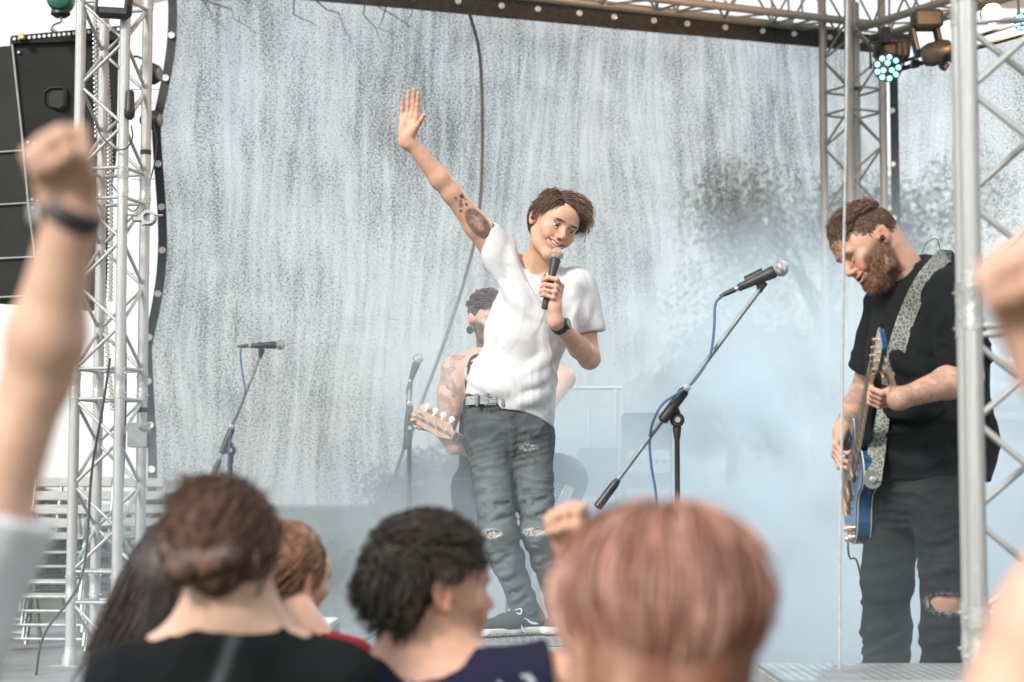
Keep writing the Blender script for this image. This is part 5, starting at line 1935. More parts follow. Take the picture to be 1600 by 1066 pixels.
# belt with buckle
m_belt = mat('belt_leather', (.30, .33, .33), .6, 0, .2, 30)
belt = MB(); vs_ = []
bz = at(0, 623, 7.62).z
ring = []
for k in range(40):
    a = 2 * math.pi * k / 40
    ring.append(Vector((at(792, 0, 7.765).x + math.cos(a) * .160, 7.765 + math.sin(a) * .128 + .12 * math.cos(a) * .16, bz + .004 * math.cos(a))))
nn_ = 40
vs_ = [p + Vector((0, 0, .017)) for p in ring] + [p - Vector((0, 0, .017)) for p in ring]
cx_ = at(792, 0, 7.765).x
inn = [Vector((cx_ + (p.x - cx_) * .96, 7.765 + (p.y - 7.765) * .96, p.z)) for p in ring]
vs_ += [p + Vector((0, 0, .017)) for p in inn] + [p - Vector((0, 0, .017)) for p in inn]
fs_ = []
for k in range(nn_):
    k2 = (k + 1) % nn_
    fs_ += [(k, k2, nn_ + k2, nn_ + k), (k, 2 * nn_ + k, 2 * nn_ + k2, k2), (nn_ + k, nn_ + k2, 3 * nn_ + k2, 3 * nn_ + k)]
belt.add(vs_, fs_); bo = belt.build('belt', m_belt, sing)
bc_ = at(766, 624, 7.628)
b = MB()
b.tube([bc_ + Vector((-.021, -.004, .021)), bc_ + Vector((.021, -.004, .021)), bc_ + Vector((.021, -.004, -.021)), bc_ + Vector((-.021, -.004, -.021))], .003, 6, closed=True)
b.tube([bc_ + Vector((-.021, -.006, 0)), bc_ + Vector((.018, -.008, 0))], .002, 6)
b.build('buckle', M['steel'], bo)
for k in range(5):
    b = MB(); b.lathe(at(737 + 5 * k, 623, 7.655 - .004 * k), (0, -1, 0), [(0, .0022), (.002, .002)], 8); b.build('belt_hole', M['rubber'], bo)
for (px, dY) in ((745, .012), (786, -.006)):
    b = MB(); b.box(at(px, 625, 7.636 + dY), (.013, .008, .050), None, .002); b.build('belt_loop', MAT_PLAIN if 'MAT_PLAIN' in globals() else M['grey_metal'], jeans)

# ---- shoes
def skate_shoe(label, heel, toe, parent, scs=1.0):
    """low skate shoe, heel and toe on the ground line"""
    heel = Vector(heel); toe = Vector(toe); f = (toe - heel); Ls = f.length; f.normalize(); up = Vector((0, 0, 1)); sd = f.cross(up).normalized(); up = sd.cross(f)
    Mx = Matrix((f, sd, up)).transposed().to_4x4(); Mx.translation = heel
    S = SDF(); h = Loc(S, Mx)
    h.cap((.040, 0, .052), (Ls * .55, 0, .046), .036, .034, .02, side=(0, 1, 0), w=1.1)
    h.cap((Ls * .5, 0, .043), (Ls - .052, 0, .034), .036, .028, .03, side=(0, 1, 0), w=1.3)
    h.cap((.046, 0, .055), (.060, 0, .088), .037, .034, .02, side=(0, 1, 0), w=1.0)
    h.cap((.055, 0, .085), (Ls * .42, 0, .066), .030, .028, .02)
    h.cap((.062, 0, .085), (.075, 0, .150), .026, .036, .006, '-')
    S.fn(lambda P: npv(heel)[2] + .022 - P[:, 2], S.bounds()[0], S.bounds()[1], .003, '&')
    up_ = sdf_obj('shoe', S, mat('suede', (.05, .075, .075), .9, var=.15), parent, .0035, (.05, .075, .075))
    S = SDF(); h = Loc(S, Mx)
    h.cap((.038, 0, .016), (Ls * .5, 0, .016), .041, .038, .02, side=(0, 1, 0), w=1.05)
    h.cap((Ls * .5, 0, .016), (Ls - .048, 0, .016), .040, .046, .02, side=(0, 1, 0), w=1.02)
    z0 = float(heel.z)
    lo_, hi_ = S.bounds()
    S.fn(lambda P: P[:, 2] - (z0 + .029), lo_, hi_, .003, '&'); S.fn(lambda P: z0 + .001 - P[:, 2], lo_, hi_, .003, '&')
    so = sdf_obj('sole', S, MAT_CLOTH, up_, .004, (.66, .66, .62), lambda V, C: mixc(C, (np.abs(V[:, 2] - z0 - .009) < .0018) * 1.0, (.12, .13, .13)))
    for s in (-1, 1):
        b = MB()
        def W(x, z, y): return Mx @ Vector((x, s * y, z))
        pts = spline([W(Ls * .62, .036, .046), W(Ls * .50, .058, .040), W(Ls * .36, .060, .038), W(Ls * .25, .044, .0405), W(Ls * .12, .044, .0405)], 5)
        vs_ = []
        for p in pts:
            vs_ += [p + up * .0045, p - up * .0045, p - up * .0045 - sd * s * .004, p + up * .0045 - sd * s * .004]
        fs_ = [(i * 4 + k, i * 4 + (k + 1) % 4, i * 4 + 4 + (k + 1) % 4, i * 4 + 4 + k) for i in range(len(pts) - 1) for k in range(4)]
        b.add(vs_, fs_); b.build('side_stripe', M['white_paint'], up_)
    b = MB()
    for k in range(5):
        x = Ls * (.46 + .05 * k); z = .082 - .0065 * k
        b.tube(spline([Mx @ Vector((x, -.022, z - .010)), Mx @ Vector((x + .004, 0, z + .004)), Mx @ Vector((x, .022, z - .010))], 4), .0028, 5)
    for s in (-1, 1):
        b.tube(spline([Mx @ Vector((Ls * .44, 0, .092)), Mx @ Vector((Ls * .40, s * .030, .100)), Mx @ Vector((Ls * .43, s * .040, .080)), Mx @ Vector((Ls * .46, s * .005, .092))], 5), .0025, 5)
        b.tube(spline([Mx @ Vector((Ls * .44, 0, .092)), Mx @ Vector((Ls * .46, s * .036, .070)), Mx @ Vector((Ls * .42, s * .046, .030)), Mx @ Vector((Ls * .40, s * .050, .012))], 5), .0025, 5)
    b.build('lace', M['white_paint'], up_)['kind'] = 'stuff'
    return up_


zt = 1.074
hl_ = at(848, 0, 7.80); tt_ = at(741, 0, 7.55)
skate_shoe('', Vector((hl_.x, 7.83, zt)), Vector((tt_.x, 7.62, zt)), sing)
skate_shoe('', Vector((at(905, 0, 8.0).x, 7.97, zt)), Vector((at(850, 0, 7.75).x, 7.74, zt)), sing)

# ---- watch on the wrist and ring
wc = L_wr.lerp(L_el, .12); wd = (L_el - L_wr).normalized()
b = MB(); b.lathe(wc - wd * .011, wd, [(0, .0335), (.004, .0345), (.018, .0350), (.022, .034), (.022, .030), (0, .030)], 24, caps=False); wb = b.build('watch', M['black_plastic'], sing)
fdir = (Vector((.75, -.75, .35)) - wd * Vector((.75, -.75, .35)).dot(wd)).normalized()
b = MB(); b.lathe(wc + fdir * .030, fdir, [(0, .021), (.007, .022), (.010, .020)], 22); wf = b.build('watch_case', M['black_metal'], wb)
b = MB(); b.lathe(wc + fdir * .0405, fdir, [(0, .018), (.001, .0175)], 22); b.build('watch_face', mat('watch_face', (.12, .2, .22), .15), wf)
rc = G(.005, .033, -.009)
b = MB(); b.lathe(rc - ux * .003, ux, [(0, .0108), (.006, .0108)], 14, caps=False); b.build('ring', M['steel'], sing)

# ================================================================== THE GUITARIST
YG = 6.6
SKIN_G = (.58, .33, .235)
gtr_p = thing('person', 'bearded guitarist in black t-shirt and black jeans looking down at a blue guitar', 'person', at(1430, 1100, YG))
GM = head_matrix(at(1359, 383, 6.56), yaw=-74, roll=-40, pitch=0)
GS = 1.10
S = SDF()
add_head(S, GM, GS, smile=1, open_mouth=.2, jaw=1.06)
gnb = at(1427, 452, 6.62)
S.cap(gnb, GM @ Vector((0, .030, -.045)), .074, .066, .03)
S.cap(gnb + Vector((.02, .0, -.02)), GM @ Vector((0, .060, -.01)), .06, .05, .04)
gside = Vector((.5, -.87, 0))
gL = at(1482, 462, 6.44); gR = at(1388, 478, 6.80)
S.cap(at(1445, 500, 6.62), at(1450, 740, 6.62), .11, .12, .05, side=gside, w=1.2)
S.cap(gnb + Vector((0, 0, -.03)), gL, .05, .05, .05); S.cap(gnb + Vector((0, 0, -.03)), gR, .05, .05, .05)
# near (left) arm
gLe = at(1512, 588, 6.36); gLw = at(1404, 624, 6.16)
S.cap(gL, gL.lerp(gLe, .5), .062, .058, .03); S.cap(gL.lerp(gLe, .5), gLe, .058, .049, .03)
S.cap(gLe, gLe.lerp(gLw, .3), .050, .052, .02); S.cap(gLe.lerp(gLw, .3), gLw, .051, .030, .02)
# far (right) arm
gRe = at(1350, 615, 6.98); gRw = at(1316, 672, 6.74)
S.cap(gR, gRe, .058, .048, .03); S.cap(gRe, gRe.lerp(gRw, .3), .048, .045, .02); S.cap(gRe.lerp(gRw, .3), gRw, .045, .029, .02)
# guitar frame
GE = at(1332, 812, 6.86); GH = at(1386, 524, 6.10)
gl = (GH - GE).normalized(); gn = Vector((-1, -.06, 0)); gn = (gn - gl * gn.dot(gl)).normalized(); gw = gl.cross(gn).normalized()
GLEN = (GH - GE).length


def Q(l, w, n): return GE + gl * l + gw * w + gn * n


# fretting hand: wraps the neck from behind (his side), fingertips on the strings
nk = GLEN - .245        # where along the neck the hand sits
camw = -1 if gw.y > 0 else 1   # direction along gw that faces the viewer
for i in range(4):
    l = nk + .034 - .022 * i
    rr = (.0100, .0102, .0098, .0088)[i]
    k0 = Q(l - .004, camw * .040, -.034 - .004 * i)
    k1 = Q(l + .002, camw * .056, .000)
    k2 = Q(l + .003, camw * .040, .028)
    k3 = Q(l, camw * .016, .027)
    S.cap(k0, k1, rr * 1.12, rr * 1.05, .006); S.cap(k1, k2, rr, rr * .92, .003); S.cap(k2, k3, rr * .9, rr * .8, .003)
    S.ell(k1, (rr * 1.1,) * 3, .003)
    S.cap(gLw + (Q(nk, camw * .03, -.06) - gLw) * .45 + gl * (.015 - .011 * i), k0, .0165, .0145, .014)
S.cap(gLw, Q(nk - .01, camw * .035, -.065), .029, .024, .03)
S.cap(Q(nk, camw * .03, -.05), Q(nk + .03, -camw * .005, -.038), .015, .0115, .01); S.cap(Q(nk + .03, -camw * .005, -.038), Q(nk + .05, -camw * .03, -.018), .0115, .009, .004)
# picking hand over the strings
pk = Q(.215, 0, .045)
RHm = frame_from(pk - gRw + Vector((-.02, 0, -.06)), x=Vector((.2, 1, .2)))
RHm = Matrix.Translation(gRw) @ frame_from((at(1300, 722, 6.68) - gRw), y=Vector((-1, .3, .3)))
add_hand(S, RHm, side=-1, curl=(.55, .65, .7, .75), curl2=(.75, .8, .85, .9), thumb=(.55, .55, .3), spread=.4, sc=1.02)
hpg = head_paint(GM, GS, SKIN_G, smile=1, beard=(.17, .085, .045), brow=(.14, .075, .04))


def limb_tattoo(V, C, a, b, seed, col=(.10, .12, .12), amt=.75, t0=.1, t1=.95, f=26, th=.50):
    """irregular dark ink patches along a limb"""
    a_, b_ = npv(a), npv(b); ba = b_ - a_; L = np.linalg.norm(ba); u = ba / L
    q = V - a_; t = (q @ u) / L; rad = np.linalg.norm(q - (t * L)[:, None] * u, axis=1)
    m_ = (t > t0) & (t < t1) & (rad < .075)
    n = fbm(V, f, seed, 3); n2 = vnoise(V, f * 3.1, seed + 2)
    ink = np.clip((n - th) * 14, 0, 1) * (.5 + .5 * (n2 > .4))
    edge = np.exp(-((n - th) / .018) ** 2)
    return mixc(C, m_ * np.maximum(ink * .55, edge) * amt, col)


def paint_g(V, C):
    C = hpg(V, C)
    tl = tofn(GM)(V) / GS
    # faded sides of the hair
    side_ = ((tl[:, 2] > .045) | ((tl[:, 1] > .0) & (tl[:, 2] > -.02))) & (tl[:, 1] > -.050) & ((tl ** 2).sum(1) < .0225) & ~((np.abs(tl[:, 0]) > .07) & (tl[:, 2] < .025) & (np.abs(tl[:, 1] - .01) < .03))
    C = mixc(C, side_ * np.clip((tl[:, 2] + .03) / .07, .2, .85), (.15, .085, .055))
    C = limb_tattoo(V, C, gLe, gLw, 31, t0=.25, t1=1.15, amt=.6)
    C = limb_tattoo(V, C, gRe, gRw, 41, t0=-.3, t1=1.0, amt=.8, th=.46)
    return C


gh = GM.translation
sdf_obj('body', S, MAT_SKIN, gtr_p, .0042, SKIN_G, paint_g,
        fine=[(2, gh.z - .16, gh.z + .12, .0022), (0, gh.x - .14, gh.x + .10, .0024), (1, gh.y - .12, gh.y + .12, .003), (2, gLw.z - .06, gLw.z + .09, .003), (0, 1.0, 1.2, .003)])
# beard volume
def beard_add(h):
    for s in (-1, 1):
        h.cap((s * .066, .000, -.028), (s * .054, -.026, -.082), .013, .018, .02)
        h.cap((s * .054, -.026, -.082), (s * .014, -.078, -.106), .019, .020, .02)
        h.cap((s * .040, -.060, -.070), (s * .030, -.080, -.086), .014, .014, .02)
    h.ell((0, -.084, -.106), (.026, .018, .022), .015)
    h.ell((0, -.112, -.0555), (.040, .018, .0125), .006, '-')
scalp('beard', GM, GS, gtr_p, beard_add, (.085, .042, .024), .003, streak=(150, 150, 60), amp=.0028, col2=(.26, .13, .07))
def bd_in(p):
    x, y, z = abs(p[0]), p[1], p[2]
    if y > .012: return False
    if x > .050: return z < .004
    return z < -.070 + .9 * max(0, x - .028) or (y < -.07 and -.050 < z < -.040 and x < .03)
for k_, (cc_, rr_) in enumerate((((0, -.030, -.050), (.066, .066, .070)), ((0, -.045, -.085), (.048, .056, .042)))):
    hair('beard_hair', GM, GS, gtr_p, bd_in, lambda p: np.array([.1 * np.sign(p[0]), -.35, -1.0]), lambda p: .017, n=2600 if k_ == 0 else 1500, r=.0009, lift=.004, curl=.3, col=(.09, .042, .022), col2=(.30, .145, .075),
         seed=61 + k_, center=cc_, rad=rr_, wig=.001, clump=.4, steps=4)['kind'] = 'stuff'
# in-ear monitor
b = MB(); b.lathe(GM @ Vector((.090, .004, -.006)), GM.to_3x3() @ Vector((1, -.4, 0)), [(0, .008), (.006, .009), (.010, .005)], 10); b.build('earpiece', M['black_plastic'], gtr_p)
cable('thin in-ear monitor wire rising behind the guitarist collar', [at(1441, 395, 6.72), at(1448, 380, 6.72), at(1462, 373, 6.72), at(1468, 385, 6.72), at(1470, 408, 6.72)], .002, M['cable_grey'])
# short hair: fade with longer wavy top falling forward
def scalp_g(h):
    h.ell((0, .015, .036), (.0765, .095, .086), .01)
    h.ell((0, -.098, .020), (.070, .056, .052), .012, '-')
    h.ell((0, .0, -.055), (.16, .20, .106), .03, '-')
scalp('hair', GM, GS, gtr_p, scalp_g, (.085, .05, .034), .0032, streak=(130, 130, 130), amp=.0012, col2=(.17, .10, .07))
def hg_in(p): return p[2] > .070 and p[1] < .110 and abs(p[0]) < .060
def hg_fl(p):
    if p[1] < -.055: return np.array([.25, -.5, -.75])
    return np.array([.15, -1.0, .22])
hair('hair_lock', GM, GS, gtr_p, hg_in, hg_fl, lambda p: .040 if p[1] < -.03 else .055, n=2500, r=.0016, lift=.013, curl=.45, col=(.045, .028, .018), col2=(.20, .11, .065), seed=14, wig=.006, clump=.3, gravity=.1, steps=8)['kind'] = 'stuff'
def hg2_in(p): return p[2] > (-.025 if p[1] > .045 else .012 if p[1] > -.02 else .035) and p[2] <= .085 and p[1] > -.055 and not (abs(p[0]) > .055 and p[2] < .030 and -.018 < p[1] < .040)
hair('hair_lock', GM, GS, gtr_p, hg2_in, lambda p: np.array([0, .5, -1.0]), lambda p: .016 if p[2] > .04 else .008, n=4200, r=.0010, lift=.0025, curl=.1, col=(.07, .04, .028), col2=(.18, .10, .065), seed=15, wig=.001, clump=.6, steps=4)['kind'] = 'stuff'

# black t-shirt
S = SDF()
S.cap(at(1442, 470, 6.63), at(1448, 560, 6.62), .15, .172, .06, side=gside, w=1.22)
S.cap(at(1448, 560, 6.62), at(1456, 690, 6.62), .172, .190, .06, side=gside, w=1.14)
S.cap(at(1456, 690, 6.62), at(1452, 735, 6.62), .190, .180, .06, side=gside, w=1.14)
S.cap(at(1436, 455, 6.62), gL, .085, .082, .05); S.cap(at(1436, 462, 6.62), gR, .080, .075, .05)
S.cap(gL, gL.lerp(gLe, .86), .088, .094, .03)
S.cap(gR, gR.lerp(gRe, .75), .078, .078, .03)
SB = S.copy()
S.cap(GM @ Vector((0, .05, -.03)), gnb + Vector((.0, -.0, -.015)), .095, .073, .006, '-')
cutcyl(S, gL.lerp(gLe, .86), gLe - gL, .15, .25)
S.cap(gL.lerp(gLe, .74), gLe, .064, .074, .004, '-')
cutcyl(S, gR.lerp(gRe, .72), gRe - gR, .13, .25)
cutcyl(S, at(1452, 752, 6.62), Vector((0, 0, -1)), .4, .3)
for pts, r_, op in [([(1500, 520), (1496, 560), (1480, 590)], .012, '+'), ([(1455, 470), (1448, 520), (1452, 570)], .012, '+'), ([(1390, 520), (1400, 560), (1430, 580)], .010, '+'),
                    ([(1372, 640), (1420, 655), (1480, 640)], .012, '+'), ([(1368, 675), (1420, 690), (1490, 680)], .012, '+'), ([(1370, 655), (1420, 672), (1490, 662)], .010, '-'),
                    ([(1478, 500), (1470, 560)], .010, '-'), ([(1375, 700), (1430, 722), (1500, 712)], .012, '+'), ([(1372, 560), (1378, 600), (1400, 640)], .010, '+')]:
    foldp(S, SB, pts, r_, .035, op, Y0=5.9, Y1=6.9)
cloth_disp(S, .006, (9, 9, 14), 41)
gsh = sdf_obj('shirt', S, MAT_CLOTH, gtr_p, .0055, (.008, .0095, .010))
pts = []
for k in range(24):
    a = 2 * math.pi * k / 24
    u_ = (GM @ Vector((0, .05, -.03)) - gnb).normalized(); e1 = u_.orthogonal().normalized(); e2 = u_.cross(e1)
    pts.append(gnb + Vector((0, 0, -.004)) + u_ * .02 + (e1 * math.cos(a) + e2 * math.sin(a)) * .080)
b = MB(); b.tube(pts, .007, 6, closed=True); b.build('collar', mat('black_rib', (.008, .0095, .010), .9), gsh)

# black jeans
S = SDF()
gRh = at(1398, 775, 6.74); gLh = at(1470, 775, 6.50); gRk = at(1386, 910, 6.70); gLk = at(1479, 925, 6.46); gRa = at(1385, 1085, 6.82); gLa = at(1476, 1090, 6.56)
S.cap(at(1446, 735, 6.62), at(1440, 770, 6.62), .150, .150, .05, side=gside, w=1.15)
S.cap(gRh, gRk, .100, .082, .04); S.cap(gLh, gLk, .102, .080, .04)
S.cap(gRk, gRk.lerp(gRa, .4), .080, .078, .03); S.cap(gRk.lerp(gRa, .4), gRa, .078, .070, .03)
S.cap(gLk, gLk.lerp(gLa, .4), .078, .078, .03); S.cap(gLk.lerp(gLa, .4), gLa, .078, .070, .03)
JB = S.copy()
# torn knee on the near leg
S.ell(at(1484, 944, 6.385), (.075, .055, .028), .006, '-')
for k in range(7):
    y_ = 765 + k * 13
    foldp(S, JB, [(1352, y_ + 14), (1385, y_ + 2), (1425, y_ + 8)], .008, .018, '+', .2, 5.9, 7.0)
    foldp(S, JB, [(1444, y_ + 8), (1475, y_), (1505, y_ + 8)], .008, .018, '+', .2, 5.9, 7.0)
for (cx_, cy_) in ((1386, 880), (1386, 905), (1384, 935), (1384, 985), (1384, 1015), (1384, 1035), (1478, 895), (1478, 975), (1478, 1000), (1478, 1030)):
    foldp(S, JB, [(cx_ - 38, cy_ + 6), (cx_ - 5, cy_ - 2), (cx_ + 36, cy_ - 9)], .009, .02, '+', .2, 5.9, 7.0)
cloth_disp(S, .006, (10, 10, 22), 51)


def paint_gj(V, C):
    n = fbm(V, (12, 12, 20), 5)
    C = mixc(C, np.clip((n - .5) * 4, 0, 1) * .6, (.030, .036, .037))
    C = mixc(C, blob(V, at(1484, 944, 6.40), (.085, .07, .036), .5) * (vnoise(V, (200, 200, 400), 3) > .55), (.3, .3, .3))
    return C


sdf_obj('jeans', S, MAT_DENIM, gtr_p, .0055, (.013, .016, .017), paint_gj)
S = SDF(); limb(S, [gLh.lerp(gLk, .7), gLk, gLk.lerp(gLa, .4), gLa], [.06, .068, .058, .04], .03)
limb(S, [gRk.lerp(gRa, .6), gRa, gRa + Vector((0, 0, -.06))], [.05, .04, .036], .03)
sdf_obj('leg_skin', S, MAT_SKIN, gtr_p, .008, (.52, .30, .22))
for (p_, dx_) in ((gRa, -.20), (gLa, -.20)):
    skate_shoe('', Vector((p_.x + .06, p_.y + .03, STZ + .005)), Vector((p_.x + dx_, p_.y - .10, STZ + .005)), gtr_p)

# ---- blue electric guitar
gt = thing('electric_guitar', 'shiny blue electric guitar with cream binding and gold hardware held by the guitarist', 'guitar', Q(.2, 0, 0))
m_blue = mat('blue_lacquer', (.010, .085, .20), .12, .35, .35, 5, spec=.7)
m_bind = mat('cream_binding', (.62, .50, .38), .4)
half = [(0, .0), (.004, .06), (.02, .105), (.055, .142), (.10, .158), (.15, .152), (.195, .128), (.235, .108), (.27, .102), (.31, .112), (.345, .124), (.38, .122), (.41, .100), (.425, .07), (.428, .04)]
up_ = spline([Vector((l, w, 0)) for l, w in half], 3)
lo_ = spline([Vector((l, -w, 0)) for l, w in half[:-3]] + [Vector((.405, -.118, 0)), Vector((.385, -.085, 0)), Vector((.36, -.05, 0))], 3)
ol = [(p.x, p.y) for p in up_] + [(p.x, p.y) for p in reversed(lo_)]
ol = ol[:-1]


def inset(ol, d):
    cx = sum(a for a, _ in ol) / len(ol); cy = 0
    return [(cx + (a - cx) * (1 - d / .2), b * (1 - d / .14)) for a, b in ol]


b = MB(); b.prism(ol, Q(0, 0, -.021), gl, gw, gn, .042); gb = b.build('body', m_blue, gt)
for n_ in (-.024, .0215):
    b = MB(); b.prism(inset(ol, -.001), Q(0, 0, n_), gl, gw, gn, .0035); b.build('binding', m_bind, gb)
b = MB(); b.prism(inset(ol, .004), Q(0, 0, .025), gl, gw, gn, .004); b.build('top', m_blue, gb)
neck_l0, neck_l1 = .36, GLEN - .17
b = MB(); b.tube([Q(neck_l0 - .02, 0, .006), Q(neck_l1, 0, .010)], [.024, .019], 12); b.build('neck', mat('dark_neck', (.02, .03, .05), .25), gt)
b = MB(); b.box(Q((neck_l0 + neck_l1) / 2 - .02, 0, .028), (neck_l1 - neck_l0 + .08, .048, .007), Matrix((gl, gw, gn)).transposed(), .002); fbd = b.build('fretboard', mat('rosewood', (.05, .03, .02), .5), gt)
for s_ in (-1, 1):
    b = MB(); b.box(Q((neck_l0 + neck_l1) / 2 - .02, s_ * .0255, .028), (neck_l1 - neck_l0 + .08, .003, .009), Matrix((gl, gw, gn)).transposed()); b.build('fretboard_binding', m_bind, gt)
for k in range(16):
    l = neck_l0 - .04 + (neck_l1 - neck_l0 + .04) * (1 - 2 ** (-(16 - k) / 9)) / (1 - 2 ** (-16 / 9))
    b = MB(); b.box(Q(l, 0, .0325), (.003, .045, .003), Matrix((gl, gw, gn)).transposed()); b.build('fret', M['gold'], fbd)
# headstock with tuners
hd_ = [(0, .022), (.02, .028), (.05, .038), (.12, .043), (.155, .040), (.165, .02), (.160, 0), (.165, -.02), (.155, -.040), (.12, -.043), (.05, -.038), (.02, -.028), (0, -.022)]
b = MB(); b.prism(hd_, Q(neck_l1, 0, .002), gl, gw, gn, .017); hs_ = b.build('headstock', m_blue, gt)
b = MB(); b.prism([(a + .001, c * .97) for a, c in hd_], Q(neck_l1, 0, .019), gl, gw, gn, .002); b.build('headstock_face', mat('silver_face', (.45, .43, .38), .3, .3), hs_)
b = MB(); b.box(Q(neck_l1, 0, .025), (.006, .044, .012), Matrix((gl, gw, gn)).transposed(), .001); b.build('nut', m_bind, gt)
for s_ in (-1, 1):
    for k in range(3):
        l = neck_l1 + .045 + k * .038
        b = MB(); b.lathe(Q(l, s_ * .028, .021), gn, [(0, .006), (.004, .006), (.014, .004)], 10); b.tube([Q(l, s_ * .028, .021), Q(l, s_ * .032, .008), Q(l, s_ * .058, .008)], .003, 6)
        b.box(Q(l, s_ * .064, .008), (.018, .013, .007), Matrix((gl, gw, gn)).transposed(), .002); b.build('tuner', M['gold'], gt)
for k in range(6):
    w_ = -.018 + k * .0072
    b = MB(); b.tube([Q(.115, w_ * 1.4, .048), Q(neck_l1, w_, .036), Q(neck_l1 + .045 + (k % 3) * .038, .028 * (-1 if k < 3 else 1), .030)], .0008, 4); b.build('string', M['steel'], gt)
for (k_, l) in ((0, .165), (1, .27)):
    b = MB(); b.box(Q(l, 0, .035), (.038, .072, .014), Matrix((gl, gw, gn)).transposed(), .004); b.build('pickup', M['gold'], gt)
b = MB(); b.box(Q(.115, 0, .036), (.014, .084, .014), Matrix((gl, gw, gn)).transposed(), .003); b.build('bridge', M['gold'], gt)
b = MB(); b.tube([Q(.085, -.045, .037), Q(.085, .045, .037)], .007, 8); b.build('tailpiece', M['gold'], gt)
for (l, w_) in ((.045, camw * .07), (.09, camw * .10), (.035, camw * .105), (.085, camw * .135)):
    b = MB(); b.lathe(Q(l, w_, .028), gn, [(0, .012), (.014, .011), (.017, .009)], 14); b.build('control_knob', M['gold'], gt)
b = MB(); b.lathe(Q(.36, -camw * .09, -.028), -gn, [(0, .006), (.008, .008), (.014, .009)], 10); b.build('strap_pin', M['gold'], gt)
b = MB(); b.lathe(Q(.40, camw * .118, .0), gw * camw, [(0, .006), (.008, .005), (.012, .009), (.016, .009)], 10); b.build('strap_pin', M['steel'], gt)
b = MB(); b.lathe(Q(.0, camw * .0, 0), -gl, [(0, .009), (.02, .009), (.05, .005)], 10); b.build('jack_plug', M['black_plastic'], gt)
cable('black instrument cable leaving the blue guitar and looping down', [Q(-.045, 0, 0), at(1325, 850, 6.86), at(1328, 872, 6.86), at(1340, 880, 6.86), at(1352, 960, 6.9), at(1352, 1090, 6.9)], .0035, M['black_plastic'])

# ---- patterned strap
m_strap = bpy.data.materials.new('woven_strap'); m_strap.use_nodes = True
nt = m_strap.node_tree; N = nt.nodes; L = nt.links; bs_ = N['Principled BSDF']; bs_.inputs['Roughness'].default_value = .7
tc = N.new('ShaderNodeTexCoord'); vo = N.new('ShaderNodeTexVoronoi'); vo.inputs['Scale'].default_value = 75; vo.feature = 'DISTANCE_TO_EDGE'
L.new(tc.outputs['Object'], vo.inputs['Vector'])
cr = N.new('ShaderNodeValToRGB'); cr.color_ramp.elements[0].position = .05; cr.color_ramp.elements[0].color = (.26, .27, .23, 1); cr.color_ramp.elements[1].position = .14; cr.color_ramp.elements[1].color = (.075, .085, .08, 1)
L.new(vo.outputs[0], cr.inputs[0]); L.new(cr.outputs[0], bs_.inputs['Base Color'])
sp_ = [(1472, 408), (1455, 428), (1436, 458), (1420, 494), (1408, 530), (1398, 566), (1390, 596), (1382, 628)]
W = []
for (px, py) in sp_:
    p = proj(SB, px, py, 5.9, 6.95); W.append(p + Vector((-.006, -.012, .004)))
W.append(Q(.40, camw * .12, .0) + gw * camw * .018)
W = [W[0] + Vector((.06, .12, .0)), W[0] + Vector((.03, .04, .012))] + W
W = spline(W, 4)
vs_ = []
for i, p in enumerate(W):
    t_ = (W[min(i + 1, len(W) - 1)] - W[max(i - 1, 0)]).normalized()
    wv = t_.cross(Vector((-.35, -1, .1))).normalized() * .029
    nv_ = wv.cross(t_).normalized() * .002
    vs_ += [p - wv, p + wv, p + wv + nv_, p - wv + nv_]
b = MB(); b.add(vs_, [(i * 4 + k, i * 4 + (k + 1) % 4, i * 4 + 4 + (k + 1) % 4, i * 4 + 4 + k) for i in range(len(W) - 1) for k in range(4)])
b.build('strap', m_strap, gt)
b = MB(); pe = Q(.40, camw * .135, .0); b.lathe(pe, (0, -1, 0), [(0, .030), (.003, .030)], 16); b.build('strap_end', mat('strap_leather', (.16, .17, .17), .5), gt)
b = MB(); b.lathe(pe + Vector((0, -.004, 0)), (0, -1, 0), [(0, .012), (.006, .011), (.008, .005)], 14); b.build('strap_button', M['steel'], gt)

# ================================================================== THE BASS PLAYER in the smoke
BSH = -4      # the bass player stands a little further left


def atb(px, py, Y): return at(px + BSH, py, Y)


YBp = 9.3
SKB = (.60, .38, .30)
bp_ = thing('person', 'tattooed bass player in a black vest half hidden behind the singer', 'person', atb(770, 1000, YBp))
BM_ = head_matrix(atb(766, 500, 9.3), yaw=28, roll=-4, pitch=10)
S = SDF(); add_head(S, BM_, 1.03, smile=0, detail=False)
bnb = atb(772, 556, 9.35)
S.cap(bnb, BM_ @ Vector((0, .02, -.05)), .058, .052, .02)
S.cap(atb(775, 590, 9.36), atb(775, 690, 9.36), .12, .11, .05, side=(1, 0, 0), w=1.3)
bRs = atb(718, 578, 9.36); bLs = atb(836, 582, 9.36)
S.cap(bnb, bRs, .05, .062, .06); S.cap(bnb, bLs, .05, .060, .06)
bRe = atb(700, 668, 9.30); bRw = atb(730, 700, 9.12)
bLe = atb(886, 592, 9.25); bLw = atb(850, 650, 9.1)
limb(S, [bRs, bRs.lerp(bRe, .4), bRe], [.070, .066, .050], .03)
limb(S, [atb(668, 640, 9.0), atb(690, 668, 9.02), atb(716, 694, 9.06), atb(745, 700, 9.2)], [.028, .034, .046, .048], .02)
limb(S, [bLs, bLe.lerp(bLs, .3), bLe], [.060, .055, .050], .03); limb(S, [bLe, bLw], [.048, .032], .02)
FHm = Matrix.Translation(atb(688, 668, 9.0)) @ frame_from(Vector((-.9, 0, .45)), y=Vector((0, 1, -.2)))
add_hand(S, FHm, side=-1, curl=(.7, .75, .8, .85), curl2=(.8,) * 4, thumb=(.5, .4, .2), sc=.95)
hpb = head_paint(BM_, 1.03, SKB, smile=0, beard=(.10, .06, .045))


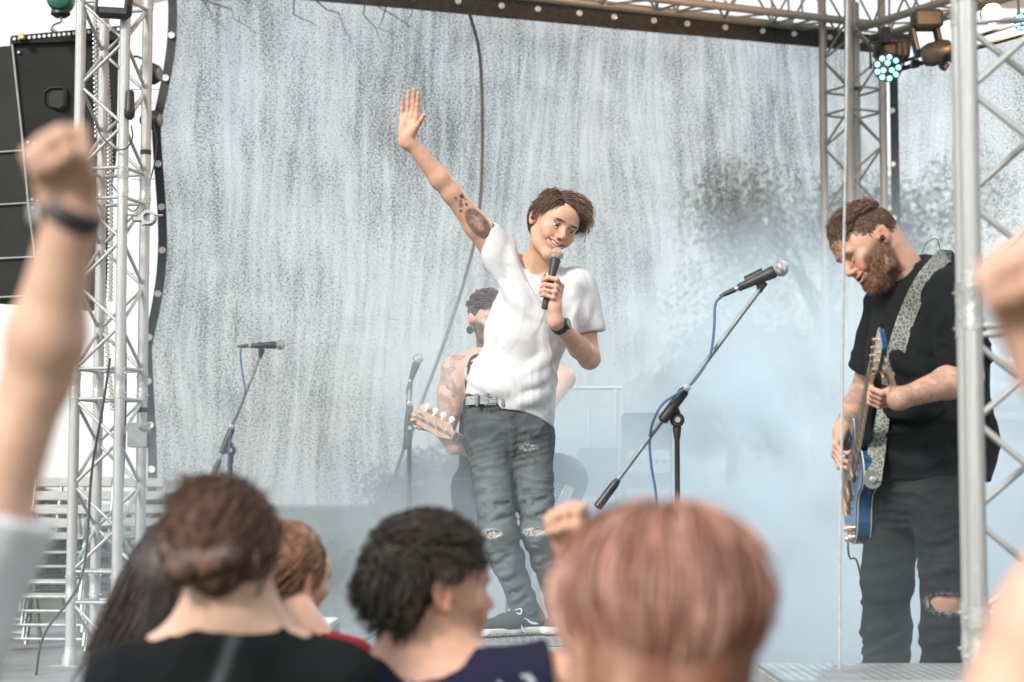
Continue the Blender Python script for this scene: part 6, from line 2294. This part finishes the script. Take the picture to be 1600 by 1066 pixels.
def paint_b(V, C):
    C = hpb(V, C)
    C = limb_tattoo(V, C, bRs, bRe, 61, t0=-.2, t1=1.1, f=17, amt=.9, th=.45, col=(.07, .09, .10))
    return C


sdf_obj('body', S, MAT_SKIN, bp_, .0065, SKB, paint_b)
def sc_b(h):
    h.ell((0, .016, .042), (.082, .098, .095), .01); h.ell((0, -.090, .005), (.068, .056, .066), .012, '-'); h.ell((0, -.03, -.085), (.14, .16, .095), .012, '-')
    for s in (-1, 1): h.ell((s * .088, .004, -.004), (.022, .028, .036), .008, '-')
scalp('hair', BM_, 1.03, bp_, sc_b, (.05, .035, .028), .005, streak=(70, 70, 70), amp=.004)
hair('hair_lock', BM_, 1.03, bp_, lambda p: p[2] > .05, lambda p: np.array([.5, -.8, .2]), lambda p: .06, n=500, r=.003, lift=.02, curl=.3, col=(.04, .028, .02), col2=(.12, .08, .06), seed=33, gravity=.3)['kind'] = 'stuff'
b = MB(); b.lathe(BM_ @ Vector((-.088, .0, -.045)), BM_.to_3x3() @ Vector((-1, -.6, 0)), [(0, .017), (.008, .020), (.010, .010)], 14); b.build('ear_plug', M['black_plastic'], bp_)
S = SDF()
S.cap(atb(775, 585, 9.36), atb(776, 700, 9.37), .132, .128, .05, side=(1, 0, 0), w=1.25); S.cap(atb(772, 570, 9.36), atb(745, 572, 9.36), .055, .045, .05); S.cap(atb(772, 570, 9.36), atb(808, 574, 9.36), .055, .045, .05)
S.cap(bnb + Vector((0, 0, .1)), bnb + Vector((0, -.02, -.02)), .075, .068, .006, '-')
cutcyl(S, atb(775, 745, 9.37), Vector((0, 0, -1)), .3, .2)
cloth_disp(S, .005, (12, 12, 8), 71)
sdf_obj('vest', S, MAT_CLOTH, bp_, .008, (.03, .035, .038), lambda V, C: mixc(C, blob(V, atb(738, 575, 9.25), (.05, .2, .06), .6) * (fbm(V, 30, 5) > .58), (.55, .56, .56)))
S = SDF()
S.cap(atb(772, 715, 9.37), atb(774, 745, 9.37), .125, .13, .05, side=(1, 0, 0), w=1.2)
for (a_, k_, e_) in ((atb(740, 760, 9.37), atb(738, 850, 9.32), atb(748, 985, 9.40)), (atb(805, 760, 9.37), atb(812, 850, 9.33), atb(815, 990, 9.42))):
    e_.z = STZ + .07
    S.cap(a_, k_, .095, .070, .03); S.cap(k_, e_, .066, .052, .03)
cloth_disp(S, .005, (12, 12, 22), 77)
sdf_obj('jeans', S, MAT_DENIM, bp_, .008, (.028, .034, .038))
for (px) in (748, 815):
    q = atb(px, 985, 9.40); skate_shoe('', Vector((q.x + .01, 9.47, STZ + .005)), Vector((q.x - .05, 9.19, STZ + .005)), bp_)
# bass guitar: headstock left, body behind the singer's legs
bs_ = thing('bass_guitar', 'bass guitar with wooden headstock held by the bass player behind the singer', 'guitar', atb(800, 700, 9.1))
H0 = atb(648, 648, 8.95); B0 = atb(880, 770, 9.12); bl_ = (H0 - B0).normalized(); bnn = Vector((0, -1, .12)); bnn = (bnn - bl_ * bnn.dot(bl_)).normalized(); bw = bl_.cross(bnn)
BL = (H0 - B0).length


def QB(l, w, n): return B0 + bl_ * l + bw * w + bnn * n


rb_ = Matrix((bl_, bw, bnn)).transposed()
m_maple = mat('maple_wood', (.60, .43, .32), .4, 0, .2, 20, stretch=(6, 1, 1))
hb = [(0, .021), (.03, .045), (.10, .040), (.17, .038), (.20, .030), (.205, .0), (.17, -.030), (.05, -.036), (0, -.021)]
b = MB(); b.prism(hb, QB(BL - .20, 0, .0), bl_, bw, bnn, .016); b.build('headstock', m_maple, bs_)
b = MB(); b.box(QB(BL - .43, 0, .004), (.50, .044, .020), rb_, .006); b.build('neck', m_maple, bs_)
b = MB(); b.box(QB(BL - .44, 0, .017), (.46, .042, .006), rb_, .001); fb_ = b.build('fretboard', mat('bass_fretboard', (.06, .04, .03), .5), bs_)
for k in range(9):
    b = MB(); b.box(QB(BL - .23 - .035 * k, 0, .021), (.003, .042, .003), rb_); b.build('fret', M['steel'], fb_)
sgn = 1 if bw.z > 0 else -1
for k in range(4):
    b = MB(); b.lathe(QB(BL - .045 - k * .042, 0, .016), bnn, [(0, .009), (.008, .007), (.016, .006)], 10); b.tube([QB(BL - .045 - k * .042, sgn * .035, .006), QB(BL - .045 - k * .042, sgn * .06, .006)], .004, 6); b.build('tuner', M['steel'], bs_)
    b = MB(); b.lathe(QB(BL - .045 - k * .042, sgn * .064, .0), bnn, [(0, .013), (.008, .014), (.010, .011)], 12); b.build('tuner_key', M['white_paint'], bs_)
bo_ = spline([Vector(p) for p in ((-.10, 0, 0), (-.09, .10, 0), (-.02, .165, 0), (.08, .160, 0), (.16, .125, 0), (.24, .14, 0), (.33, .165, 0), (.34, .12, 0), (.27, .06, 0), (.25, 0, 0), (.24, -.06, 0), (.26, -.12, 0), (.21, -.15, 0), (.13, -.13, 0), (.04, -.165, 0), (-.06, -.13, 0), (-.10, 0, 0))], 3)[:-1]
b = MB(); b.prism([(p.x, p.y) for p in bo_], QB(0, 0, -.02), bl_, bw, bnn, .04); bb = b.build('body', mat('bass_body', (.05, .07, .09), .3), bs_)
for k in range(4):
    b = MB(); b.tube([QB(-.02, -.024 + .016 * k, .034), QB(BL - .2, -.015 + .010 * k, .030)], .0014, 4); b.build('string', M['steel'], bs_)
b = MB(); b.box(QB(-.02, 0, .026), (.05, .085, .012), rb_, .003); b.build('bridge', M['steel'], bs_)
b = MB(); b.box(QB(.08, 0, .024), (.05, .09, .010), rb_, .003); b.build('pickup', M['black_plastic'], bs_)

# ================================================================== THE AUDIENCE
def spectator(label, hm, hs, skin, neck_base, shoulders, shirt_col, res=.006, arms=(), shirt_paint=None, sleeve=.5, neck_r=.050, detail=False, smile=0, pants=(.05, .06, .08), wide=1.0, stub=0, neck_off=(0, .02, -.05), neckline=.075, extra=None, fine=(), paint_extra=None, open_mouth=0, head=True):
    """standing person: hm head matrix, shoulders = (left, right) points, arms = list of (shoulder, elbow, wrist, hand function)"""
    nbz = Vector(neck_base)
    t = thing('person', label, 'person', (nbz.x, nbz.y, 0), 'audience in front of the stage')
    S = SDF(); add_head(S, hm, hs, smile=smile, detail=detail, open_mouth=open_mouth)
    S.cap(nbz + Vector((0, .01, -.02)), hm @ Vector(neck_off), neck_r * 1.08, neck_r, .025)
    a, c = Vector(shoulders[0]), Vector(shoulders[1]); mid = (a + c) / 2
    sv = (c - a).normalized(); hw = (c - a).length / 2
    ch = mid + Vector((0, 0, -.16)); wa = mid + Vector((0, 0, -.40))
    S.cap(nbz, a, .045, .050, .06); S.cap(nbz, c, .045, .050, .06)
    S.cap(mid + Vector((0, 0, -.04)), ch, .085, .100, .06, side=sv, w=1.2)
    for A_ in arms:
        sh, el, wr, hf = A_[:4]
        arm(S, sh, el, wr, (.050, .040, .042, .027))
        if hf: hf(S)
    if extra: extra(S)
    hpf = head_paint(hm, hs, skin, smile=smile, sockets=detail)

    def pf(V, C):
        C = hpf(V, C)
        return paint_extra(V, C) if paint_extra else C
    sdf_obj('body', S, MAT_SKIN, t, res, skin, pf, fine=fine)
    # t-shirt
    S = SDF()
    S.cap(nbz + Vector((0, .01, -.045)), a, .062, .066, .07); S.cap(nbz + Vector((0, .01, -.045)), c, .062, .066, .07)
    S.cap(mid + Vector((0, 0, -.07)), ch, .105 * wide, .125 * wide, .06, side=sv, w=max(1.05, hw / .125))
    S.cap(ch, wa, .125 * wide, .115 * wide, .06, side=sv, w=1.25)
    S.cap(wa, wa + Vector((0, 0, -.18)), .115 * wide, .13 * wide, .06, side=sv, w=1.25)
    done = []
    for A_ in arms:
        sh, el = Vector(A_[0]), Vector(A_[1])
        S.cap(sh, sh.lerp(el, sleeve), .070, .076, .03); done.append((sh, el))
    for p in (a, c):
        if all((p - q[0]).length > .05 for q in done):
            out_ = (p - mid).normalized()
            el = p + out_ * .06 + Vector((0, 0, -.29))
            S.cap(p, p.lerp(el, .6), .066, .066, .03)
    S.cap(hm @ Vector(neck_off), nbz + Vector((0, 0, -.005)), neckline * 1.3, neckline, .006, '-')
    cutcyl(S, wa + Vector((0, 0, -.22)), Vector((0, 0, -1)), .4, .2)
    for (sh, el) in done:
        cutcyl(S, sh.lerp(el, sleeve), el - sh, .11, .25); S.cap(sh.lerp(el, .2), el, .054, .058, .004, '-')
    cloth_disp(S, .006, (9, 9, 7), stub + 81)
    sdf_obj('shirt', S, MAT_CLOTH, t, max(res, .006), shirt_col, shirt_paint)
    # bare forearms hanging on sides without a raised arm, trousers and shoes
    S = SDF()
    hipz = wa + Vector((0, 0, -.18))
    S.cap(hipz, hipz + Vector((0, 0, -.06)), .125, .125, .05, side=sv, w=1.25)
    for s_ in (-1, 1):
        hp_ = hipz + sv * (.085 * s_) + Vector((0, 0, -.08)); kn = Vector((hp_.x, hp_.y, hp_.z * .55)); an = Vector((hp_.x, hp_.y, .08))
        S.cap(hp_, kn, .088, .065, .03); S.cap(kn, an, .062, .045, .03)
        S.ell(Vector((an.x, an.y + .05, .045)), (.045, .13, .04), .01)
    sdf_obj('trousers', S, MAT_DENIM, t, .013, pants)
    return t


def fist_fn(wr, d, y, side=1, sc=1.0):
    def f(S):
        Mx = Matrix.Translation(Vector(wr)) @ frame_from(d, y=y)
        add_hand(S, Mx, side=side, curl=(1.45, 1.5, 1.5, 1.55), curl2=(1.5, 1.5, 1.5, 1.5), thumb=(.25, .85, 1.2), spread=.2, sc=sc)
        h = Loc(S, Mx, sc); h.ell((0, -.022, .062), (.033, .018, .028), .012)
    return f


# ---- woman with a low bun, black t-shirt
bm_ = head_matrix(at(357, 868, 3.4), yaw=172, roll=-5, pitch=-2)
nb_ = at(354, 958, 3.4)
bw_ = spectator('woman with brown hair in a low bun seen from behind in a black t-shirt', bm_, 1.0, (.62, .40, .30), nb_, (at(194, 1076, 3.42), at(526, 1066, 3.42)), (.007, .009, .0095), neck_r=.060, neckline=.054, stub=1,
               shirt_paint=lambda V, C: mixc(C, np.exp(-((V[:, 0] - (at(345, 1010, 3.2).x - (at(0, 1010, 3.2).z - V[:, 2]) * .35)) / .010) ** 2) * (V[:, 2] < at(0, 975, 3.2).z) * .6, (.10, .11, .12)))


def sc_bun(h):
    h.ell((0, .016, .036), (.082, .101, .094), .01)
    h.cap((0, .05, -.005), (0, .082, -.022), .062, .042, .03)
    h.ell((0, -.088, .0), (.07, .06, .075), .012, '-'); h.ell((0, -.05, -.105), (.14, .13, .080), .012, '-')
    for s in (-1, 1): h.ell((s * .088, -.004, -.006), (.020, .026, .034), .008, '-')
    h.cap((-.035, .112, .006), (.05, .114, -.010), .026, .029, .004)
    h.ell((.078, .080, .020), (.019, .024, .020), .008)
    h.cap((-.035, .112, .014), (.055, .124, .012), .012, .014, .004)


BUN_C, BUN_C2 = (.055, .032, .024), (.17, .095, .065)
scalp('hair', bm_, 1.0, bw_, sc_bun, BUN_C, .0045, streak=(50, 50, 25), amp=.004, col2=BUN_C2)
def bun_fl(p):
    t_ = np.array([.01, .11, .0]) - p
    o_ = np.array([p[0] / .083, (p[1] - .016) / .104, (p[2] - .036) / .096])
    t_ = t_ / (np.linalg.norm(t_) + 1e-6); return t_ - o_ * (t_ @ o_) * .9
hair('hair_lock', bm_, 1.0, bw_, lambda p: p[2] > -.02 and p[1] > -.06, bun_fl, lambda p: .13 * max(.25, np.linalg.norm(p - np.array([.01, .11, .0])) / .18), n=1500, r=.0022, lift=.005, curl=.04, col=(.045, .026, .02), col2=(.20, .11, .075), seed=41, center=(0, .016, .036), rad=(.083, .104, .096), clump=.8, wig=.001)['kind'] = 'stuff'
hair('hair_lock', bm_, 1.0, bw_, lambda p: p[2] > -.03 and p[1] > .02, lambda p: np.array([.4, .15, -.9]), lambda p: .07, n=60, r=.001, lift=.02, curl=.6, col=(.08, .05, .035), col2=(.25, .15, .1), seed=43, center=(0, .016, .036), rad=(.085, .106, .098), clump=.1, wig=.006)['kind'] = 'stuff'

# ---- woman with long dark hair behind her, at the left
lm_ = head_matrix(at(290, 905, 4.3), yaw=150, roll=10, pitch=0)
lw_ = spectator('woman with long dark hair in black, mostly hidden left of the bun', lm_, .98, (.62, .42, .34), at(272, 985, 4.3), (at(190, 1040, 4.32), at(370, 1040, 4.32)), (.015, .018, .02), stub=3, res=.008)
def sc_long(h):
    h.ell((0, .016, .036), (.084, .104, .096), .01)
    h.cap((0, .06, 0), (.03, .06, -.22), .080, .075, .05, side=(1, 0, 0), w=1.1)
    h.cap((.02, .05, -.10), (.095, .03, -.26), .045, .035, .05)
    h.ell((0, -.095, .0), (.07, .06, .085), .012, '-')
scalp('hair', lm_, 1.0, lw_, sc_long, (.022, .018, .017), .006, streak=(60, 60, 8), amp=.006, col2=(.05, .04, .036))
hair('hair_lock', lm_, 1.0, lw_, lambda p: p[1] > -.03 and p[2] > 0, lambda p: np.array([.30, .15, -1.0]), lambda p: .27, n=420, r=.002, lift=.012, curl=.12, col=(.02, .016, .015), col2=(.07, .055, .045), seed=45, steps=10, clump=.4, wig=.006, rad=(.088, .108, .098))['kind'] = 'stuff'

# ---- auburn woman with curly blond ponytail
am_ = head_matrix(at(450, 905, 4.6), yaw=142, roll=6, pitch=4)
aw_ = spectator('woman with auburn hair and a curly fair ponytail right behind the bun woman', am_, .98, (.62, .37, .27), at(455, 980, 4.52), (at(380, 1045, 4.52), at(540, 1045, 4.52)), (.28, .02, .02), stub=5, res=.007)
def sc_aub(h):
    h.ell((0, .018, .040), (.084, .104, .096), .01)
    h.ell((0, -.095, -.002), (.07, .06, .08), .012, '-'); h.ell((0, -.05, -.10), (.14, .13, .075), .012, '-')
    for s in (-1, 1): h.ell((s * .090, -.004, -.006), (.020, .026, .034), .008, '-')
    h.cap((0, .10, -.02), (0, .115, -.10), .035, .045, .02); h.cap((0, .115, -.10), (0, .09, -.15), .045, .03, .02)
def aub_paint_col(): pass
scalp('hair', am_, 1.0, aw_, sc_aub, (.13, .06, .035), .005, streak=(60, 60, 30), amp=.005, col2=(.32, .15, .08))
hair('hair_lock', am_, 1.0, aw_, lambda p: p[1] > -.05 and p[2] > -.0, lambda p: np.array([0, .8, -.7]), lambda p: .09, n=500, r=.0026, lift=.01, curl=.1, col=(.12, .055, .035), col2=(.30, .15, .08), seed=47, clump=.7)['kind'] = 'stuff'
hair('ponytail', am_, 1.0, aw_, lambda p: True, lambda p: np.array([0, .1, -1.0]), lambda p: .075, n=260, r=.0034, lift=.03, curl=1.2, col=(.25, .12, .05), col2=(.62, .38, .17), seed=49, center=(0, .112, -.07), rad=(.04, .045, .06), clump=.1, wig=.012, steps=9)['kind'] = 'stuff'

# ---- person with short dark wavy hair in profile, navy patterned t-shirt, fist raised
cm_ = head_matrix(at(674, 926, 3.7), yaw=116, roll=4, pitch=-4)
c_sh = at(792, 1072, 3.66)
c_el = at(935, 1050, 3.66); c_wr = at(897, 868, 3.62)
def curly_shirt(V, C):
    n = fbm(V, (24, 24, 20), 13, 3)
    return mixc(C, (n > .635) * 1.0, (.42, .45, .52))
cw_ = spectator('person with short wavy black hair and ear studs, navy patterned t-shirt, fist raised', cm_, 1.02, (.62, .36, .26), at(650, 1022, 3.70), (at(572, 1090, 3.66), c_sh), (.016, .016, .038), stub=7, res=.0045, detail=True, smile=1,
               neck_r=.060, shirt_paint=curly_shirt, neckline=.078, arms=[(c_sh, c_el, c_wr, fist_fn(c_wr, at(886, 800, 3.6) - at(897, 868, 3.62), Vector((.3, 1, 0)), sc=1.0))],
               fine=[(2, at(0, 1040, 3.6).z, at(0, 790, 3.6).z, .003), (0, at(620, 0, 3.6).x, at(780, 0, 3.6).x, .003)])
def sc_cur(h):
    h.ell((0, .018, .040), (.083, .100, .093), .01)
    h.ell((0, .062, -.010), (.068, .050, .064), .03)
    h.ell((0, -.050, .092), (.06, .05, .030), .03)
    h.ell((0, -.106, .006), (.078, .066, .082), .012, '-'); h.ell((0, -.06, -.10), (.14, .13, .085), .012, '-')
    for s in (-1, 1): h.ell((s * .090, .004, -.010), (.020, .030, .036), .008, '-')
scalp('hair', cm_, 1.02, cw_, sc_cur, (.018, .015, .012), .004, streak=(28, 28, 28), amp=.008, col2=(.04, .032, .024))
hair('hair_lock', cm_, 1.02, cw_, lambda p: (p[2] > .030 or p[1] > .045) and p[1] > -.070 and p[2] > -.05 and not (p[2] < .045 and abs(p[0]) > .05 and p[1] < .035), lambda p: np.array([.2 * np.sign(p[0] + .01), -.55 if p[2] > .05 else .2, -.35 if p[2] < .09 else .1]), lambda p: .034 if p[1] < 0 else .05, n=1900, r=.0022, lift=.012, curl=.16, col=(.012, .010, .008), col2=(.055, .042, .030), seed=51, center=(0, .02, .040), rad=(.086, .106, .098), clump=.65, wig=.004, steps=8)['kind'] = 'stuff'
b = MB(); b.lathe(cm_ @ Vector((.0945, .008, -.030)), cm_.to_3x3() @ Vector((1, 0, 0)), [(0, .007), (.004, .007), (.006, .003)], 12); b.build('ear_stud', mat('pearl', (.75, .68, .62), .2), cw_)
b = MB(); b.lathe(cm_ @ Vector((.096, .010, -.012)), cm_.to_3x3() @ Vector((1, 0, 0)), [(0, .003), (.003, .003)], 8); b.build('ear_stud', M['steel'], cw_)

# ---- copper-haired person close to the camera
rm_ = head_matrix(at(1030, 980, 2.24), yaw=184, roll=4, pitch=6)
rw_ = spectator('copper haired person seen from behind close to the camera, very blurred', rm_, 1.0, (.66, .40, .31), at(1040, 1180, 2.26), (at(820, 1290, 2.27), at(1270, 1290, 2.27)), (.35, .30, .30), stub=9, res=.007)
def sc_red(h):
    h.ell((0, .012, .030), (.094, .112, .104), .01)
    h.cap((0, .03, -.01), (0, .045, -.20), .088, .086, .05, side=(1, 0, 0), w=1.12)
    h.ell((0, -.105, .0), (.07, .06, .085), .012, '-')
    h.ell((-.100, -.002, -.045), (.022, .030, .040), .01, '-')
    h.fn(lambda P: np.full(len(P), 1.0), (0, 0, 0), (.01, .01, .01)) if False else None
RED_DARK = True
scalp('hair', rm_, 1.0, rw_, sc_red, (.19, .08, .048), .006, streak=(24, 24, 4), amp=.005, col2=(.48, .28, .21))
def red_fl(p):
    o_ = np.array([p[0] / .094, (p[1] - .012) / .112, (p[2] - .03) / .104])
    t_ = np.array([p[0] * 4, .3 + p[1] * 2, -1.0]); return t_ - o_ * (t_ @ o_) * .9
hair('hair_lock', rm_, 1.0, rw_, lambda p: p[1] > -.04 and p[2] > -.02, red_fl, lambda p: .15, n=1300, r=.0030, lift=.012, curl=.10, col=(.15, .055, .03), col2=(.55, .33, .26), seed=53, center=(0, .012, .030), rad=(.095, .113, .105), clump=.8, wig=.002, steps=9)['kind'] = 'stuff'

# ---- raised arm with black wristband at the left edge
YA = 2.2
a_sh, a_el, a_wr = at(-92, 990, 2.24), at(60, 590, 2.22), at(112, 332, 2.16)
ah_ = head_matrix(at(-255, 830, 2.3), yaw=170, roll=0, pitch=0)
aw2 = spectator('person at the left edge in a white t-shirt raising a fist with a black wristband', ah_, 1.0, (.60, .375, .275), at(-245, 960, 2.3), (at(-440, 1040, 2.3), a_sh), (.66, .69, .74), stub=11, res=.006, sleeve=.50,
                arms=[(a_sh, a_el, a_wr, fist_fn(a_wr, at(90, 225, 2.15) - at(115, 322, 2.17), Vector((-.25, 1, .05)), side=1, sc=.94))])
scalp('hair', ah_, 1.0, aw2, sc_long, (.05, .035, .03), .01, streak=(40, 40, 8), amp=.006)
wd_ = (a_el - a_wr).normalized()
wv_ = (wd_ + Vector((-.25, 0, .1))).normalized()
b = MB(); b.lathe(a_wr - wv_ * .012 + Vector((.001, 0, 0)), wv_, [(0, .0335), (.003, .036), (.020, .037), (.023, .034), (.023, .030), (0, .030)], 22, caps=False); wb_ = b.build('wristband', M['black_plastic'], aw2)
b = MB(); b.box(a_wr + Vector((-.036, -.010, -.004)), (.012, .024, .026), None, .004); b.build('buckle', M['steel'], wb_)

# ---- raised arm at the right edge
b_sh, b_el, b_wr = at(1555, 1165, 1.92), at(1724, 750, 1.90), at(1628, 535, 1.88)
bh_ = head_matrix(at(1345, 1290, 2.0), yaw=180, roll=0, pitch=0)
bh_ = head_matrix(at(1790, 1010, 1.95), yaw=180, roll=0, pitch=0)
bw2 = spectator('person at the right edge with a bare arm raised and a blurred fist', bh_, 1.0, (.64, .39, .29), at(1780, 1170, 1.95), (b_sh, at(2000, 1260, 1.95)), (.55, .40, .40), stub=13, res=.006, sleeve=.10,
                arms=[(b_sh, b_el, b_wr, fist_fn(b_wr, at(1594, 427, 1.86) - at(1628, 535, 1.88), Vector((.3, 1, .1)), side=1, sc=1.05))])
scalp('hair', bh_, 1.0, bw2, sc_long, (.10, .06, .04), .01, streak=(40, 40, 8), amp=.006)
